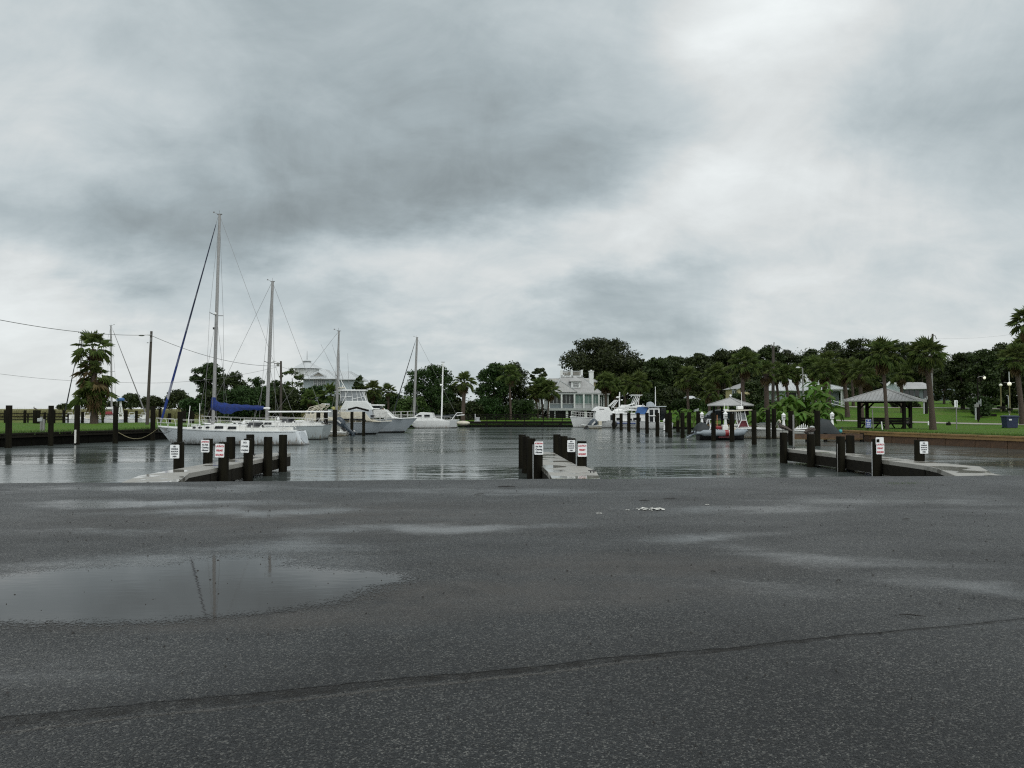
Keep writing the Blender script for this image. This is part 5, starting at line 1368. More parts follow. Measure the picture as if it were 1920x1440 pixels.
# dock beyond the centre console boat (dark low finger pier)
r = root('finger_pier', (X(1555, 65), 65, ZW), 'dark low timber finger pier before the park seawall', 'pier')
x0, x1 = X(1480, 65) - X(1555, 65), X(1617, 65) - X(1555, 65)
n = 16; pm_ = None
for i in range(n):
    b_ = MB().box(0, 0, 0, (x1 - x0) / n - .03, 1.3, .06)
    if pm_ is None: q = b_.build('plank', M['dark_timber'], r); pm_ = q.data
    else: q = inst(pm_, 'plank', r)
    q.location = (x0 + (x1 - x0) * (i + .5) / n, .7, Z(814.5, 65) - ZW)
MB().box((x0 + x1) / 2, 0, Z(818, 65) - ZW, x1 - x0, .10, .34).build('side_board', M['wall_timber'], r)
MB().box((x0 + x1) / 2, .02, Z(823, 65) - ZW, (x1 - x0), .10, .05).build('low_rail', M['cap_timber'], r)
for i in range(5): MB().box(x0 + (x1 - x0) * i / 4, .15, 0, .24, .24, 1.4).build('support_post', M['dark_timber'], r)

# dock power pedestals shaped like little lighthouses
def pedestal(px, py0, Y, label, s=1.0):
    z = Z(py0, Y); r = root('power_pedestal', (X(px, Y), Y, z), label, 'power pedestal', 'white dock power pedestals')
    MB().lathe([(.17 * s, 0), (.14 * s, .12 * s), (.10 * s, .5 * s), (.085 * s, .62 * s)], 10).build('column', M['clean_white'], r, smooth=False)
    MB().lathe([(.13 * s, .64 * s), (.16 * s, .66 * s), (.16 * s, 1.0 * s), (.13 * s, 1.02 * s)], 8).build('lamp_housing', M['clean_white'], r)
    MB().lathe([(.21 * s, 1.03 * s), (.12 * s, 1.12 * s), (.02 * s, 1.24 * s)], 8).build('roof', M['clean_white'], r)
    MB().box(0, -.17 * s, .82 * s, .2 * s, .02, .12 * s).build('window', M['post_grey'], r)
pedestal(1316, 797, 78, 'white lantern topped power pedestal beyond the covered inflatable', 1.05)
pedestal(1360, 800, 77, 'white lantern topped power pedestal beside the hardtop boat bow', 1.2)
pedestal(1469, 801, 72, 'white lantern topped power pedestal behind the pelican', 1.05)
pedestal(1560, 801, 71, 'white lantern topped power pedestal beside the black covered engine', 1.1)
pedestal(1246, 806, 97, 'white lantern topped power pedestal in the pilings near the cruiser', 1.1)
def utility(px, py0, Y, h, label, w=.16):
    r = root('utility_post', (X(px, Y), Y, Z(py0, Y)), label, 'post', 'utility posts on the grass')
    MB().box(0, 0, h / 2, w * .5, w * .5, h).build('post', M['post_grey'], r); MB().box(-.08, -.06, h * .8, w * 1.3, .14, h * .22).build('meter_box', M['trim_grey'], r, bevel=.02); MB().box(w * .7, 0, h * .42, w * .5, w * .5, h * .84).build('conduit', M['post_grey'], r)
utility(78, 810, 60.5, 1.15, 'grey utility post with box on the lawn edge by the seawall', .26)

# pelicans ------------------------------------------------------------
def pelican(x, y, z, rz, label, awake=True, s=1.0):
    r = root('pelican', (x, y, z), label, 'pelican', 'brown pelicans on the dock pilings', rz=rz); r.scale = (s, s, s)
    if awake:
        pts = [(-.52, 0, .12), (-.38, 0, .17), (-.15, 0, .27), (.08, 0, .36), (.20, 0, .42), (.23, 0, .52), (.19, 0, .62), (.18, 0, .70), (.24, 0, .75), (.31, 0, .72)]
        rad = [.03, .07, .13, .14, .10, .06, .045, .045, .06, .03]
        bill = [(.29, 0, .73), (.37, 0, .60), (.43, 0, .42), (.45, 0, .34)]
    else:
        pts = [(-.45, 0, .10), (-.30, 0, .15), (-.1, 0, .24), (.12, 0, .27), (.22, 0, .30), (.20, 0, .38), (.10, 0, .42), (.0, 0, .41), (-.06, 0, .38)]
        rad = [.03, .08, .15, .15, .11, .07, .06, .065, .03]
        bill = [(-.02, -.05, .40), (-.16, -.12, .33), (-.30, -.14, .28), (-.36, -.14, .26)]
    k = len(pts) - 4
    b = MB().tube(pts, rad, 10).build('body', M['pelican_brown'], r, smooth=True)
    hd = MB(); hd.tube([Vector(p) + Vector((0, 0, .004)) for p in pts[-4:]], [q + .006 for q in rad[-4:]], 10); hd.build('head_plumage', M['cream_gel'] if awake else M['trim_grey'], r, smooth=True)
    MB().tube(bill, [.035, .04, .022, .012], 8, flat=.7).build('bill', M['bark'] if not awake else M['post_grey'], r, smooth=True)
    for sg in (1, -1):
        w = MB(); w.tube([(.10, sg * .13, .38), (-.12, sg * .14, .30), (-.36, sg * .07, .17), (-.52, sg * .03, .12)], [.06, .09, .06, .015], 8, flat=.45); w.build('wing', M['pelican_brown'], r, smooth=True)
        l = MB(); l.tube([(.04, sg * .06, .22), (.03, sg * .06, 0.015)], .014, 6); l.add([(.0, sg * .06 - .02, .01), (.13, sg * .06 - .05, .01), (.14, sg * .06 + .05, .01), (.0, sg * .06 + .02, .01)], [(0, 1, 2, 3)]); l.build('leg', M['black_rubber'], r)
        MB().ball((pts[-2][0] + .02, sg * .05, pts[-2][2] + .01), .008, 6, 4).build('eye', M['black_rubber'], r)
pelican(13.45, 39.7, PT - .05, R(160), 'brown pelican with pale head standing on the outermost piling of the park side dock', True, .8)
pelican(13.80, 37.0, PT - .05, R(20), 'brown pelican with tucked head resting on the third piling of the park side dock', False, .8)
pelican(X(66, 103), 103, Z(769, 103), R(180), 'dark bird perched on a far piling beyond the lawn', True, .6)
# ------------------------------------------------------------------ vegetation
def leaf_quads(cen, rad, n, size, shell=.55, aspect=.6, up=.25, flat=1.0, g=nr):
    """n leaf sprays spread through the shells of the lobes (cen (k,3), rad (k,3))"""
    rad = np.maximum(rad, .1); k = len(cen); w = rad.prod(axis=1) ** (2 / 3); idx = g.choice(k, n, p=w / w.sum())
    d = g.normal(size=(n, 3)); d /= np.linalg.norm(d, axis=1)[:, None]
    q = shell + (1 - shell) * g.random(n) ** .6; q *= g.uniform(.9, 1.12, n); q = np.where(g.random(n) < .16, q * g.uniform(1.0, 1.3, n), q)
    p = cen[idx] + d * rad[idx] * q[:, None]
    nrm = d * .7 + g.normal(size=(n, 3)) * .6 + np.array([0, 0, up]); nrm /= np.linalg.norm(nrm, axis=1)[:, None]
    a = np.cross(nrm, g.normal(size=(n, 3))); a /= np.linalg.norm(a, axis=1)[:, None] + 1e-9
    b = np.cross(nrm, a)
    s = size * g.uniform(.5, 1.4, n)[:, None]
    bend = nrm * s * g.uniform(-.3, .3, n)[:, None]
    V = np.stack([p - a * s * .5, p + b * s * aspect * .5 + bend * .4, p + a * s * .55 - bend, p - b * s * aspect * .5 + bend * .4], axis=1)
    return V.reshape(-1, 3)
TREES = []
def tree(px, top, hw, Y, label, base=None, lobes=16, n=6000, leaf='oak_leaf', dens=1.0, size=None, cat='tree', name='broadleaf_tree', group='trees round the basin', spread_lo=.35, gaps=.0, depth=.8, seed=None, asym=0, limbs=6, lobe_r=(.28, .46), flat=.8, umbrella=False):
    g = np.random.default_rng(seed if seed is not None else int(px * 13 + top * 7))
    x = X(px, Y); zb = gz(x, Y) if base is None else Z(base, Y); H = max(1.6, Z(top, Y) - zb); Wd = hw * Y / F
    r = root(name, (x, Y, zb), label, cat, group)
    cen = []; rad = []
    for i in range(lobes):
        for _ in range(60):
            u = g.uniform(-1, 1); v = g.uniform(spread_lo, 1.0)
            lim = math.sqrt(max(0, 1 - ((v - .45) / .58) ** 2)) if v > .45 else (.75 + .25 * (v - spread_lo) / max(.01, .45 - spread_lo))
            if umbrella: lim = math.sqrt(max(0, 1 - ((v - .6) / .42) ** 2)) if v > .6 else .85
            if abs(u) < lim: break
        rr = g.uniform(*lobe_r) * min(Wd, H * .75)
        cx = u * max(.05, Wd - rr * .8) + asym * Wd * v; cz = min(v * H, H - rr * flat * .95)
        cy = g.uniform(-1, 1) * depth * Wd * math.sqrt(max(.05, 1 - u * u)) * .8
        cen.append((cx, cy, cz)); rad.append((rr, rr, rr * flat))
        # small satellite clusters break the outline
        for _k in range(2):
            dd = g.normal(size=3); dd /= np.linalg.norm(dd); dd[2] = abs(dd[2]) * .8
            r2 = rr * g.uniform(.3, .5)
            c2 = np.array((cx, cy, cz)) + dd * rr * g.uniform(.7, 1.0)
            if c2[2] + r2 * flat < H * 1.01: cen.append(tuple(c2)); rad.append((r2, r2, r2 * .7))
    # inner mass so the crown closes up behind its outer sprays
    for q_ in range(6 if lobes < 50 else 14):
        v = g.uniform(max(.12, spread_lo), .72); u = g.uniform(-.55, .55); rr = min(Wd, H * .7) * g.uniform(.34, .46)
        cen.append((u * Wd, g.uniform(-.3, .3) * Wd, min(v * H, H - rr * flat * 1.1))); rad.append((rr, rr, rr * flat))
    # one lobe reaches the very top
    rt = lobe_r[0] * min(Wd, H * .75); xo = g.uniform(-.12, .12) * Wd
    for q_, e_ in ((1, 1), (2.1, 1.25), (3.4, 1.5)): cen.append((xo * 1.5 / (q_ + .5), 0, H - rt * flat * q_)); rad.append((rt * e_, rt * e_, rt * flat * e_))
    for sd in (-1, 1):
        for uu, drop in ((.32, .06), (.62, .17), (.85, .33)):
            e_ = g.uniform(.8, 1.25); cen.append((sd * uu * Wd * g.uniform(.85, 1.1) * (1 - .1 * e_), g.uniform(-.2, .2) * Wd, H * (1 - drop * g.uniform(.4, 1.5)) - rt * flat * e_)); rad.append((rt * e_, rt * e_, rt * flat * e_))
    cen = np.array(cen); rad = np.array(rad)
    sz = size or max(.26, Y * .0026)
    V = leaf_quads(cen, rad, int(n * dens * 1.35), sz, shell=.25)
    inst(np_mesh('crown', V, 4, M[leaf]), 'crown', r)
    tb = MB(); tr = max(.16, H * .028)
    tb.tube([(0, 0, -.3), (.05 * Wd, 0, H * .22), (.08 * Wd * g.uniform(-1, 1), 0, H * .45), (.1 * Wd * g.uniform(-1, 1), 0, H * .8)], [tr * 1.4, tr, tr * .7, tr * .2], 8)
    order = np.argsort(-rad[:, 0])[:limbs]
    for i in order:
        c = cen[i]; s0 = H * g.uniform(.15, .4)
        tb.tube([(0, 0, s0), (c[0] * .45, c[1] * .45, s0 + (c[2] - s0) * .35), tuple(c * np.array([.95, .95, 1.0]))], [tr * .6, tr * .42, tr * .12], 6)
    tb.build('trunk', M['bark'], r, smooth=True)
    TREES.append(r)
    return r
# left skyline, beyond the marsh
tree(245, 736, 22, 210, 'low dark tree at the marsh edge just right of the shaggy palm', base=775, n=2200, lobes=8)
tree(215, 752, 26, 215, 'lowest dark bush at the marsh edge behind the shaggy palm', base=775, n=1800, lobes=7, cat='bush', name='bush')
tree(120, 756, 13, 200, 'tiny far bush on the marsh horizon at the frame side of the palm', base=773, n=900, lobes=5, cat='bush', name='bush')
tree(286, 742, 26, 205, 'gappy dark tree just behind the street lamp pole', base=776, n=2400, lobes=10)
tree(335, 730, 30, 200, 'dark round tree between the street lamp pole and the sloop jib', base=778, n=3000, lobes=10)
tree(392, 680, 36, 135, 'tall layered tree behind the sloop mast', base=784, n=12000, lobes=34, lobe_r=(.28, .42), flat=.6, leaf='bush_leaf', spread_lo=.1)
tree(362, 745, 26, 132, 'low bushy tree at the foot of the tall layered tree', base=782, n=2600, lobes=9, leaf='bush_leaf', spread_lo=.1)
tree(438, 697, 32, 133, 'thin topped tree just right of the sloop mast', base=784, n=4500, lobes=16, lobe_r=(.24, .4), spread_lo=.1)
tree(480, 706, 34, 131, 'open leafy tree between the two near sailboat masts', base=784, n=4200, lobes=18, lobe_r=(.2, .36), leaf='bush_leaf', spread_lo=.1)
tree(548, 690, 28, 128, 'sparse light green tree before the pale blue house tower', base=784, n=2300, lobes=18, lobe_r=(.16, .28), leaf='bright_leaf', spread_lo=.1, flat=.6)
tree(520, 712, 30, 130, 'low tree round the foot of the second mast', base=784, n=3200, lobes=14, lobe_r=(.24, .4), leaf='bush_leaf', spread_lo=.1)
tree(590, 722, 28, 128, 'airy shrub tree under the windows of the pale blue house', base=784, n=3000, lobes=14, lobe_r=(.24, .4), leaf='bush_leaf', spread_lo=.1)
tree(674, 704, 14, 140, 'ragged tree at the channel end of the pale blue house', base=784, n=2600, lobes=14, lobe_r=(.2, .36), spread_lo=.1)
tree(640, 742, 60, 126, 'dark hedge-like tree mass under the pale blue house', base=784, n=5000, lobes=16, leaf='bush_leaf', spread_lo=.05, lobe_r=(.3, .5))
tree(738, 735, 34, 140, 'low bushy tree behind the sportfishing cruiser', base=788, n=4200, lobes=13, leaf='bush_leaf', spread_lo=.05)
tree(703, 728, 22, 145, 'small dark tree right beside the flybridge enclosure', base=786, n=2400, lobes=9, spread_lo=.1)
tree(806, 684, 50, 132, 'big rounded dark tree behind the bare masts of the far boats', base=790, n=11000, lobes=30, leaf='bush_leaf', spread_lo=.08, lobe_r=(.2, .34))
tree(770, 742, 36, 130, 'light green shrub at the foot of the big rounded tree', base=789, n=3600, lobes=10, leaf='bright_leaf', spread_lo=.05)
tree(851, 720, 24, 134, 'slim tree between the rounded tree and the far palm', base=790, n=3000, lobes=12, spread_lo=.08)
tree(925, 681, 34, 133, 'rounded bright tree left of the lone palm before the far bank', base=790, n=9000, lobes=24, leaf='bush_leaf', spread_lo=.05, lobe_r=(.24, .36))
tree(962, 678, 36, 137, 'dark upright tree behind the lone tall palm', base=790, n=7500, lobes=20, spread_lo=.05)
tree(915, 745, 30, 128, 'low bush at the frame side of the far grass bank', base=790, n=3000, lobes=9, leaf='bush_leaf', spread_lo=.05, cat='bush', name='bush')
tree(975, 748, 34, 128, 'low dark bush between the lone palm and the stilted house', base=790, n=3400, lobes=9, leaf='bush_leaf', spread_lo=.05, cat='bush', name='bush')
tree(1009, 690, 22, 165, 'small gappy pine-like tree left of the grey roofed house', base=780, n=3000, lobes=14, lobe_r=(.2, .32), flat=.5)
tree(1128, 634, 80, 185, 'huge dark live oak towering behind the grey roofed house', base=788, n=34000, lobes=75, lobe_r=(.22, .33), spread_lo=.12, flat=.6, size=.5)
tree(1190, 672, 34, 180, 'dark oak filling the gap beside the huge live oak', base=785, n=6000, lobes=16, spread_lo=.05)
R_ = [(1232, 672, 34, 158, 'dark tree right after the sky notch beside the huge oak'), (1270, 668, 36, 165, 'dark wide oak over the wheelhouse cruiser'), (1310, 662, 36, 160, 'dark oak above the small grey shelter roof'),
      (1352, 653, 38, 168, 'airy topped oak left of the first tall palms'), (1400, 651, 34, 172, 'gappy oak behind the curved trunk palm'), (1440, 646, 36, 178, 'dark flat topped oak behind the leaning utility pole'),
      (1480, 655, 34, 182, 'dark oak just right of the leaning utility pole'), (1520, 654, 36, 180, 'oak behind the white roofed pale blue house'), (1562, 640, 40, 185, 'tall dark oak over the banana clump'),
      (1605, 636, 42, 188, 'tall rounded oak between the banana clump and the shelter'), (1650, 637, 44, 190, 'rounded oak directly over the park shelter peak'), (1695, 640, 42, 186, 'oak behind the big crowned park palm'), (1730, 660, 30, 180, 'oak behind the grey building')]
for i, (px, t, hw, Y, lb) in enumerate(R_):
    tree(px, t, hw, Y, lb, base=782, n=8500, lobes=26, lobe_r=(.26, .42), flat=.55, spread_lo=.12, size=.46)
for (px, t, hw, Y, lb, lf) in [(1215, 735, 40, 140, 'low dark growth behind the wheelhouse cruiser roof', 'bush_leaf'), (1290, 745, 34, 122, 'low dark bush behind the grey shelter posts', 'bush_leaf'), (1255, 725, 30, 135, 'mid height dark bush behind the radar mast boats', 'oak_leaf'),
                               (1335, 738, 24, 118, 'bright low bush left of the small grey shelter peak', 'bright_leaf'), (1620, 735, 40, 150, 'dark low bush between the pale house and the park shelter', 'oak_leaf'),
                               (1590, 720, 26, 155, 'dark bush behind the porch of the pale blue house', 'oak_leaf'), (1700, 765, 30, 122, 'dark bush seen under the park shelter roof', 'oak_leaf'), (1640, 690, 50, 165, 'dense dark understory trees above the shelter roof', 'oak_leaf'), (1560, 700, 46, 168, 'dense dark understory behind the white roofs', 'oak_leaf'), (1450, 715, 50, 172, 'dense dark understory behind the cream house', 'oak_leaf')]:
    tree(px, t, hw, Y, lb, n=4500, lobes=13, leaf=lf, spread_lo=.05, cat='bush', name='bush', lobe_r=(.25, .42))
R2 = [(1805, 662, 32, 118, 'dark spreading tree right of the big park palm'), (1843, 655, 40, 112, 'wide dark tree behind the arm street lamp'), (1880, 642, 38, 116, 'tall dark tree over the park globe lamps'), (1925, 635, 40, 112, 'dark tree cut by the frame edge behind the brown palm'),
      (1770, 690, 22, 130, 'thin sparse tree behind the slender grey pole'), (1838, 742, 20, 104, 'small round green shrub under the dark spreading trees'), (1900, 700, 40, 122, 'deep shade trees behind the flagpole lamp')]
for (px, t, hw, Y, lb) in R2:
    tree(px, t, hw, Y, lb, n=9000 if hw > 25 else 2600, lobes=26, lobe_r=(.26, .42), flat=.6, spread_lo=.12, leaf='bush_leaf' if hw < 22 else 'oak_leaf', size=.34)
# far wood as one mass, closing the skyline behind the single trees
def far_wood(name, pxs, label, Y, leaf='oak_leaf', n=14000):
    cen = []; rad = []
    g = np.random.default_rng(3)
    for px, t in pxs:
        for k in range(7):
            z = Z(t, Y); zb = gz(X(px, Y), Y); rr = g.uniform(2.6, 4.2)
            q = g.uniform(0, 1) ** .6
            cen.append((X(px, Y) + g.uniform(-3, 3), Y + g.uniform(-3, 6), zb + (z - zb - rr) * q)); rad.append((rr * 1.3, rr, rr))
    V = leaf_quads(np.array(cen), np.array(rad), n, .55, shell=.3)
    tag(inst(np_mesh(name, V, 4, M[leaf]), name), label, kind='stuff', cat='woodland')
far_wood('far_woodland', [(p, (674 - 24 * math.sin(min(1.57, (p - 1212) / 270))) if p < 1735 else 668 - (p - 1735) * .09) for p in range(1214, 1960, 11)], 'far mass of dark woodland behind the park and houses', 205, n=100000)
far_wood('far_thicket', [(p, 752 + 6 * math.sin(p / 23)) for p in range(400, 1080, 14)], 'low dark thicket closing the view behind the far bank', 165, n=16000)

for (px, t, hw, Y, lb, lf) in [(448, 722, 42, 127, 'dense low bush just right of the blue sail cover collar', 'bush_leaf'), (492, 724, 40, 126, 'dense low bush behind the blue sail cover', 'bush_leaf'), (536, 728, 40, 125, 'dense low bush beside the second wooden pole', 'oak_leaf'),
                               (405, 728, 30, 127, 'dense low bush behind the sloop mast foot', 'oak_leaf'), (850, 755, 26, 126, 'low dark bush behind the catamaran stern', 'oak_leaf'), (885, 752, 24, 127, 'low dark bush behind the dock box', 'oak_leaf'), (1060, 762, 60, 160, 'dark growth seen through the house stilts', 'oak_leaf'), (1412, 712, 26, 112, 'gappy young oak before the cream house gable', 'oak_leaf'), (1385, 738, 20, 108, 'low bush by the curved palm foot before the cream house', 'bush_leaf'), (1440, 748, 22, 104, 'low bush between pale house and leaning pole', 'bush_leaf')]:
    tree(px, t, hw, Y, lb, n=5200, lobes=15, leaf=lf, spread_lo=.05, cat='bush', name='bush', lobe_r=(.28, .42), base=788 if px < 1200 else None)

# ---- palms
def frond_mesh(name, seed, mt, droop=.5, petiole=1.0, fan=.95, nl=15, stiff=1.0):
    g = random.Random(seed); V = []; vs = []; fs = []
    # petiole arcs outwards along +x
    P = [Vector((petiole * t, 0, .35 * petiole * math.sin(t * 1.3) - droop * .5 * t * t)) for t in (0, .5, 1.0)]
    for i in range(2):
        a, b = P[i], P[i + 1]; w = .025
        k = len(vs); vs += [a + Vector((0, -w, 0)), a + Vector((0, w, 0)), b + Vector((0, w, 0)), b + Vector((0, -w, 0))]; fs.append((k, k + 1, k + 2, k + 3))
    hub = P[-1]; d = (P[-1] - P[-2]).normalized()
    for i in range(nl):
        t = (i / (nl - 1) * 2 - 1); ang = t * R(115); ln = fan * (1 - .25 * abs(t)) * g.uniform(.85, 1.12)
        dirv = Vector((math.cos(ang) * math.cos(-droop * .5) , math.sin(ang), .15 - droop * .55 * math.cos(ang))).normalized()
        side = Vector((-math.sin(ang), math.cos(ang), 0)) * (.055 + .02 * (1 - abs(t)))
        m1 = hub + dirv * ln * .55 + Vector((0, 0, .06)); tip = hub + dirv * ln + Vector((0, 0, -droop * .45 * ln * g.uniform(.6, 1.3)))
        k = len(vs); vs += [hub, m1 + side + Vector((0, 0, .02)), m1 - side, tip]; fs += [(k, k + 1, k + 3), (k, k + 3, k + 2)]
    mb = MB(); mb.add(vs, fs); o = mb.build(name, mt); me = o.data; bpy.data.objects.remove(o); return me
FR = [frond_mesh('frond', s, M['palm_leaf'], d, p, f) for s, d, p, f in ((1, .25, .9, 1.0), (2, .5, 1.0, .95), (3, .8, 1.0, .95), (4, .45, 1.15, .9))]
DF = [frond_mesh('dead_frond', s, M['palm_dead'], d, .8, .75, 11) for s, d in ((5, 1.0), (6, 1.4))]
def frond_matrix(az_, el_, s, roll=0): return Matrix.Rotation(az_, 4, 'Z') @ Matrix.Rotation(-el_, 4, 'Y') @ Matrix.Rotation(roll, 4, 'X') @ Matrix.Scale(s, 4)
def bake(meshes_mats, name, mt):
    V = []; Fc = []
    for me, mx_ in meshes_mats:
        b = len(V); V += [tuple(mx_ @ v.co) for v in me.vertices]; Fc += [tuple(i + b for i in p.vertices) for p in me.polygons]
    mb = MB(); mb.v = V; mb.f = Fc; return mb.build(name, mt)
def palm(cx, cy, bx_, Y, R0, label, near=False, nf=34, dead=10, by=None, tr=.17, bend=0.0, skirt=0, trunk=True, dy=0, group='cabbage palms'):
    x0 = X(bx_, Y); zb = gz(x0, Y) if by is None else Z(by, Y)
    r = root('palm_tree', (x0, Y, zb), label, 'palm tree', group)
    g = random.Random(int(cx * 31 + cy)); top = Vector((X(cx, Y) - x0, dy, Z(cy, Y) - zb)); Ht = top.z
    pts = []
    for i in range(9):
        t = i / 8; pts.append((top.x * (t ** 1.3) + bend * math.sin(math.pi * t), top.y * t, -.2 + (Ht + .2) * t))
    rs = [tr * (1.35 - .9 * min(1, i * .5) * .35 - (.1 * i / 8)) * (1.0 if i < 7 else 1.15) for i in range(9)]
    MB().tube(pts, rs, 10).build('trunk', M['palm_bark'], r, smooth=True)
    # old leaf bases under the crown
    bt = MB()
    for i in range(16):
        a = g.uniform(0, 6.28); z = Ht - .15 - .07 * i; q = tr * 1.1; tt = max(0, z / Ht)
        c0 = Vector((top.x * tt ** 1.3 + bend * math.sin(math.pi * tt), top.y * tt, z))
        bt.beam(c0 + Vector((q * .7 * math.cos(a), q * .7 * math.sin(a), 0)), c0 + Vector((q * 1.7 * math.cos(a), q * 1.7 * math.sin(a), .22)), .09, .05)
    bt.build('leaf_bases', M['palm_bark'], r)
    S = R0 / 1.95
    items = []
    for i in range(nf):
        q = i / nf; el_ = R(80 - 105 * q ** 1.0 + g.uniform(-10, 10)); a = i * 2.39996 + g.uniform(-.2, .2)
        mi = 0 if q < .35 else (1 if q < .65 else 2)
        if g.random() < .2: mi = 3
        items.append(('frond', FR[mi], a, el_, S * g.uniform(.85, 1.12), top + Vector((0, 0, -.15 * q))))
    for i in range(dead):
        items.append(('dead_frond', DF[i % 2], g.uniform(0, 6.28), R(g.uniform(-70, -30)), S * g.uniform(.7, 1.0), top + Vector((0, 0, -.25))))
    for i in range(skirt):
        q = (i / skirt) ** .7; z = Ht * (.90 - .54 * q); tt = z / Ht
        dd_ = g.random() < .35 + .4 * q; items.append(('dead_frond' if dd_ else 'frond', DF[i % 2] if dd_ else FR[i % 3], g.uniform(0, 6.28), R(g.uniform(-60, 25)), S * (.66 if q < .40 else 1.12) * g.uniform(.8, 1.2), Vector((top.x * tt, 0, z))))
    if near:
        for nm, me, a, e, s, p in items:
            o = bpy.data.objects.new(nm, me); C.objects.link(o); o.parent = r
            o.matrix_local = Matrix.Translation(p) @ frond_matrix(a, e, s, g.uniform(-.5, .5))
    else:
        for nm, mt in (('frond', 'palm_leaf'), ('dead_frond', 'palm_dead')):
            L = [(me, Matrix.Translation(p) @ frond_matrix(a, e, s, g.uniform(-.5, .5))) for n_, me, a, e, s, p in items if (me in DF) == (nm == 'dead_frond')]
            if L: bake(L, 'crown' if nm == 'frond' else 'dead_skirt', M[mt])  .parent = r
    return r
palm(172, 655, 177, 99, 2.6, 'shaggy palm with dead fronds down its trunk on the seawall lawn', near=True, nf=22, dead=6, by=795, tr=.38, skirt=92)
palm(1738, 668, 1749, 71, 1.95, 'big crowned park palm with leaning trunk right of the shelter', near=True, nf=44, dead=8, by=806, tr=.24)
palm(1656, 668, 1663, 71, 1.9, 'slim park palm growing in front of the shelter roof', near=True, nf=38, dead=14, by=806, tr=.15)
palm(1398, 684, 1406, 84, 1.85, 'tall palm with curved pale trunk behind the small grey shelter', near=True, nf=36, dead=10, by=790, tr=.2, bend=-.55)
palm(1437, 699, 1438, 88, 1.6, 'rust coloured palm with straight reddish trunk left of the leaning pole', near=True, nf=20, dead=24, by=786, tr=.26)
palm(1472, 704, 1482, 90, 1.4, 'palm with thin leaning trunk just right of the leaning pole', near=True, nf=30, dead=8, by=786, tr=.16)
palm(1491, 702, 1504, 91, 1.4, 'palm leaning over the white metal roof with thin trunk', near=True, nf=30, dead=8, by=788, tr=.16)
palm(1455, 700, 1462, 92, 1.5, 'low crowned palm squeezed behind the leaning pole', nf=26, dead=8, by=786, tr=.15)
palm(1525, 690, 1528, 104, 1.9, 'palm crown over the middle of the white metal roof', nf=34, dead=8, tr=.2)
palm(1546, 698, 1548, 96, 2.0, 'full palm with thick boots right above the banana clump', nf=36, dead=14, tr=.3)
palm(1554, 680, 1556, 118, 2.1, 'tall blue green palm behind the banana clump', nf=34, dead=4, tr=.2)
palm(1582, 698, 1589, 104, 2.0, 'palm with orange trunk at the porch end of the pale blue house', nf=34, dead=16, by=779, tr=.26)
palm(1612, 700, 1616, 92, 1.8, 'palm with short clipped crown left of the park shelter', nf=26, dead=6, by=787, tr=.22)
palm(1598, 690, 1600, 125, 1.9, 'palm crown high between pale house and shelter', nf=30, dead=4, tr=.2)
palm(1690, 704, 1692, 112, 1.9, 'palm rising behind the shelter roof ridge', nf=28, dead=10, tr=.22)
palm(1625, 712, 1626, 118, 2.2, 'low palm behind the shelter eave', nf=28, dead=8, tr=.2)
palm(1345, 708, 1347, 112, 2.4, 'bright drooping palm left of the small grey shelter peak', nf=36, dead=10, tr=.2)
palm(1288, 710, 1291, 118, 2.2, 'dark palm behind the stacked pilings with slim trunk', nf=30, dead=8, tr=.2)
palm(1330, 738, 1330, 110, 1.6, 'short palm close behind the small grey shelter', nf=26, dead=10, tr=.2)
palm(1197, 722, 1198, 128, 2.6, 'wide dark palm behind the cruiser radar mast', nf=34, dead=4, tr=.2)
palm(1136, 718, 1136, 136, 2.2, 'palm with yellow fronds at the chimney end of the stilted house', nf=32, dead=14, tr=.2)
palm(1154, 728, 1155, 138, 2.0, 'second palm at the chimney end of the stilted house', nf=30, dead=8, tr=.2)
palm(1172, 722, 1172, 142, 2.2, 'dim palm between the stilted house and the wide dark palm', nf=28, dead=4, tr=.2)
palm(1014, 727, 1018, 134, 2.2, 'palm before the far wing of the stilted house', nf=32, dead=10, tr=.16)
palm(1030, 732, 1027, 132, 2.1, 'thin trunked palm touching the porch of the stilted house', nf=30, dead=10, tr=.14)
palm(1004, 738, 1009, 133, 1.8, 'lowest of the palms beside the stilted house porch', nf=28, dead=8, tr=.14)
palm(955, 703, 958, 126, 2.1, 'lone tall palm with bare trunk above the far boardwalk', near=False, nf=30, dead=16, by=789, tr=.17)
palm(871, 718, 868, 122, 1.9, 'palm with brown skirt at the edge of the far boardwalk', nf=30, dead=26, by=790, tr=.3)
palm(698, 733, 698, 130, 1.9, 'round headed palm behind the flybridge top', nf=30, dead=4, tr=.2)
palm(728, 735, 728, 132, 1.6, 'small palm just right of the flybridge top', nf=28, dead=4, tr=.2)
palm(620, 742, 620, 125, 2.2, 'drooping palm under the pale blue house', nf=32, dead=10, tr=.2)
palm(583, 748, 583, 124, 1.8, 'low palm left below the pale blue house windows', nf=28, dead=10, tr=.2)
palm(1932, 606, 1936, 62, 1.55, 'tall palm with tan seed heads cut by the frame edge', near=True, nf=34, dead=26, by=812, tr=.2)
palm(1906, 676, 1917, 86, 2.0, 'palm with reddish leaning trunk by the blue bin', near=True, nf=38, dead=8, by=792, tr=.26)
palm(1925, 655, 1935, 95, 2.2, 'palm half hidden at the frame edge behind the blue bin', nf=30, dead=8, tr=.24)

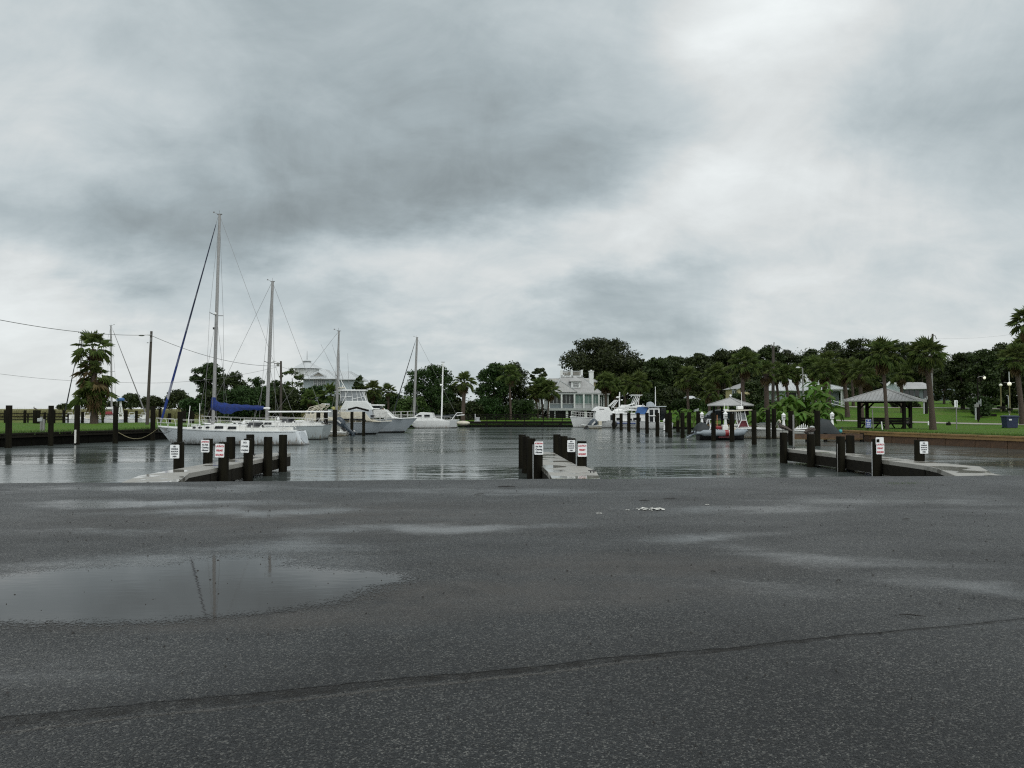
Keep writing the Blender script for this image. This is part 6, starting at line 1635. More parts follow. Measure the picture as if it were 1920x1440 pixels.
# ---- bananas: each leaf is a part
def banana_leaf_mesh(seed, L=1.9, w=.26):
    g = random.Random(seed); vs = []; fs = []
    n = 9
    for i in range(n + 1):
        t = i / n; x = L * (t * .75) ; z = L * (.62 * math.sin(min(t, .6) / .6 * math.pi / 2) - .75 * max(0, t - .35) ** 1.6)
        ww = w * (math.sin(math.pi * min(1, max(0.0, (t - .12)) / .88)) ** .6 if t > .12 else .12) + .01
        j = g.uniform(.75, 1.1)
        vs += [(x, -ww * j, z - ww * .35), (x, 0, z), (x, ww * g.uniform(.75, 1.1), z - ww * .35)]
    for i in range(n):
        k = i * 3; fs += [(k, k + 3, k + 4, k + 1), (k + 1, k + 4, k + 5, k + 2)]
    mb = MB(); mb.add(vs, fs); o = mb.build('banana_leaf', M['banana_leaf']); me = o.data; bpy.data.objects.remove(o); return me
BL = [banana_leaf_mesh(s, L, w) for s, L, w in ((1, 1.9, .20), (2, 1.6, .23), (3, 2.2, .19))]
def banana(px, py_top, Y, label, nleaf=9, s=1.0, upright=0):
    x = X(px, Y); zb = gz(x, Y); r = root('banana_plant', (x, Y, zb), label, 'banana plant', 'banana plants')
    H = max(.5, Z(py_top, Y) - zb - 1.1 * s)
    MB().tube([(0, 0, -.1), (.05, 0, H * .5), (0, 0, H)], [.13 * s, .11 * s, .06 * s], 8).build('stem', M['lawn_stem'], r, smooth=True)
    g = random.Random(int(px * 7 + Y))
    for i in range(nleaf):
        o = bpy.data.objects.new('leaf', BL[g.randrange(3)]); C.objects.link(o); o.parent = r
        e = g.uniform(-.1, .75) if i >= upright else 1.05
        o.matrix_local = Matrix.Translation((0, 0, H * g.uniform(.8, 1.0) if i < nleaf * .6 else H * g.uniform(.35, .8))) @ Matrix.Rotation(i * 2.4 + g.uniform(-.3, .3), 4, 'Z') @ Matrix.Rotation(-e + .3, 4, 'Y') @ Matrix.Rotation(g.uniform(-.5, .5), 4, 'X') @ Matrix.Scale(s * g.uniform(.75, 1.1), 4)
mat('lawn_stem', (0.10, 0.13, 0.04), .7, .3)
BN = [(1432, 772, 78), (1448, 768, 79), (1420, 778, 77), (1464, 756, 79), (1478, 738, 80), (1492, 748, 78), (1508, 736, 79), (1522, 722, 78), (1534, 712, 80), (1547, 730, 78), (1538, 752, 76), (1515, 770, 76), (1498, 776, 75), (1474, 776, 76), (1556, 766, 77), (1455, 780, 75), (1528, 780, 75), (1485, 740, 84)]
bn = ['at the near end of the clump by the hardtop', 'second from the hardtop boat', 'lowest one next to the hardtop boat', 'behind the leaning pole foot', 'tall one left in the clump before the pale house', 'mid height in the centre of the clump',
      'under the white porch roof corner', 'with the raised stiff leaf', 'tallest, with drooping outer leaves', 'on the lawn side of the tallest', 'behind the second pelican', 'low in the middle above the white boat', 'low beside the wire basket', 'low behind the lantern pedestal',
      'last one towards the park lawn', 'short one over the grey dinghy', 'short one before the black cover', 'rear one against the pale house wall']
for (px, py, Y), nm in zip(BN, bn): banana(px, py, Y, 'green banana plant ' + nm, 18, 1.0, 2 if 'stiff' in nm or 'tall' in nm else 0)
for px, py, Y, nm in [(1275, 768, 86, 'nearest the cruiser in the small clump'), (1288, 766, 87, 'in the middle of the small clump'), (1300, 774, 86, 'nearest the dark van in the small clump')]: banana(px, py, Y, 'small banana plant ' + nm, 9, .8)
tree(1498, 756, 62, 81, 'dense green shrubbery filling the banana bed', n=7000, lobes=16, leaf='bright_leaf', spread_lo=.05, cat='shrub', name='shrub', lobe_r=(.5, .8), size=.3, depth=.35, limbs=0)

# ------------------------------------------------------------------ buildings
def hip(r, name, x0, x1, y0, y1, z0, z1, rx0, rx1, ry0, ry1, mt, seams=0, th=.12, eave=None):
    """hip roof: eave rectangle, ridge rectangle (rx0..rx1, ry0..ry1) at z1"""
    mb = MB(); e = [(x0, y0), (x1, y0), (x1, y1), (x0, y1)]; t = [(rx0, ry0), (rx1, ry0), (rx1, ry1), (rx0, ry1)]
    vs = [(x, y, z0 - th) for x, y in e] + [(x, y, z0) for x, y in e] + [(x, y, z1) for x, y in t]
    fs = [(3, 2, 1, 0)] + [(i, (i + 1) % 4, (i + 1) % 4 + 4, i + 4) for i in range(4)] + [(i + 4, (i + 1) % 4 + 4, (i + 1) % 4 + 8, i + 8) for i in range(4)] + [(8, 9, 10, 11)]
    mb.add(vs, fs); o = mb.build(name, M[mt], r)
    if seams:
        sm = MB(); n = seams
        for i in range(1, n):
            x = x0 + (x1 - x0) * i / n
            if x < rx0: q = (x - x0) / max(.01, rx0 - x0)
            elif x > rx1: q = (x1 - x) / max(.01, x1 - rx1)
            else: q = 1
            sm.beam((x, y0, z0 + .02), (x, y0 + (ry0 - y0) * q, z0 + (z1 - z0) * q + .02), .04, .03)
        for sx_, ex, rx in ((0, x0, rx0), (1, x1, rx1)):
            for i in range(1, 8):
                y = y0 + (y1 - y0) * i / 8; q = min(1, (y - y0) / max(.01, ry0 - y0), (y1 - y) / max(.01, y1 - ry1))
                sm.beam((ex, y, z0 + .03), (ex + (rx - ex) * q, y, z0 + (z1 - z0) * q + .03), .05, .05)
        for a, b in zip(e, t): sm.beam((a[0], a[1], z0 + .03), (b[0], b[1], z1 + .03), .12, .07)
        sm.build('roof_seams', M['trim_grey'] if mt == 'roof_grey' else M['roof_white'], o)['kind'] = 'stuff'
    return o
# stilted house with the widow's walk
Y = 146
x0_ = X(1075, Y); zb = gz(x0_, Y + 5)
r = root('stilted_house', (x0_, Y, zb), 'grey metal roofed house on stilts with screened porch and white chimney', 'house')
fx = lambda p: X(p, Y) - x0_
fz = lambda p: Z(p, Y) - zb
D = 11.0
MB().box((fx(1026) + fx(1122)) / 2, D / 2 + 2.0, (fz(767) + fz(738)) / 2, fx(1122) - fx(1026), D - 2.2, fz(738) - fz(767)).build('wall', M['siding_pale'], r)
hip(r, 'roof', fx(1036), fx(1127), -.9, D + 1, fz(736.5), fz(706), fx(1054), fx(1095), 3.0, D - 4.5, 'roof_grey', seams=22)
hip(r, 'upper_roof', fx(1022), fx(1127), 4.5, D + 2, fz(714), fz(706.5), fx(1034), fx(1115), 6.8, D - 1, 'roof_grey', seams=20)
MB().box((fx(1026) + fx(1123)) / 2, 8.6, (fz(722) + fz(714)) / 2, fx(1123) - fx(1026), 6.0, fz(714) - fz(724) + .6).build('upper_wall', M['siding_cream'], r)
# porch cross gable roof
gp = MB(); ax, bx2, cx2 = fx(1038), fx(1082), fx(1050)
gp.add([(ax, -1.1, fz(735.5)), (bx2, -1.1, fz(735.5)), (cx2, -.2, fz(714)), (cx2, 6, fz(714)), (ax, 6, fz(735.5)), (bx2, 6, fz(735.5))], [(0, 1, 2), (1, 5, 3, 2), (0, 2, 3, 4)])
gp.build('porch_roof', M['roof_grey'], r)
sm = MB()
for i in range(1, 9):
    x = ax + (bx2 - ax) * i / 9; q = (x - ax) / (cx2 - ax) if x < cx2 else (bx2 - x) / (bx2 - cx2)
    sm.beam((x, -1.1, fz(735.5) + .04), (x, -1.1 + .9 * q, fz(735.5) + (fz(714) - fz(735.5)) * q + .04), .05, .05)
sm.beam((ax, -1.1, fz(735.5) + .05), (cx2, -.2, fz(714) + .05), .12, .1); sm.beam((bx2, -1.1, fz(735.5) + .05), (cx2, -.2, fz(714) + .05), .12, .1)
q_ = sm.build('porch_roof_seams', M['trim_grey'], r); q_['kind'] = 'stuff'
# widow's walk
ww = MB(); z0, z1 = fz(704), fz(694.5)
for px in (1055.5, 1075, 1094):
    for yy in (3.0, 6.0): ww.box(fx(px), yy, (z0 + z1) / 2 + .1, .32 if px != 1075 else .25, .3, z1 - z0 + .3)
ww.build('railing_posts', M['trim_white'], r)
for (pa, pb) in ((1057, 1073), (1077, 1092)):
    lp = MB()
    for i in range(9): lp.box((fx(pa) + fx(pb)) / 2, 3.0, z0 + .25 + (z1 - z0 - .35) * i / 8, fx(pb) - fx(pa), .05, .05)
    lp.build('railing_panel', M['louvre'], r)
MB().box((fx(1055) + fx(1095)) / 2, 2.95, z0 + .0, fx(1096) - fx(1054), .2, .2).build('railing_base', M['trim_white'], r)
MB().box((fx(1055) + fx(1095)) / 2, 2.97, z1 - .02, fx(1094) - fx(1056), .12, .12).build('railing_top', M['trim_grey'], r)
# dormer
dm = MB().box(fx(1080), 1.6, (fz(727) + fz(714)) / 2, fx(1089) - fx(1071.5), 3.0, fz(714) - fz(727)).build('dormer', M['trim_white'], r)
hip(r, 'dormer_roof', fx(1068), fx(1091), -.15, 4.0, fz(714.2), fz(705), fx(1079), fx(1080.5), 1.4, 4.0, 'roof_grey')
for a, b in ((1075.5, 1079.3), (1081, 1084.8)):
    w = MB().box((fx(a) + fx(b)) / 2, .08, (fz(725) + fz(717.5)) / 2, fx(b) - fx(a), .06, fz(717.5) - fz(725)).build('window', M['dark_glass'], r)
    MB().box((fx(a) + fx(b)) / 2, .03, (fz(725) + fz(717.5)) / 2, .05, .04, fz(717.5) - fz(725)).box((fx(a) + fx(b)) / 2, .03, (fz(725) + fz(717.5)) / 2, fx(b) - fx(a), .04, .05).build('mullion', M['trim_white'], w)
ch = MB().box(fx(1111), 2.2, (fz(722) + fz(695.5)) / 2, fx(1115) - fx(1107), 1.2, fz(695.5) - fz(722)).build('chimney', M['trim_white'], r)
MB().box(fx(1111), 2.2, fz(695.3), fx(1116) - fx(1106), 1.4, .16).tube([(fx(1111), 2.2, fz(695)), (fx(1111), 2.2, fz(692.5))], .18, 8).build('chimney_cap', M['trim_white'], ch)
# porch
MB().box((fx(1026) + fx(1125)) / 2, .5, fz(767.5), fx(1125) - fx(1026), 3.2, .42).build('porch_floor', M['trim_grey'], r)
MB().box((fx(1036) + fx(1125)) / 2, -.85, fz(738), fx(1126) - fx(1036), .25, .30).build('fascia', M['trim_grey'], r)
for i, px in enumerate([1029, 1052.5, 1076.5, 1093.8, 1110, 1122]): MB().box(fx(px), -.85, (fz(767) + fz(737)) / 2, .30, .22, fz(737) - fz(767)).build('porch_column', M['trim_white'], r)
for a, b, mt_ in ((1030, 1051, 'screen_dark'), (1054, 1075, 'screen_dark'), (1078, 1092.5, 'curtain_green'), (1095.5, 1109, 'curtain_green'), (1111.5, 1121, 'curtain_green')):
    w = MB().box((fx(a) + fx(b)) / 2, -.62, (fz(757.5) + fz(741)) / 2, fx(b) - fx(a), .05, fz(741) - fz(757.5)).build('window', M[mt_], r)
    mm = MB(); n = 3 if b - a > 15 else 2
    for i in range(1, n): mm.box(fx(a) + (fx(b) - fx(a)) * i / n, -.67, (fz(757.5) + fz(741)) / 2, .09, .04, fz(741) - fz(757.5))
    mm.box((fx(a) + fx(b)) / 2, -.67, fz(757.3), fx(b) - fx(a), .05, .12); mm.build('mullion', M['trim_grey'], w)
    MB().box((fx(a) + fx(b)) / 2, -.62, (fz(766) + fz(758)) / 2, fx(b) - fx(a), .05, fz(758) - fz(766)).build('kick_panel', M['siding_grey'] if mt_ == 'screen_dark' else M['trim_grey'], r)
MB().box((fx(1030) + fx(1122)) / 2, 3.2, fz(779) - .0, fx(1122) - fx(1030), .2, fz(769) - fz(790)).build('underfloor_painted_shade', M['screen_dark'], r)  # dark sheet standing in for the shade under the raised floor
for px in (1027.5, 1062.5, 1073, 1097, 1118, 1040):
    MB().box(fx(px), -.6, fz(779), .42 if px != 1040 else .2, .42, fz(768.5) - fz(790)).build('stilt', M['trim_white'] if px in (1062.5, 1027.5, 1097) else M['trim_grey'], r)
for px in (1124, 1129, 1134, 1138, 1142): MB().box(fx(px), 1.5, (fz(767) + fz(741)) / 2, .16, .16, fz(741) - fz(767)).build('side_porch_post', M['trim_white'], r)
MB().box(fx(1132), 2.8, (fz(767) + fz(740)) / 2, fx(1143) - fx(1122), .2, fz(740) - fz(767)).build('side_porch_wall', M['siding_grey'], r)
MB().box(fx(1132), 2.4, fz(739), fx(1145) - fx(1120), 3.0, .3).build('side_porch_roof', M['roof_grey'], r)
st = MB()
for i in range(7): st.box(fx(1019) - .55 * i * .35 + .4, .3 + .05 * i, fz(767) - .18 * i * 1.4, .5, 1.4, .1)
st.beam((fx(1023), -.4, fz(766)), (fx(1001), -.4, fz(758)), .1, .12)
st.build('stair_treads', M['trim_grey'], r)
for i, px in enumerate([1000, 1004, 1008.5, 1013, 1017, 1021, 1024]): MB().box(fx(px), -.3, (fz(767) + fz(744)) / 2, .28, .1, fz(744) - fz(767)).build('lattice_board', M['trim_grey'], r)

# pale blue house with tower, far left
Y = 175
x0_ = X(620, Y); zb = gz(x0_, Y)
r = root('tower_house', (x0_, Y, zb), 'pale blue house with white metal roofs and octagonal lookout tower', 'house')
fx = lambda p: X(p, Y) - x0_
fz = lambda p: Z(p, Y) - zb
MB().box((fx(566) + fx(664)) / 2, 6, (fz(712)) / 2, fx(664) - fx(566), 10, fz(712)).build('wall', M['siding_blue'], r)
hip(r, 'roof', fx(562), fx(672), 0, 12, fz(711), fz(694), fx(585), fx(645), 5, 7, 'roof_white', seams=26)
hip(r, 'front_roof', fx(563), fx(632), -.8, 6, fz(710), fz(691.5), fx(600), fx(604), 3.2, 6, 'roof_white', seams=16)
MB().add([(fx(586), -.2, fz(705)), (fx(608), -.2, fz(705)), (fx(597), -.2, fz(698.5)), (fx(597), 3, fz(698.5)), (fx(582.5), .5, fz(705)), (fx(611.5), .5, fz(705))], [(0, 1, 2)]).build('gable_louvre', M['louvre'], r)
MB().beam((fx(582), -.3, fz(705.3)), (fx(597), -.3, fz(697.8)), .5, .12).beam((fx(612), -.3, fz(705.3)), (fx(597), -.3, fz(697.8)), .5, .12).build('gable_trim', M['roof_white'], r)
for i, px in enumerate([589, 597, 604.5]):
    w = MB().box(fx(px), .97, (fz(724) + fz(713)) / 2, .62, .06, fz(713) - fz(724)).build('window', M['clear_vinyl'], r)
    MB().box(fx(px), .93, fz(718.5), .66, .05, .06).box(fx(px), .93, fz(718.5), .06, .05, 1.25).build('mullion', M['trim_white'], w)
    MB().box(fx(px) - .40, .93, fz(718.5), .10, .06, 1.5).box(fx(px) + .40, .93, fz(718.5), .10, .06, 1.5).build('frame', M['trim_white'], w)
MB().box(fx(597), .9, fz(726), fx(612) - fx(580), .15, .15).build('belt_trim', M['trim_white'], r)
MB().box(fx(597), .5, fz(735), fx(610) - fx(582), 1.4, .15).build('balcony', M['trim_white'], r)
def octo(r, cx, cy, rad, z0, z1, rt, name, mt, n=8):
    return MB().lathe([(rad, z0), (rt, z1)], n, cx, cy).build(name, M[mt], r)
cx_ = X(575, Y + 8) - x0_
fz0 = fz
fz = lambda p: Z(p, Y + 8) - zb
octo(r, cx_, 8, 2.6, fz(712), fz(692), 2.6, 'tower', 'trim_white')
octo(r, cx_, 8, 2.2, fz(698), fz(692), 2.2, 'tower_void', 'dark_void')
for i in range(8): a = 2 * math.pi * i / 8 + .2; MB().box(cx_ + 2.55 * math.cos(a), 8 + 2.55 * math.sin(a), fz(695), .3, .3, fz(690.5) - fz(698)).build('tower_post', M['trim_white'], r)
octo(r, cx_, 8, 3.6, fz(691.5), fz(679.5), .9, 'tower_roof', 'roof_white')
octo(r, cx_, 8, .95, fz(679.5), fz(677.5), .85, 'cupola', 'trim_grey'); octo(r, cx_, 8, 1.15, fz(677.4), fz(674), .15, 'cupola_roof', 'roof_white')
MB().tube([(cx_, 8, fz(674.5)), (cx_, 8, fz(658))], [.08, .03], 6).build('finial', M['rigging'], r)

# pale house with white hip roof behind the bananas
Y = 122
x0_ = X(1500, Y); zb = gz(x0_, Y)
r = root('pale_house', (x0_, Y, zb), 'pale aqua house with white metal hip roof behind the banana clump', 'house')
fx = lambda p: X(p, Y) - x0_
fz = lambda p: Z(p, Y) - zb
MB().box((fx(1434) + fx(1545)) / 2, 2.5, (fz(732) - .3) / 2 - .6, fx(1545) - fx(1434), 4, fz(732) + 1.2).build('wall', M['siding_blue'], r)
hip(r, 'roof', fx(1414), fx(1572), -1.2, 5.5, fz(732), fz(708), fx(1452), fx(1530), 2.0, 2.8, 'roof_white', seams=24)
hip(r, 'porch_roof', fx(1540), fx(1584), -1.6, 6, fz(729.5), fz(718), fx(1552), fx(1556), 2.2, 3, 'roof_white', seams=8)
for px in (1572, 1577): MB().box(fx(px), -1.2, (fz(760) + fz(731)) / 2, .22, .22, fz(731) - fz(760)).build('porch_post', M['trim_white'], r)
MB().beam((fx(1548), -1.2, fz(749)), (fx(1578), -1.2, fz(757)), .08, .12).beam((fx(1548), -1.2, fz(755)), (fx(1578), -1.2, fz(763)), .08, .12).build('stair_rail', M['trim_white'], r)
MB().box(fx(1560), 1.5, (fz(762) + fz(730)) / 2, fx(1574) - fx(1545), 2.5, fz(730) - fz(762)).build('porch_recess', M['siding_grey'], r)
MB().prism([(fx(1440), fz(731)), (fx(1440), fz(705)), (fx(1456), fz(705)), (fx(1456), fz(731))], .2, 3).build('gable_dormer', M['siding_blue'], r)
MB().box(fx(1511), 1.0, (fz(716) + fz(702)) / 2, .9, .9, fz(702) - fz(718)).build('roof_vent_stack', M['trim_white'], r)
MB().prism([(fx(1546), fz(722)), (fx(1546), fz(699)), (fx(1550), fz(695)), (fx(1555), fz(699)), (fx(1555), fz(722))], 3, 5).build('rear_dormer', M['trim_white'], r)
for a, b, t, u, mt_ in ((1434.5, 1438, 737, 748, 'dark_glass'), (1442, 1447, 709, 717, 'dark_glass'), (1478, 1496, 735, 752, 'screen_dark'), (1511, 1520, 737, 750, 'screen_dark'), (1530, 1536, 737, 750, 'dark_glass')):
    w = MB().box((fx(a) + fx(b)) / 2, .46 if a != 1442 else .16, (fz(t) + fz(u)) / 2, fx(b) - fx(a), .08, fz(t) - fz(u)).build('window', M[mt_], r)
    f = MB()
    for xx in (a, b): f.box(fx(xx), .40 if a != 1442 else .1, (fz(t) + fz(u)) / 2, .12, .06, fz(t) - fz(u))
    f.box((fx(a) + fx(b)) / 2, .40 if a != 1442 else .1, fz(t), fx(b) - fx(a), .06, .12); f.build('frame', M['trim_white'], w)
for px in (1453, 1458, 1463, 1470, 1503, 1508): MB().box(fx(px), .44, (fz(762) + fz(733)) / 2, .10, .06, fz(733) - fz(762)).build('batten', M['trim_white'], r)
# cream house
Y = 138
x0_ = X(1400, Y); zb = gz(x0_, Y)
r = root('cream_house', (x0_, Y, zb), 'cream walled house half hidden behind the curved palm', 'house')
fx = lambda p: X(p, Y) - x0_
fz = lambda p: Z(p, Y) - zb
MB().prism([(fx(1384), -1), (fx(1440), -1), (fx(1440), fz(728)), (fx(1415), fz(718)), (fx(1384), fz(728))], 0, 8).build('wall', M['siding_cream'], r)
MB().beam((fx(1380), -.2, fz(729.5)), (fx(1415), -.2, fz(717.3)), .6, .18).beam((fx(1444), -.2, fz(729.5)), (fx(1415), -.2, fz(717.3)), .6, .18).build('gable_trim', M['trim_grey'], r)
MB().add([(fx(1380), -.5, fz(729)), (fx(1380), 9, fz(729)), (fx(1415), 9, fz(716.5)), (fx(1415), -.5, fz(716.5)), (fx(1444), 9, fz(729)), (fx(1444), -.5, fz(729))], [(0, 3, 2, 1), (3, 5, 4, 2)]).build('roof', M['roof_grey'], r)
MB().box(fx(1380.5), 1, fz(741), fx(1385) - fx(1376), .2, fz(730) - fz(752)).build('side_wing', M['siding_grey'], r)
for a, b in ((1378, 1381.5),):
    w = MB().box(fx(a + 1.8), .85, fz(742), fx(b) - fx(a), .06, 1.6).build('window', M['dark_glass'], r); MB().box(fx(a + 1.8), .8, fz(742), .1, .06, 1.7).build('mullion', M['trim_white'], w)
# white shed house seen above the pilings
Y = 132
x0_ = X(1302, Y); zb = gz(x0_, Y)
r = root('small_white_house', (x0_, Y, zb), 'small white cottage in deep shade above the mooring pilings', 'house')
fx = lambda p: X(p, Y) - x0_
fz = lambda p: Z(p, Y) - zb
MB().box(fx(1302), 3, fz(765) / 2 + .6, fx(1312) - fx(1292), 5, fz(752)).build('wall', M['trim_grey'], r)
hip(r, 'roof', fx(1289), fx(1312), -.5, 6, fz(748.5), fz(742), fx(1297), fx(1304), 2, 4, 'roof_white')
for px in (1297, 1306): MB().box(fx(px), .46, fz(760), .5, .06, .9).build('window', M['dark_glass'], r)
# grey building at the right
Y = 158
x0_ = X(1720, Y); zb = gz(x0_, Y)
r = root('grey_building', (x0_, Y, zb), 'long low grey building with pale metal gable roof behind the park', 'building')
fx = lambda p: X(p, Y) - x0_
fz = lambda p: Z(p, Y) - zb
MB().prism([(fx(1663), -1), (fx(1694), -1), (fx(1694), fz(729)), (fx(1668.5), fz(716.5)), (fx(1663), fz(722))], 0, .3).build('gable_wall', M['siding_blue'], r)
MB().box((fx(1694) + fx(1800)) / 2, 3, fz(729) / 2 - .5, fx(1800) - fx(1694), 5, fz(729) + 1).build('wall', M['siding_grey'], r)
rf = MB(); rf.add([(fx(1694), -.8, fz(729.3)), (fx(1755), -.8, fz(728.5)), (fx(1755), 5, fz(715.2)), (fx(1668.5), 5, fz(715.2)), (fx(1694), -.8, fz(730)), (fx(1755), -.8, fz(729.3))], [(0, 1, 2, 3), (0, 4, 5, 1)]); rf.build('roof', M['roof_grey'], r)
MB().beam((fx(1660), -.5, fz(723.5)), (fx(1668.5), -.5, fz(715.3)), .6, .22).beam((fx(1668.5), -.5, fz(715.3)), (fx(1694), -.8, fz(729.6)), .6, .22).build('gable_trim', M['trim_white'], r)
hip(r, 'annex_roof', fx(1752), fx(1800), -1, 7, fz(741), fz(729), fx(1760), fx(1785), 3, 4, 'siding_grey')
for px in (1703, 1712, 1722, 1738): w = MB().box(fx(px), .46, fz(739), .8, .08, 1.5).build('window', M['dark_glass'], r)
MB().box(fx(1690), -1.5, fz(753), 2.6, .9, .8).build('white_unit', M['trim_white'], r)

# park shelter: square pyramid roof on braced posts with tables
Y = 76
xc = X(1659, Y); zb = gz(xc, Y)
r = root('park_shelter', (xc, Y, zb), 'open park shelter with grey metal pyramid roof and dark timber posts', 'shelter', rz=R(10.8))
ez = Z(751, Y) - zb; pz = Z(728, Y) - zb; Rc = 4.38
cor = [(Rc * math.cos(a), Rc * math.sin(a)) for a in (math.pi, 1.5 * math.pi, 0, .5 * math.pi)]
mb = MB(); mb.add([(x, y, ez - .1) for x, y in cor] + [(x, y, ez) for x, y in cor] + [(0, 0, pz)], [(3, 2, 1, 0)] + [(i, (i + 1) % 4, (i + 1) % 4 + 4, i + 4) for i in range(4)] + [(i + 4, (i + 1) % 4 + 4, 8) for i in range(4)])
rf = mb.build('roof', M['roof_grey'], r)
n_rib = 0; sm = MB()
for i in range(4):
    a, b = Vector(cor[i]), Vector(cor[(i + 1) % 4])
    for j in range(1, 20):
        t = j / 20; p = a.lerp(b, t); q = 1 - abs(2 * t - 1); m_ = (a + b) / 2
        e = p * (1 - q) + (p - m_) * 0 + Vector((0, 0)) * q
        # ribs run straight up the slope, parallel to the face's middle line
        dirn = -m_; e = p + dirn * q
        sm.beam((p.x, p.y, ez + .02), (e.x, e.y, ez + (pz - ez) * q + .02), .035, .05)
o_ = sm.build('roof_ribs', M['roof_grey'], rf); o_['kind'] = 'stuff'
for x, y in cor: MB().beam((x, y, ez + .03), (0, 0, pz + .03), .12, .06).build('hip_cap', M['roof_grey'], rf)
MB().lathe([(.12, pz - .05), (.12, pz + .12), (.03, pz + .2)], 8).build('finial', M['roof_grey'], rf)
for i, q in enumerate(((-.62, 0), (0, -.62), (.62, 0), (0, .62))):
    x, y = q[0] * Rc, q[1] * Rc
    MB().box(x, y, ez / 2, .24, .24, ez).build('post', M['dark_timber'], r)
    for d_ in ((1, 1), (-1, 1), (1, -1), (-1, -1)):
        v = Vector(d_).normalized() * .7
        if (x + v.x) ** 2 + (y + v.y) ** 2 < x * x + y * y + .5: MB().beam((x, y, ez - .85), (x + v.x, y + v.y, ez - .12), .1, .14).build('brace', M['dark_timber'], r)
pr = [(-.62 * Rc, 0), (0, -.62 * Rc), (.62 * Rc, 0), (0, .62 * Rc)]
for i in range(4):
    a, b = pr[i], pr[(i + 1) % 4]; MB().beam((a[0], a[1], ez - .12), (b[0], b[1], ez - .12), .14, .24).build('tie_beam', M['dark_timber'], r)
    if i in (0, 1):
        for z in (.48, .70, .92): MB().beam((a[0], a[1], z), (b[0], b[1], z), .05, .19).build('rail_board', M['dark_timber'], r)
def picnic(x, y, label, rz):
    t = root('picnic_table', (x, y, gz(x, y)), label, 'picnic table', 'picnic tables in the shelter', rz=rz)
    for j in range(5): MB().box(0, -.34 + .17 * j, .76, 2.0, .15, .05).build('top_board', M['dark_timber'], t)
    for sg in (-1, 1):
        MB().box(0, sg * .75, .46, 2.0, .26, .05).build('bench', M['dark_timber'], t)
        MB().beam((sg * .75, -.7, 0), (sg * .75, .2, .74), .08, .1).beam((sg * .75, .7, 0), (sg * .75, -.2, .74), .08, .1).box(sg * .75, 0, .42, .08, 1.7, .09).build('leg_frame', M['dark_timber'], t)
picnic(xc - 1.0, Y + .2, 'dark picnic table under the shelter, on the side of the blue sign', R(14)); picnic(xc + 1.4, Y + .3, 'dark picnic table under the shelter, on the side of the big palm', R(5))
# small grey shelter with the van beneath
Y = 83
xc = X(1370, Y); zb = gz(xc, Y)
r = root('small_shelter', (xc, Y, zb), 'small grey pyramid roofed shelter behind the hardtop boat', 'shelter', rz=R(13))
ez = Z(759.5, Y) - zb; pz = Z(745.5, Y) - zb; Rc = 2.65
cor = [(Rc * math.cos(a), Rc * math.sin(a)) for a in (math.pi, 1.5 * math.pi, 0, .5 * math.pi)]
mb = MB(); mb.add([(x, y, ez - .1) for x, y in cor] + [(x, y, ez) for x, y in cor] + [(0, 0, pz)], [(3, 2, 1, 0)] + [(i, (i + 1) % 4, (i + 1) % 4 + 4, i + 4) for i in range(4)] + [(i + 4, (i + 1) % 4 + 4, 8) for i in range(4)])
mb.build('roof', M['roof_grey'], r)
MB().lathe([(.05, pz - .05), (.06, pz + .1), (.13, pz + .16), (.1, pz + .3), (.02, pz + .34)], 8).build('finial', M['clean_white'], r, smooth=True)
for x, y in cor: MB().box(x * .72, y * .72, ez / 2, .16, .16, ez).build('post', M['dark_timber'], r); MB().beam((x, y, ez + .03), (0, 0, pz + .03), .09, .05).build('hip_cap', M['roof_grey'], r)
# parked dark van
Y = 95
xc = X(1309, Y); zb = gz(xc, Y)
r = root('parked_van', (xc, Y, zb), 'dark green grey sport utility vehicle parked under the trees behind the shelter', 'car')
BP = [(0, .45), (.02, .82), (.95, 1.0), (1.55, 1.62), (2.1, 1.74), (4.1, 1.72), (4.55, 1.15), (4.62, .45)]
MB().prism([(x, z) for x, z in BP], -.9, .9).build('body', M['car_dark'], r, bevel=.09)
for a in ([(1.15, 1.05), (1.68, 1.58), (2.45, 1.63), (2.45, 1.05)], [(2.53, 1.05), (2.53, 1.63), (3.4, 1.63), (3.4, 1.05)], [(3.48, 1.05), (3.48, 1.62), (4.05, 1.6), (4.3, 1.1)]):
    MB().prism(a, -.925, -.88).build('side_window', M['dark_glass'], r)
MB().box(2.3, -.92, .62, 4.3, .03, .06).build('side_trim', M['post_grey'], r)
for x in (.85, 3.75):
    for yy in (-.80, .80):
        w = MB().rings([[(x + rr_ * math.cos(t), yy + d_, .36 + rr_ * math.sin(t)) for t in [2 * math.pi * j / 20 for j in range(20)]] for d_, rr_ in ((-.12, .33), (-.1, .37), (.1, .37), (.12, .33))]).build('tyre', M['black_rubber'], r, smooth=True)
        MB().rings([[(x + rr_ * math.cos(t), yy + d_, .36 + rr_ * math.sin(t)) for t in [2 * math.pi * j / 14 for j in range(14)]] for d_, rr_ in ((-.14, .2), (.14, .2))]).build('rim', M['alloy'], w)
MB().box(.02, -.6, .8, .06, .35, .16).build('headlight', M['clear_vinyl'], r); MB().box(.9, -.98, 1.05, .16, .14, .12).build('mirror', M['car_dark'], r)
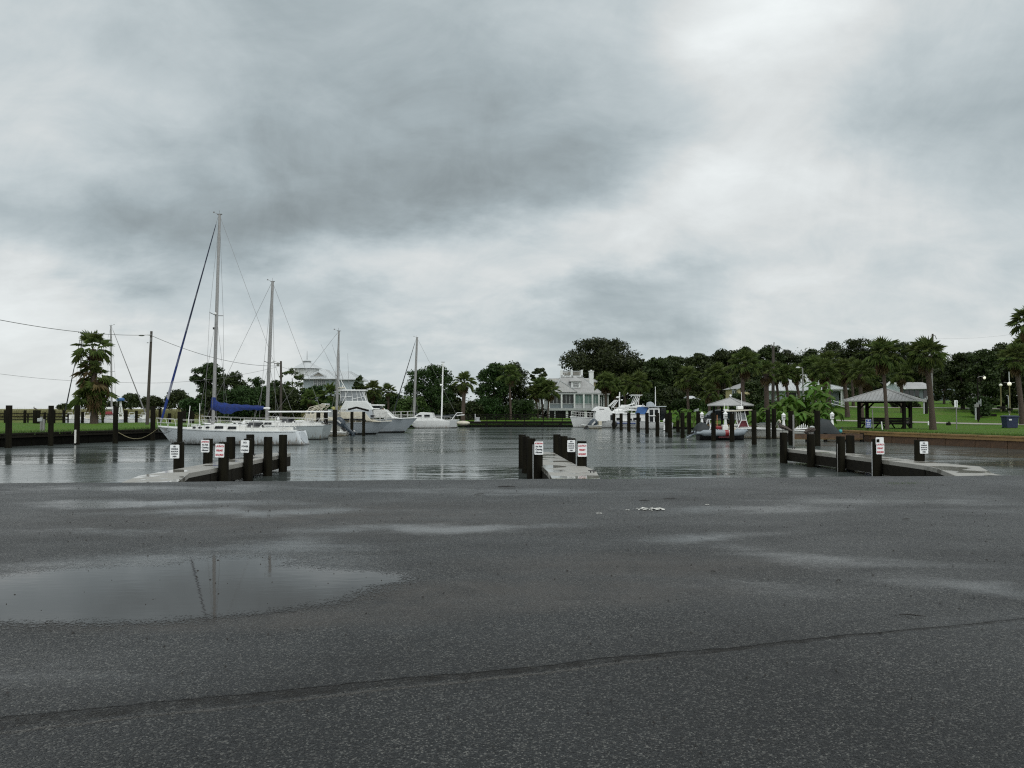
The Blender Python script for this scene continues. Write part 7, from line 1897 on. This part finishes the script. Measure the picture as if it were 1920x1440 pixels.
# blue bin
Y = 77
xc = X(1893, Y); r = root('rubbish_bin', (xc, Y, Z(803.5, Y)), 'large dark blue wheeled bin on the park path edge', 'bin')
h_ = Z(779, Y) - Z(803.5, Y); wt = .58; wb = .50
MB().rings([[(-w, -w * .8, z), (w, -w * .8, z), (w, w * .8, z), (-w, w * .8, z)] for w, z in ((wb, .08), (wt, h_ * .82), (wt + .02, h_ * .88))]).build('tub', M['bin_blue'], r, bevel=.03)
MB().rings([[(-w, -w * .8, z), (w, -w * .8, z), (w, w * .8, z), (-w, w * .8, z)] for w, z in ((wt + .06, h_ * .88), (wt + .07, h_ * .95), (wt - .1, h_))]).build('lid', M['bin_blue'], r, bevel=.02)
MB().box(-.28, -.535, h_ * .68, .26, .01, .13).build('label_plate', M['trim_white'], r)
for x in (-.42, .42): MB().rings([[(x + d_, .45 + .1 * math.cos(t), .1 + .1 * math.sin(t)) for t in [2 * math.pi * j / 12 for j in range(12)]] for d_ in (-.05, .05)]).build('wheel', M['black_rubber'], r)
MB().box(.0, -.4, .05, .9, .1, .1).build('foot', M['black_rubber'], r)

# ------------------------------------------------------------------ park lamps, posts, signs
def pole(px0, py0, px1, py1, Y, r0, r1, label, mt='pole_wood', name='utility_pole', cat='utility pole', group='utility poles'):
    z0 = Z(py0, Y); r = root(name, (X(px0, Y), Y, z0), label, cat, group)
    top = Vector((X(px1, Y) - X(px0, Y), 0, Z(py1, Y) - z0)); MB().tube([(0, 0, -.4), top * .5, top], [r0, (r0 + r1) / 2, r1], 10).build('shaft', M[mt], r, smooth=True)
    return r, top
r, t = pole(276, 797, 282, 621, 93, .19, .13, 'weathered wooden pole with street lamp arm on the seawall lawn')
MB().tube([t + Vector((0, 0, -.55)), t + Vector((-.5, 0, -.42)), t + Vector((-.9, 0, -.45))], .035, 6).build('lamp_arm', M['steel_rail'], r)
MB().ball(tuple(t + Vector((-1.15, 0, -.5))), .1, 10, 6, (3.6, 1.6, .9)).build('lamp_head', M['post_grey'], r, smooth=True)
MB().box(t.x, -.16, t.z - 1.0, .16, .12, .5).box(t.x, -.16, t.z - .4, .14, .1, .2).build('bracket', M['rigging'], r)
MB().ball(tuple(t + Vector((-.42, 0, -1.35))), .07, 8, 5, (1.8, 1, .6)).build('insulator', M['rigging'], r)
r, t2 = pole(527, 790, 526, 677, 122, .20, .15, 'dark wooden utility pole with small transformer by the second mast')
MB().box(t2.x - .45, 0, t2.z - .35, 1.1, .1, .1).build('crossarm', M['pole_wood'], r)
MB().lathe([(.2, t2.z - .8), (.22, t2.z - .75), (.22, t2.z - .3), (.12, t2.z - .22)], 10, t2.x - .45, 0).build('transformer', M['post_grey'], r, smooth=True)
MB().tube([(t2.x - .7, 0, t2.z), (t2.x - 1.3, 0, t2.z - .1), (t2.x - 1.6, 0, t2.z - .3)], .05, 6).build('lamp_arm', M['steel_rail'], r)
r, t = pole(1449, 786, 1451, 650, 90, .20, .14, 'leaning dark utility pole with insulators among the palms')
MB().tube([t + Vector((0, 0, -.2)), t + Vector((.35, 0, .05)), t + Vector((.55, 0, -.15)), t + Vector((.5, 0, -.45))], .05, 6).tube([t + Vector((-.25, 0, -.15)), t + Vector((-.2, 0, .25))], .08, 6).tube([t + Vector((.05, 0, 0)), t + Vector((.1, 0, .5))], .06, 6).build('insulators', M['post_grey'], r)
pole(1462, 785, 1456, 700, 92, .12, .09, 'second thin dark pole propped beside the leaning utility pole')
r, t = pole(1746, 760, 1751, 626, 104, .17, .12, 'dark utility pole behind the big crowned park palm')
MB().tube([t + Vector((-.3, 0, -.3)), t + Vector((.3, 0, -.2)), t + Vector((.5, 0, -.7))], .05, 6).build('fittings', M['post_grey'], r)
pole(1749, 760, 1748, 700, 100, .09, .08, 'slender pale grey metal pole beside the dark utility pole', mt='post_grey', name='metal_pole', cat='pole')
r, t = pole(1834, 785, 1834, 708, 96, .09, .07, 'dark lamp post with curved arm and lit head on the lawn', mt='dark_timber', name='street_lamp', cat='street lamp', group='park lamps')
MB().tube([t, t + Vector((.25, 0, .12)), t + Vector((.7, 0, .14))], .035, 6).build('arm', M['post_grey'], r)
lamp = bpy.data.materials.new('lit_globe'); lamp.use_nodes = True
b_ = lamp.node_tree.nodes['Principled BSDF']; b_.inputs['Base Color'].default_value = (.8, .8, .7, 1); b_.inputs['Emission Color'].default_value = (1, .95, .72, 1); b_.inputs['Emission Strength'].default_value = .45
M['lit_globe'] = lamp
MB().ball(tuple(t + Vector((.82, 0, -.02))), .16, 10, 8, (1, .9, 1.15)).build('lamp_globe', lamp, r, smooth=True); MB().ball(tuple(t + Vector((.74, 0, .18))), .1, 8, 6).build('lamp_cap', M['post_grey'], r)
for px, pb, pt, Y, lb, e, rr_ in ((1877, 766, 724, 108, 'olive park lamp post with white globe nearest the sand strip end', 'globe', .21), (1893.5, 770, 722, 100, 'olive park lamp post with glowing globe before the flagpole', 'lit_globe', .24)):
    r, t = pole(px, pb, px, pt, Y, .085, .07, lb, mt='lamp_post_ochre', name='street_lamp', cat='street lamp', group='park lamps')
    MB().ball(tuple(t + Vector((0, 0, rr_ * .6))), rr_, 12, 9).build('lamp_globe', M[e], r, smooth=True); MB().lathe([(.12, t.z - .12), (.15, t.z)], 8, t.x, 0).build('collar', M['lamp_post_ochre'], r)
    MB().box(0, 0, .15, .7 if px < 1880 else .3, .7, .3).build('base', M['dark_timber'], r)
r, t = pole(1894, 764, 1893, 697, 110, .07, .05, 'white flagpole with short crossarm behind the glowing globe lamp', mt='trim_white', name='flagpole', cat='flagpole', group=None)
MB().tube([t + Vector((-.75, 0, -1.5)), t + Vector((.75, 0, -1.5))], .045, 6).build('crossarm', M['post_grey'], r)
for px, Y, lb in ((1892.5, 102, 'bent grey pipe post beside the globe lamp foot'), (1911, 101, 'hooked grey pipe post near the frame edge palm')):
    r = root('pipe_post', (X(px, Y), Y, gz(X(px, Y), Y)), lb, 'post'); hh = Z(742, Y) - gz(X(px, Y), Y)
    MB().tube([(0, 0, 0), (-.1, 0, hh * .9), (-.14, 0, hh), (-.34, 0, hh + .03)], .05, 6).build('pipe', M['trim_grey'], r, smooth=True)
# utility meters on the grass
for px, pb, Y, lb in ((1832, 787, 88, 'grey white meter post with pale pipes under the arm lamp'), (1735, 776, 94, 'meter post behind the shelter corner')):
    r = root('meter_post', (X(px, Y), Y, Z(pb, Y)), lb, 'post', 'utility posts on the grass')
    MB().box(.12, 0, .85, .28, .2, 1.7).build('post', M['dark_timber'], r); MB().box(-.16, 0, .8, .12, .12, 1.6).build('side_post', M['trim_grey'], r)
    MB().box(-.1, -.06, 1.55, .45, .18, .35).build('meter_box', M['post_grey'], r, bevel=.02)
    for dx, hh in ((-.0, 1.9), (.22, 2.1), (.42, 2.3)): MB().tube([(dx, 0, 1.5), (dx, 0, hh)], .05, 6).build('pipe', M['trim_grey'], r)
r = root('park_sign', (X(1793, 75), 75, Z(806, 75)), 'thin post carrying a small white sign on the park lawn', 'sign post')
MB().box(0, 0, 1.15, .07, .07, 2.3).build('post', M['post_grey'], r); MB().box(-.05, -.05, Z(757, 75) - Z(806, 75), .30, .02, Z(750.5, 75) - Z(763.5, 75)).build('panel', M['sign_white'], r)
MB().box(-.03, -.066, Z(757, 75) - Z(806, 75), .05, .01, .55).build('dark_band', M['sign_black'], r)
sign(X(1628, 67), 67, Z(794, 67), [('NO', .10, 'sign_white', .22, .9), ('FISHING', .11, 'sign_white', .09, .8), ('FROM', .13, 'sign_white', -.07, .8), ('SEAWALL', .10, 'sign_white', -.22, .75)], 'blue notice board with white border and lettering on the seawall lawn', w=.42, h=.68, face='sign_blue', group='park notices')
bd = bpy.data.objects[[o.name for o in bpy.data.objects if o.get('label', '').startswith('blue notice')][0]]
MB().box(0, .012, 0, .46, .012, .72).build('border', M['trim_white'], bd)
MB().box(0, .06, -.62, .12, .10, .7).build('post', M['dark_timber'], bd)
r = root('white_stake', (X(1654, 70), 70, gz(X(1654, 70), 70)), 'leaning white stake before the shelter rail', 'stake'); MB().beam((0, 0, 0), (-.08, 0, .72), .07, .07).build('stake', M['clean_white'], r)
r = root('pale_post', (X(1623, 74.5), 73, gz(X(1621, 74), 74)), 'thin pale upright against the shelter corner post', 'post'); MB().beam((0, 0, 0), (-.05, 0, 1.75), .07, .07).build('upright', M['post_grey'], r)
r = root('white_marker', (X(1740.5, 88), 88, gz(X(1740, 88), 88)), 'small white marker stone behind the big park palm foot', 'marker'); MB().box(0, 0, .22, .14, .14, .44, tp=.8).build('marker', M['clean_white'], r)
r = root('dark_box', (X(1778, 88), 88, gz(X(1778, 88), 88)), 'small dark utility box lying on the park grass', 'box'); MB().box(0, 0, .16, .42, .35, .32, tp=.85).build('box', M['dark_timber'], r, bevel=.03); MB().box(.05, 0, .38, .1, .1, .12).build('cap', M['dark_timber'], r)
r = root('stone_kerb', (X(1855, 106), 106, gz(X(1855, 106), 106)), 'low dark planter bed beyond the sand strip', 'planter'); MB().box(0, 0, .16, 1.7, .5, .32).build('bed', M['dark_timber'], r, bevel=.04)
r = root('roof_lamp', (X(1497, 88), 88, Z(775, 88)), 'tall dark cobra lamp post before the white metal roof', 'street lamp', 'park lamps')
hh = Z(690, 88) - Z(775, 88); MB().tube([(X(1507, 88) - X(1497, 88), 0, 0), (X(1505.5, 88) - X(1497, 88), 0, hh)], [.11, .07], 8).tube([(X(1505.5, 88) - X(1497, 88), 0, hh), (0.1, 0, hh + .12)], .035, 5).build('shaft', M['post_grey'], r); MB().ball((0, 0, hh + .05), .17, 8, 6, (1.4, 1, .6)).build('lamp_head', M['trim_white'], r, smooth=True)
# overhead lines
def wire(name, a, b, sag, label, rad=.018):
    a, b = Vector(a), Vector(b); o = root(name, tuple(a), label, 'power line', 'overhead power lines')
    MB().tube([(b - a) * (i / 24) + Vector((0, 0, -4 * sag * (i / 24) * (1 - i / 24))) for i in range(25)], rad, 4).build('cable', M['rigging'], o)
P1 = at(281, 628, 93); P2 = at(523, 686, 122)
wire('power_line', at(-30, 594, 60), P1, .45, 'thick overhead cable running from the frame edge to the street lamp pole', .026)
wire('power_line', P1, P2, 1.0, 'sagging overhead cable between the two wooden poles behind the sloop', .028)
wire('power_line', at(-30, 697, 110), at(230, 717, 125), .35, 'lower thin cable passing behind the shaggy palm', .02)
wire('power_line', at(230, 717, 125), at(520, 688, 125), .9, 'thin lower cable rising to the second wooden pole', .02)
wire('power_line', P2, at(700, 720, 150), .8, 'thin cable from the second wooden pole to the pale blue house', .02)
wire('power_line', at(1451, 660, 90), at(1751, 634, 104), .5, 'faint cable above the park from leaning pole to park pole', .006)
wire('power_line', at(1751, 634, 104), at(1980, 612, 90), .5, 'faint cable from the park pole to the frame edge', .006)

# ------------------------------------------------------------------ litter on the asphalt
def stick(px, py, L, rz, label, rad=.008, name='twig'):
    Y = 1.6 / max(1e-3, -(at(px, py, 1).z - CAMZ)); x = at(px, py, Y).x
    o = root(name, (x, Y, rad), label, 'twig', 'twigs on the asphalt', rz=rz)
    rad *= .55
    MB().tube([(-L / 2, 0, 0), (-L / 6, .01, .004), (L / 5, -.008, .006), (L / 2, .012, 0)], [rad * .6, rad, rad * .9, rad * .4], 6).tube([(L * .1, 0, 0), (L * .25, .03, .01)], [rad * .6, rad * .3], 5).build('stem', M['twig'], o)
stick(1711, 1156, .19, -.35, 'longest dark twig, lying just above the sealed seam')
stick(1573, 1090, .06, .4, 'short dark twig by the forked wet streak', .008)
stick(1257, 936, .26, .1, 'dark twig beyond the white flaky patch', .012)
stick(1208, 940, .18, -.1, 'short dark twig beside the white flaky patch', .014)
stick(950, 914, .35, .0, 'flat dark twig near the far edge of the asphalt', .02)
stick(900, 928, .2, .2, 'small dark twig left of the middle dock line', .014)
stick(1338, 1073, .06, .2, 'tiny twig in the middle of the asphalt', .007)
stick(1700, 975, .12, .0, 'small twig on the park side asphalt', .012)
# flaky white patch
cx_, cy_ = at(1218, 955, 1).x, 12.7
o = root('white_patch', (X(1218, 12.7), 12.7, 0.002), 'crumpled flaky white patch stuck on the asphalt', 'litter')
pb = MB(); rr2 = random.Random(3)
for i in range(46):
    x = rr2.uniform(-.20, .20); y = rr2.gauss(0, .07); a = rr2.uniform(0, 6.28); s = rr2.uniform(.015, .04); z = rr2.uniform(.002, .012)
    pb.add([(x + s * math.cos(a + t), y + s * 1.4 * math.sin(a + t), z + (.012 * rr2.random())) for t in (0, 1.6, 3.1, 4.7)], [(0, 1, 2, 3)])
pb.build('flakes', M['shell_white'], o)
for px, py, w, lb in ((1176, 956, .05, 'small white fleck left of the flaky patch'), (1123, 962, .07, 'white fleck farther left of the flaky patch'), (1325, 946, .05, 'small white fleck towards the wet streak')):
    Y = 1.6 * F / (py - HOR); w *= .6; q = root('white_fleck', (X(px, Y), Y, .003), lb, 'litter', 'white flecks on the asphalt')
    MB().prism([(w * math.cos(t) * (1 + .3 * math.sin(3 * t)), .004 + .003 * math.sin(2 * t)) for t in [i for i in range(6)]], -w * .6, w * .6).build('fleck', M['shell_white'], q)
V = []
for i in range(520):
    y = 3.4 + 14.5 * rng.random() ** 1.0; x = rng.uniform(-.68, .68) * y; s = rng.uniform(.004, .011) * (1 + y * .05); a = rng.uniform(0, 6.28)
    c = np.array((x, y, .003)); d1_ = np.array((math.cos(a), math.sin(a), 0)) * s; d2_ = np.array((-math.sin(a), math.cos(a), 0)) * s * .6; up = np.array((0, 0, s * .8))
    V += [c - d1_, c + d2_, c + up, c + d2_, c + d1_, c + up, c + d1_, c - d2_, c + up, c - d2_, c - d1_, c + up]
tag(inst(np_mesh('scattered_debris', V, 3, M['twig']), 'scattered_debris'), 'tiny dark bark crumbs scattered over the asphalt', kind='stuff', cat='debris')
# weeds along the lot edge
tufts('edge_grass', [(.9, 18.22), (3.4, 18.4)], 380, .06, 'low weeds at the asphalt edge beside the middle dock', .05, 'lawn_tuft', lambda x, y: -.03)
tufts('edge_weeds', [(8.0, 17.1), (8.7, 17.15)], 260, .03, 'patch of flat weeds in the asphalt before the park side dock', .10, 'lawn_tuft', lambda x, y: 0)
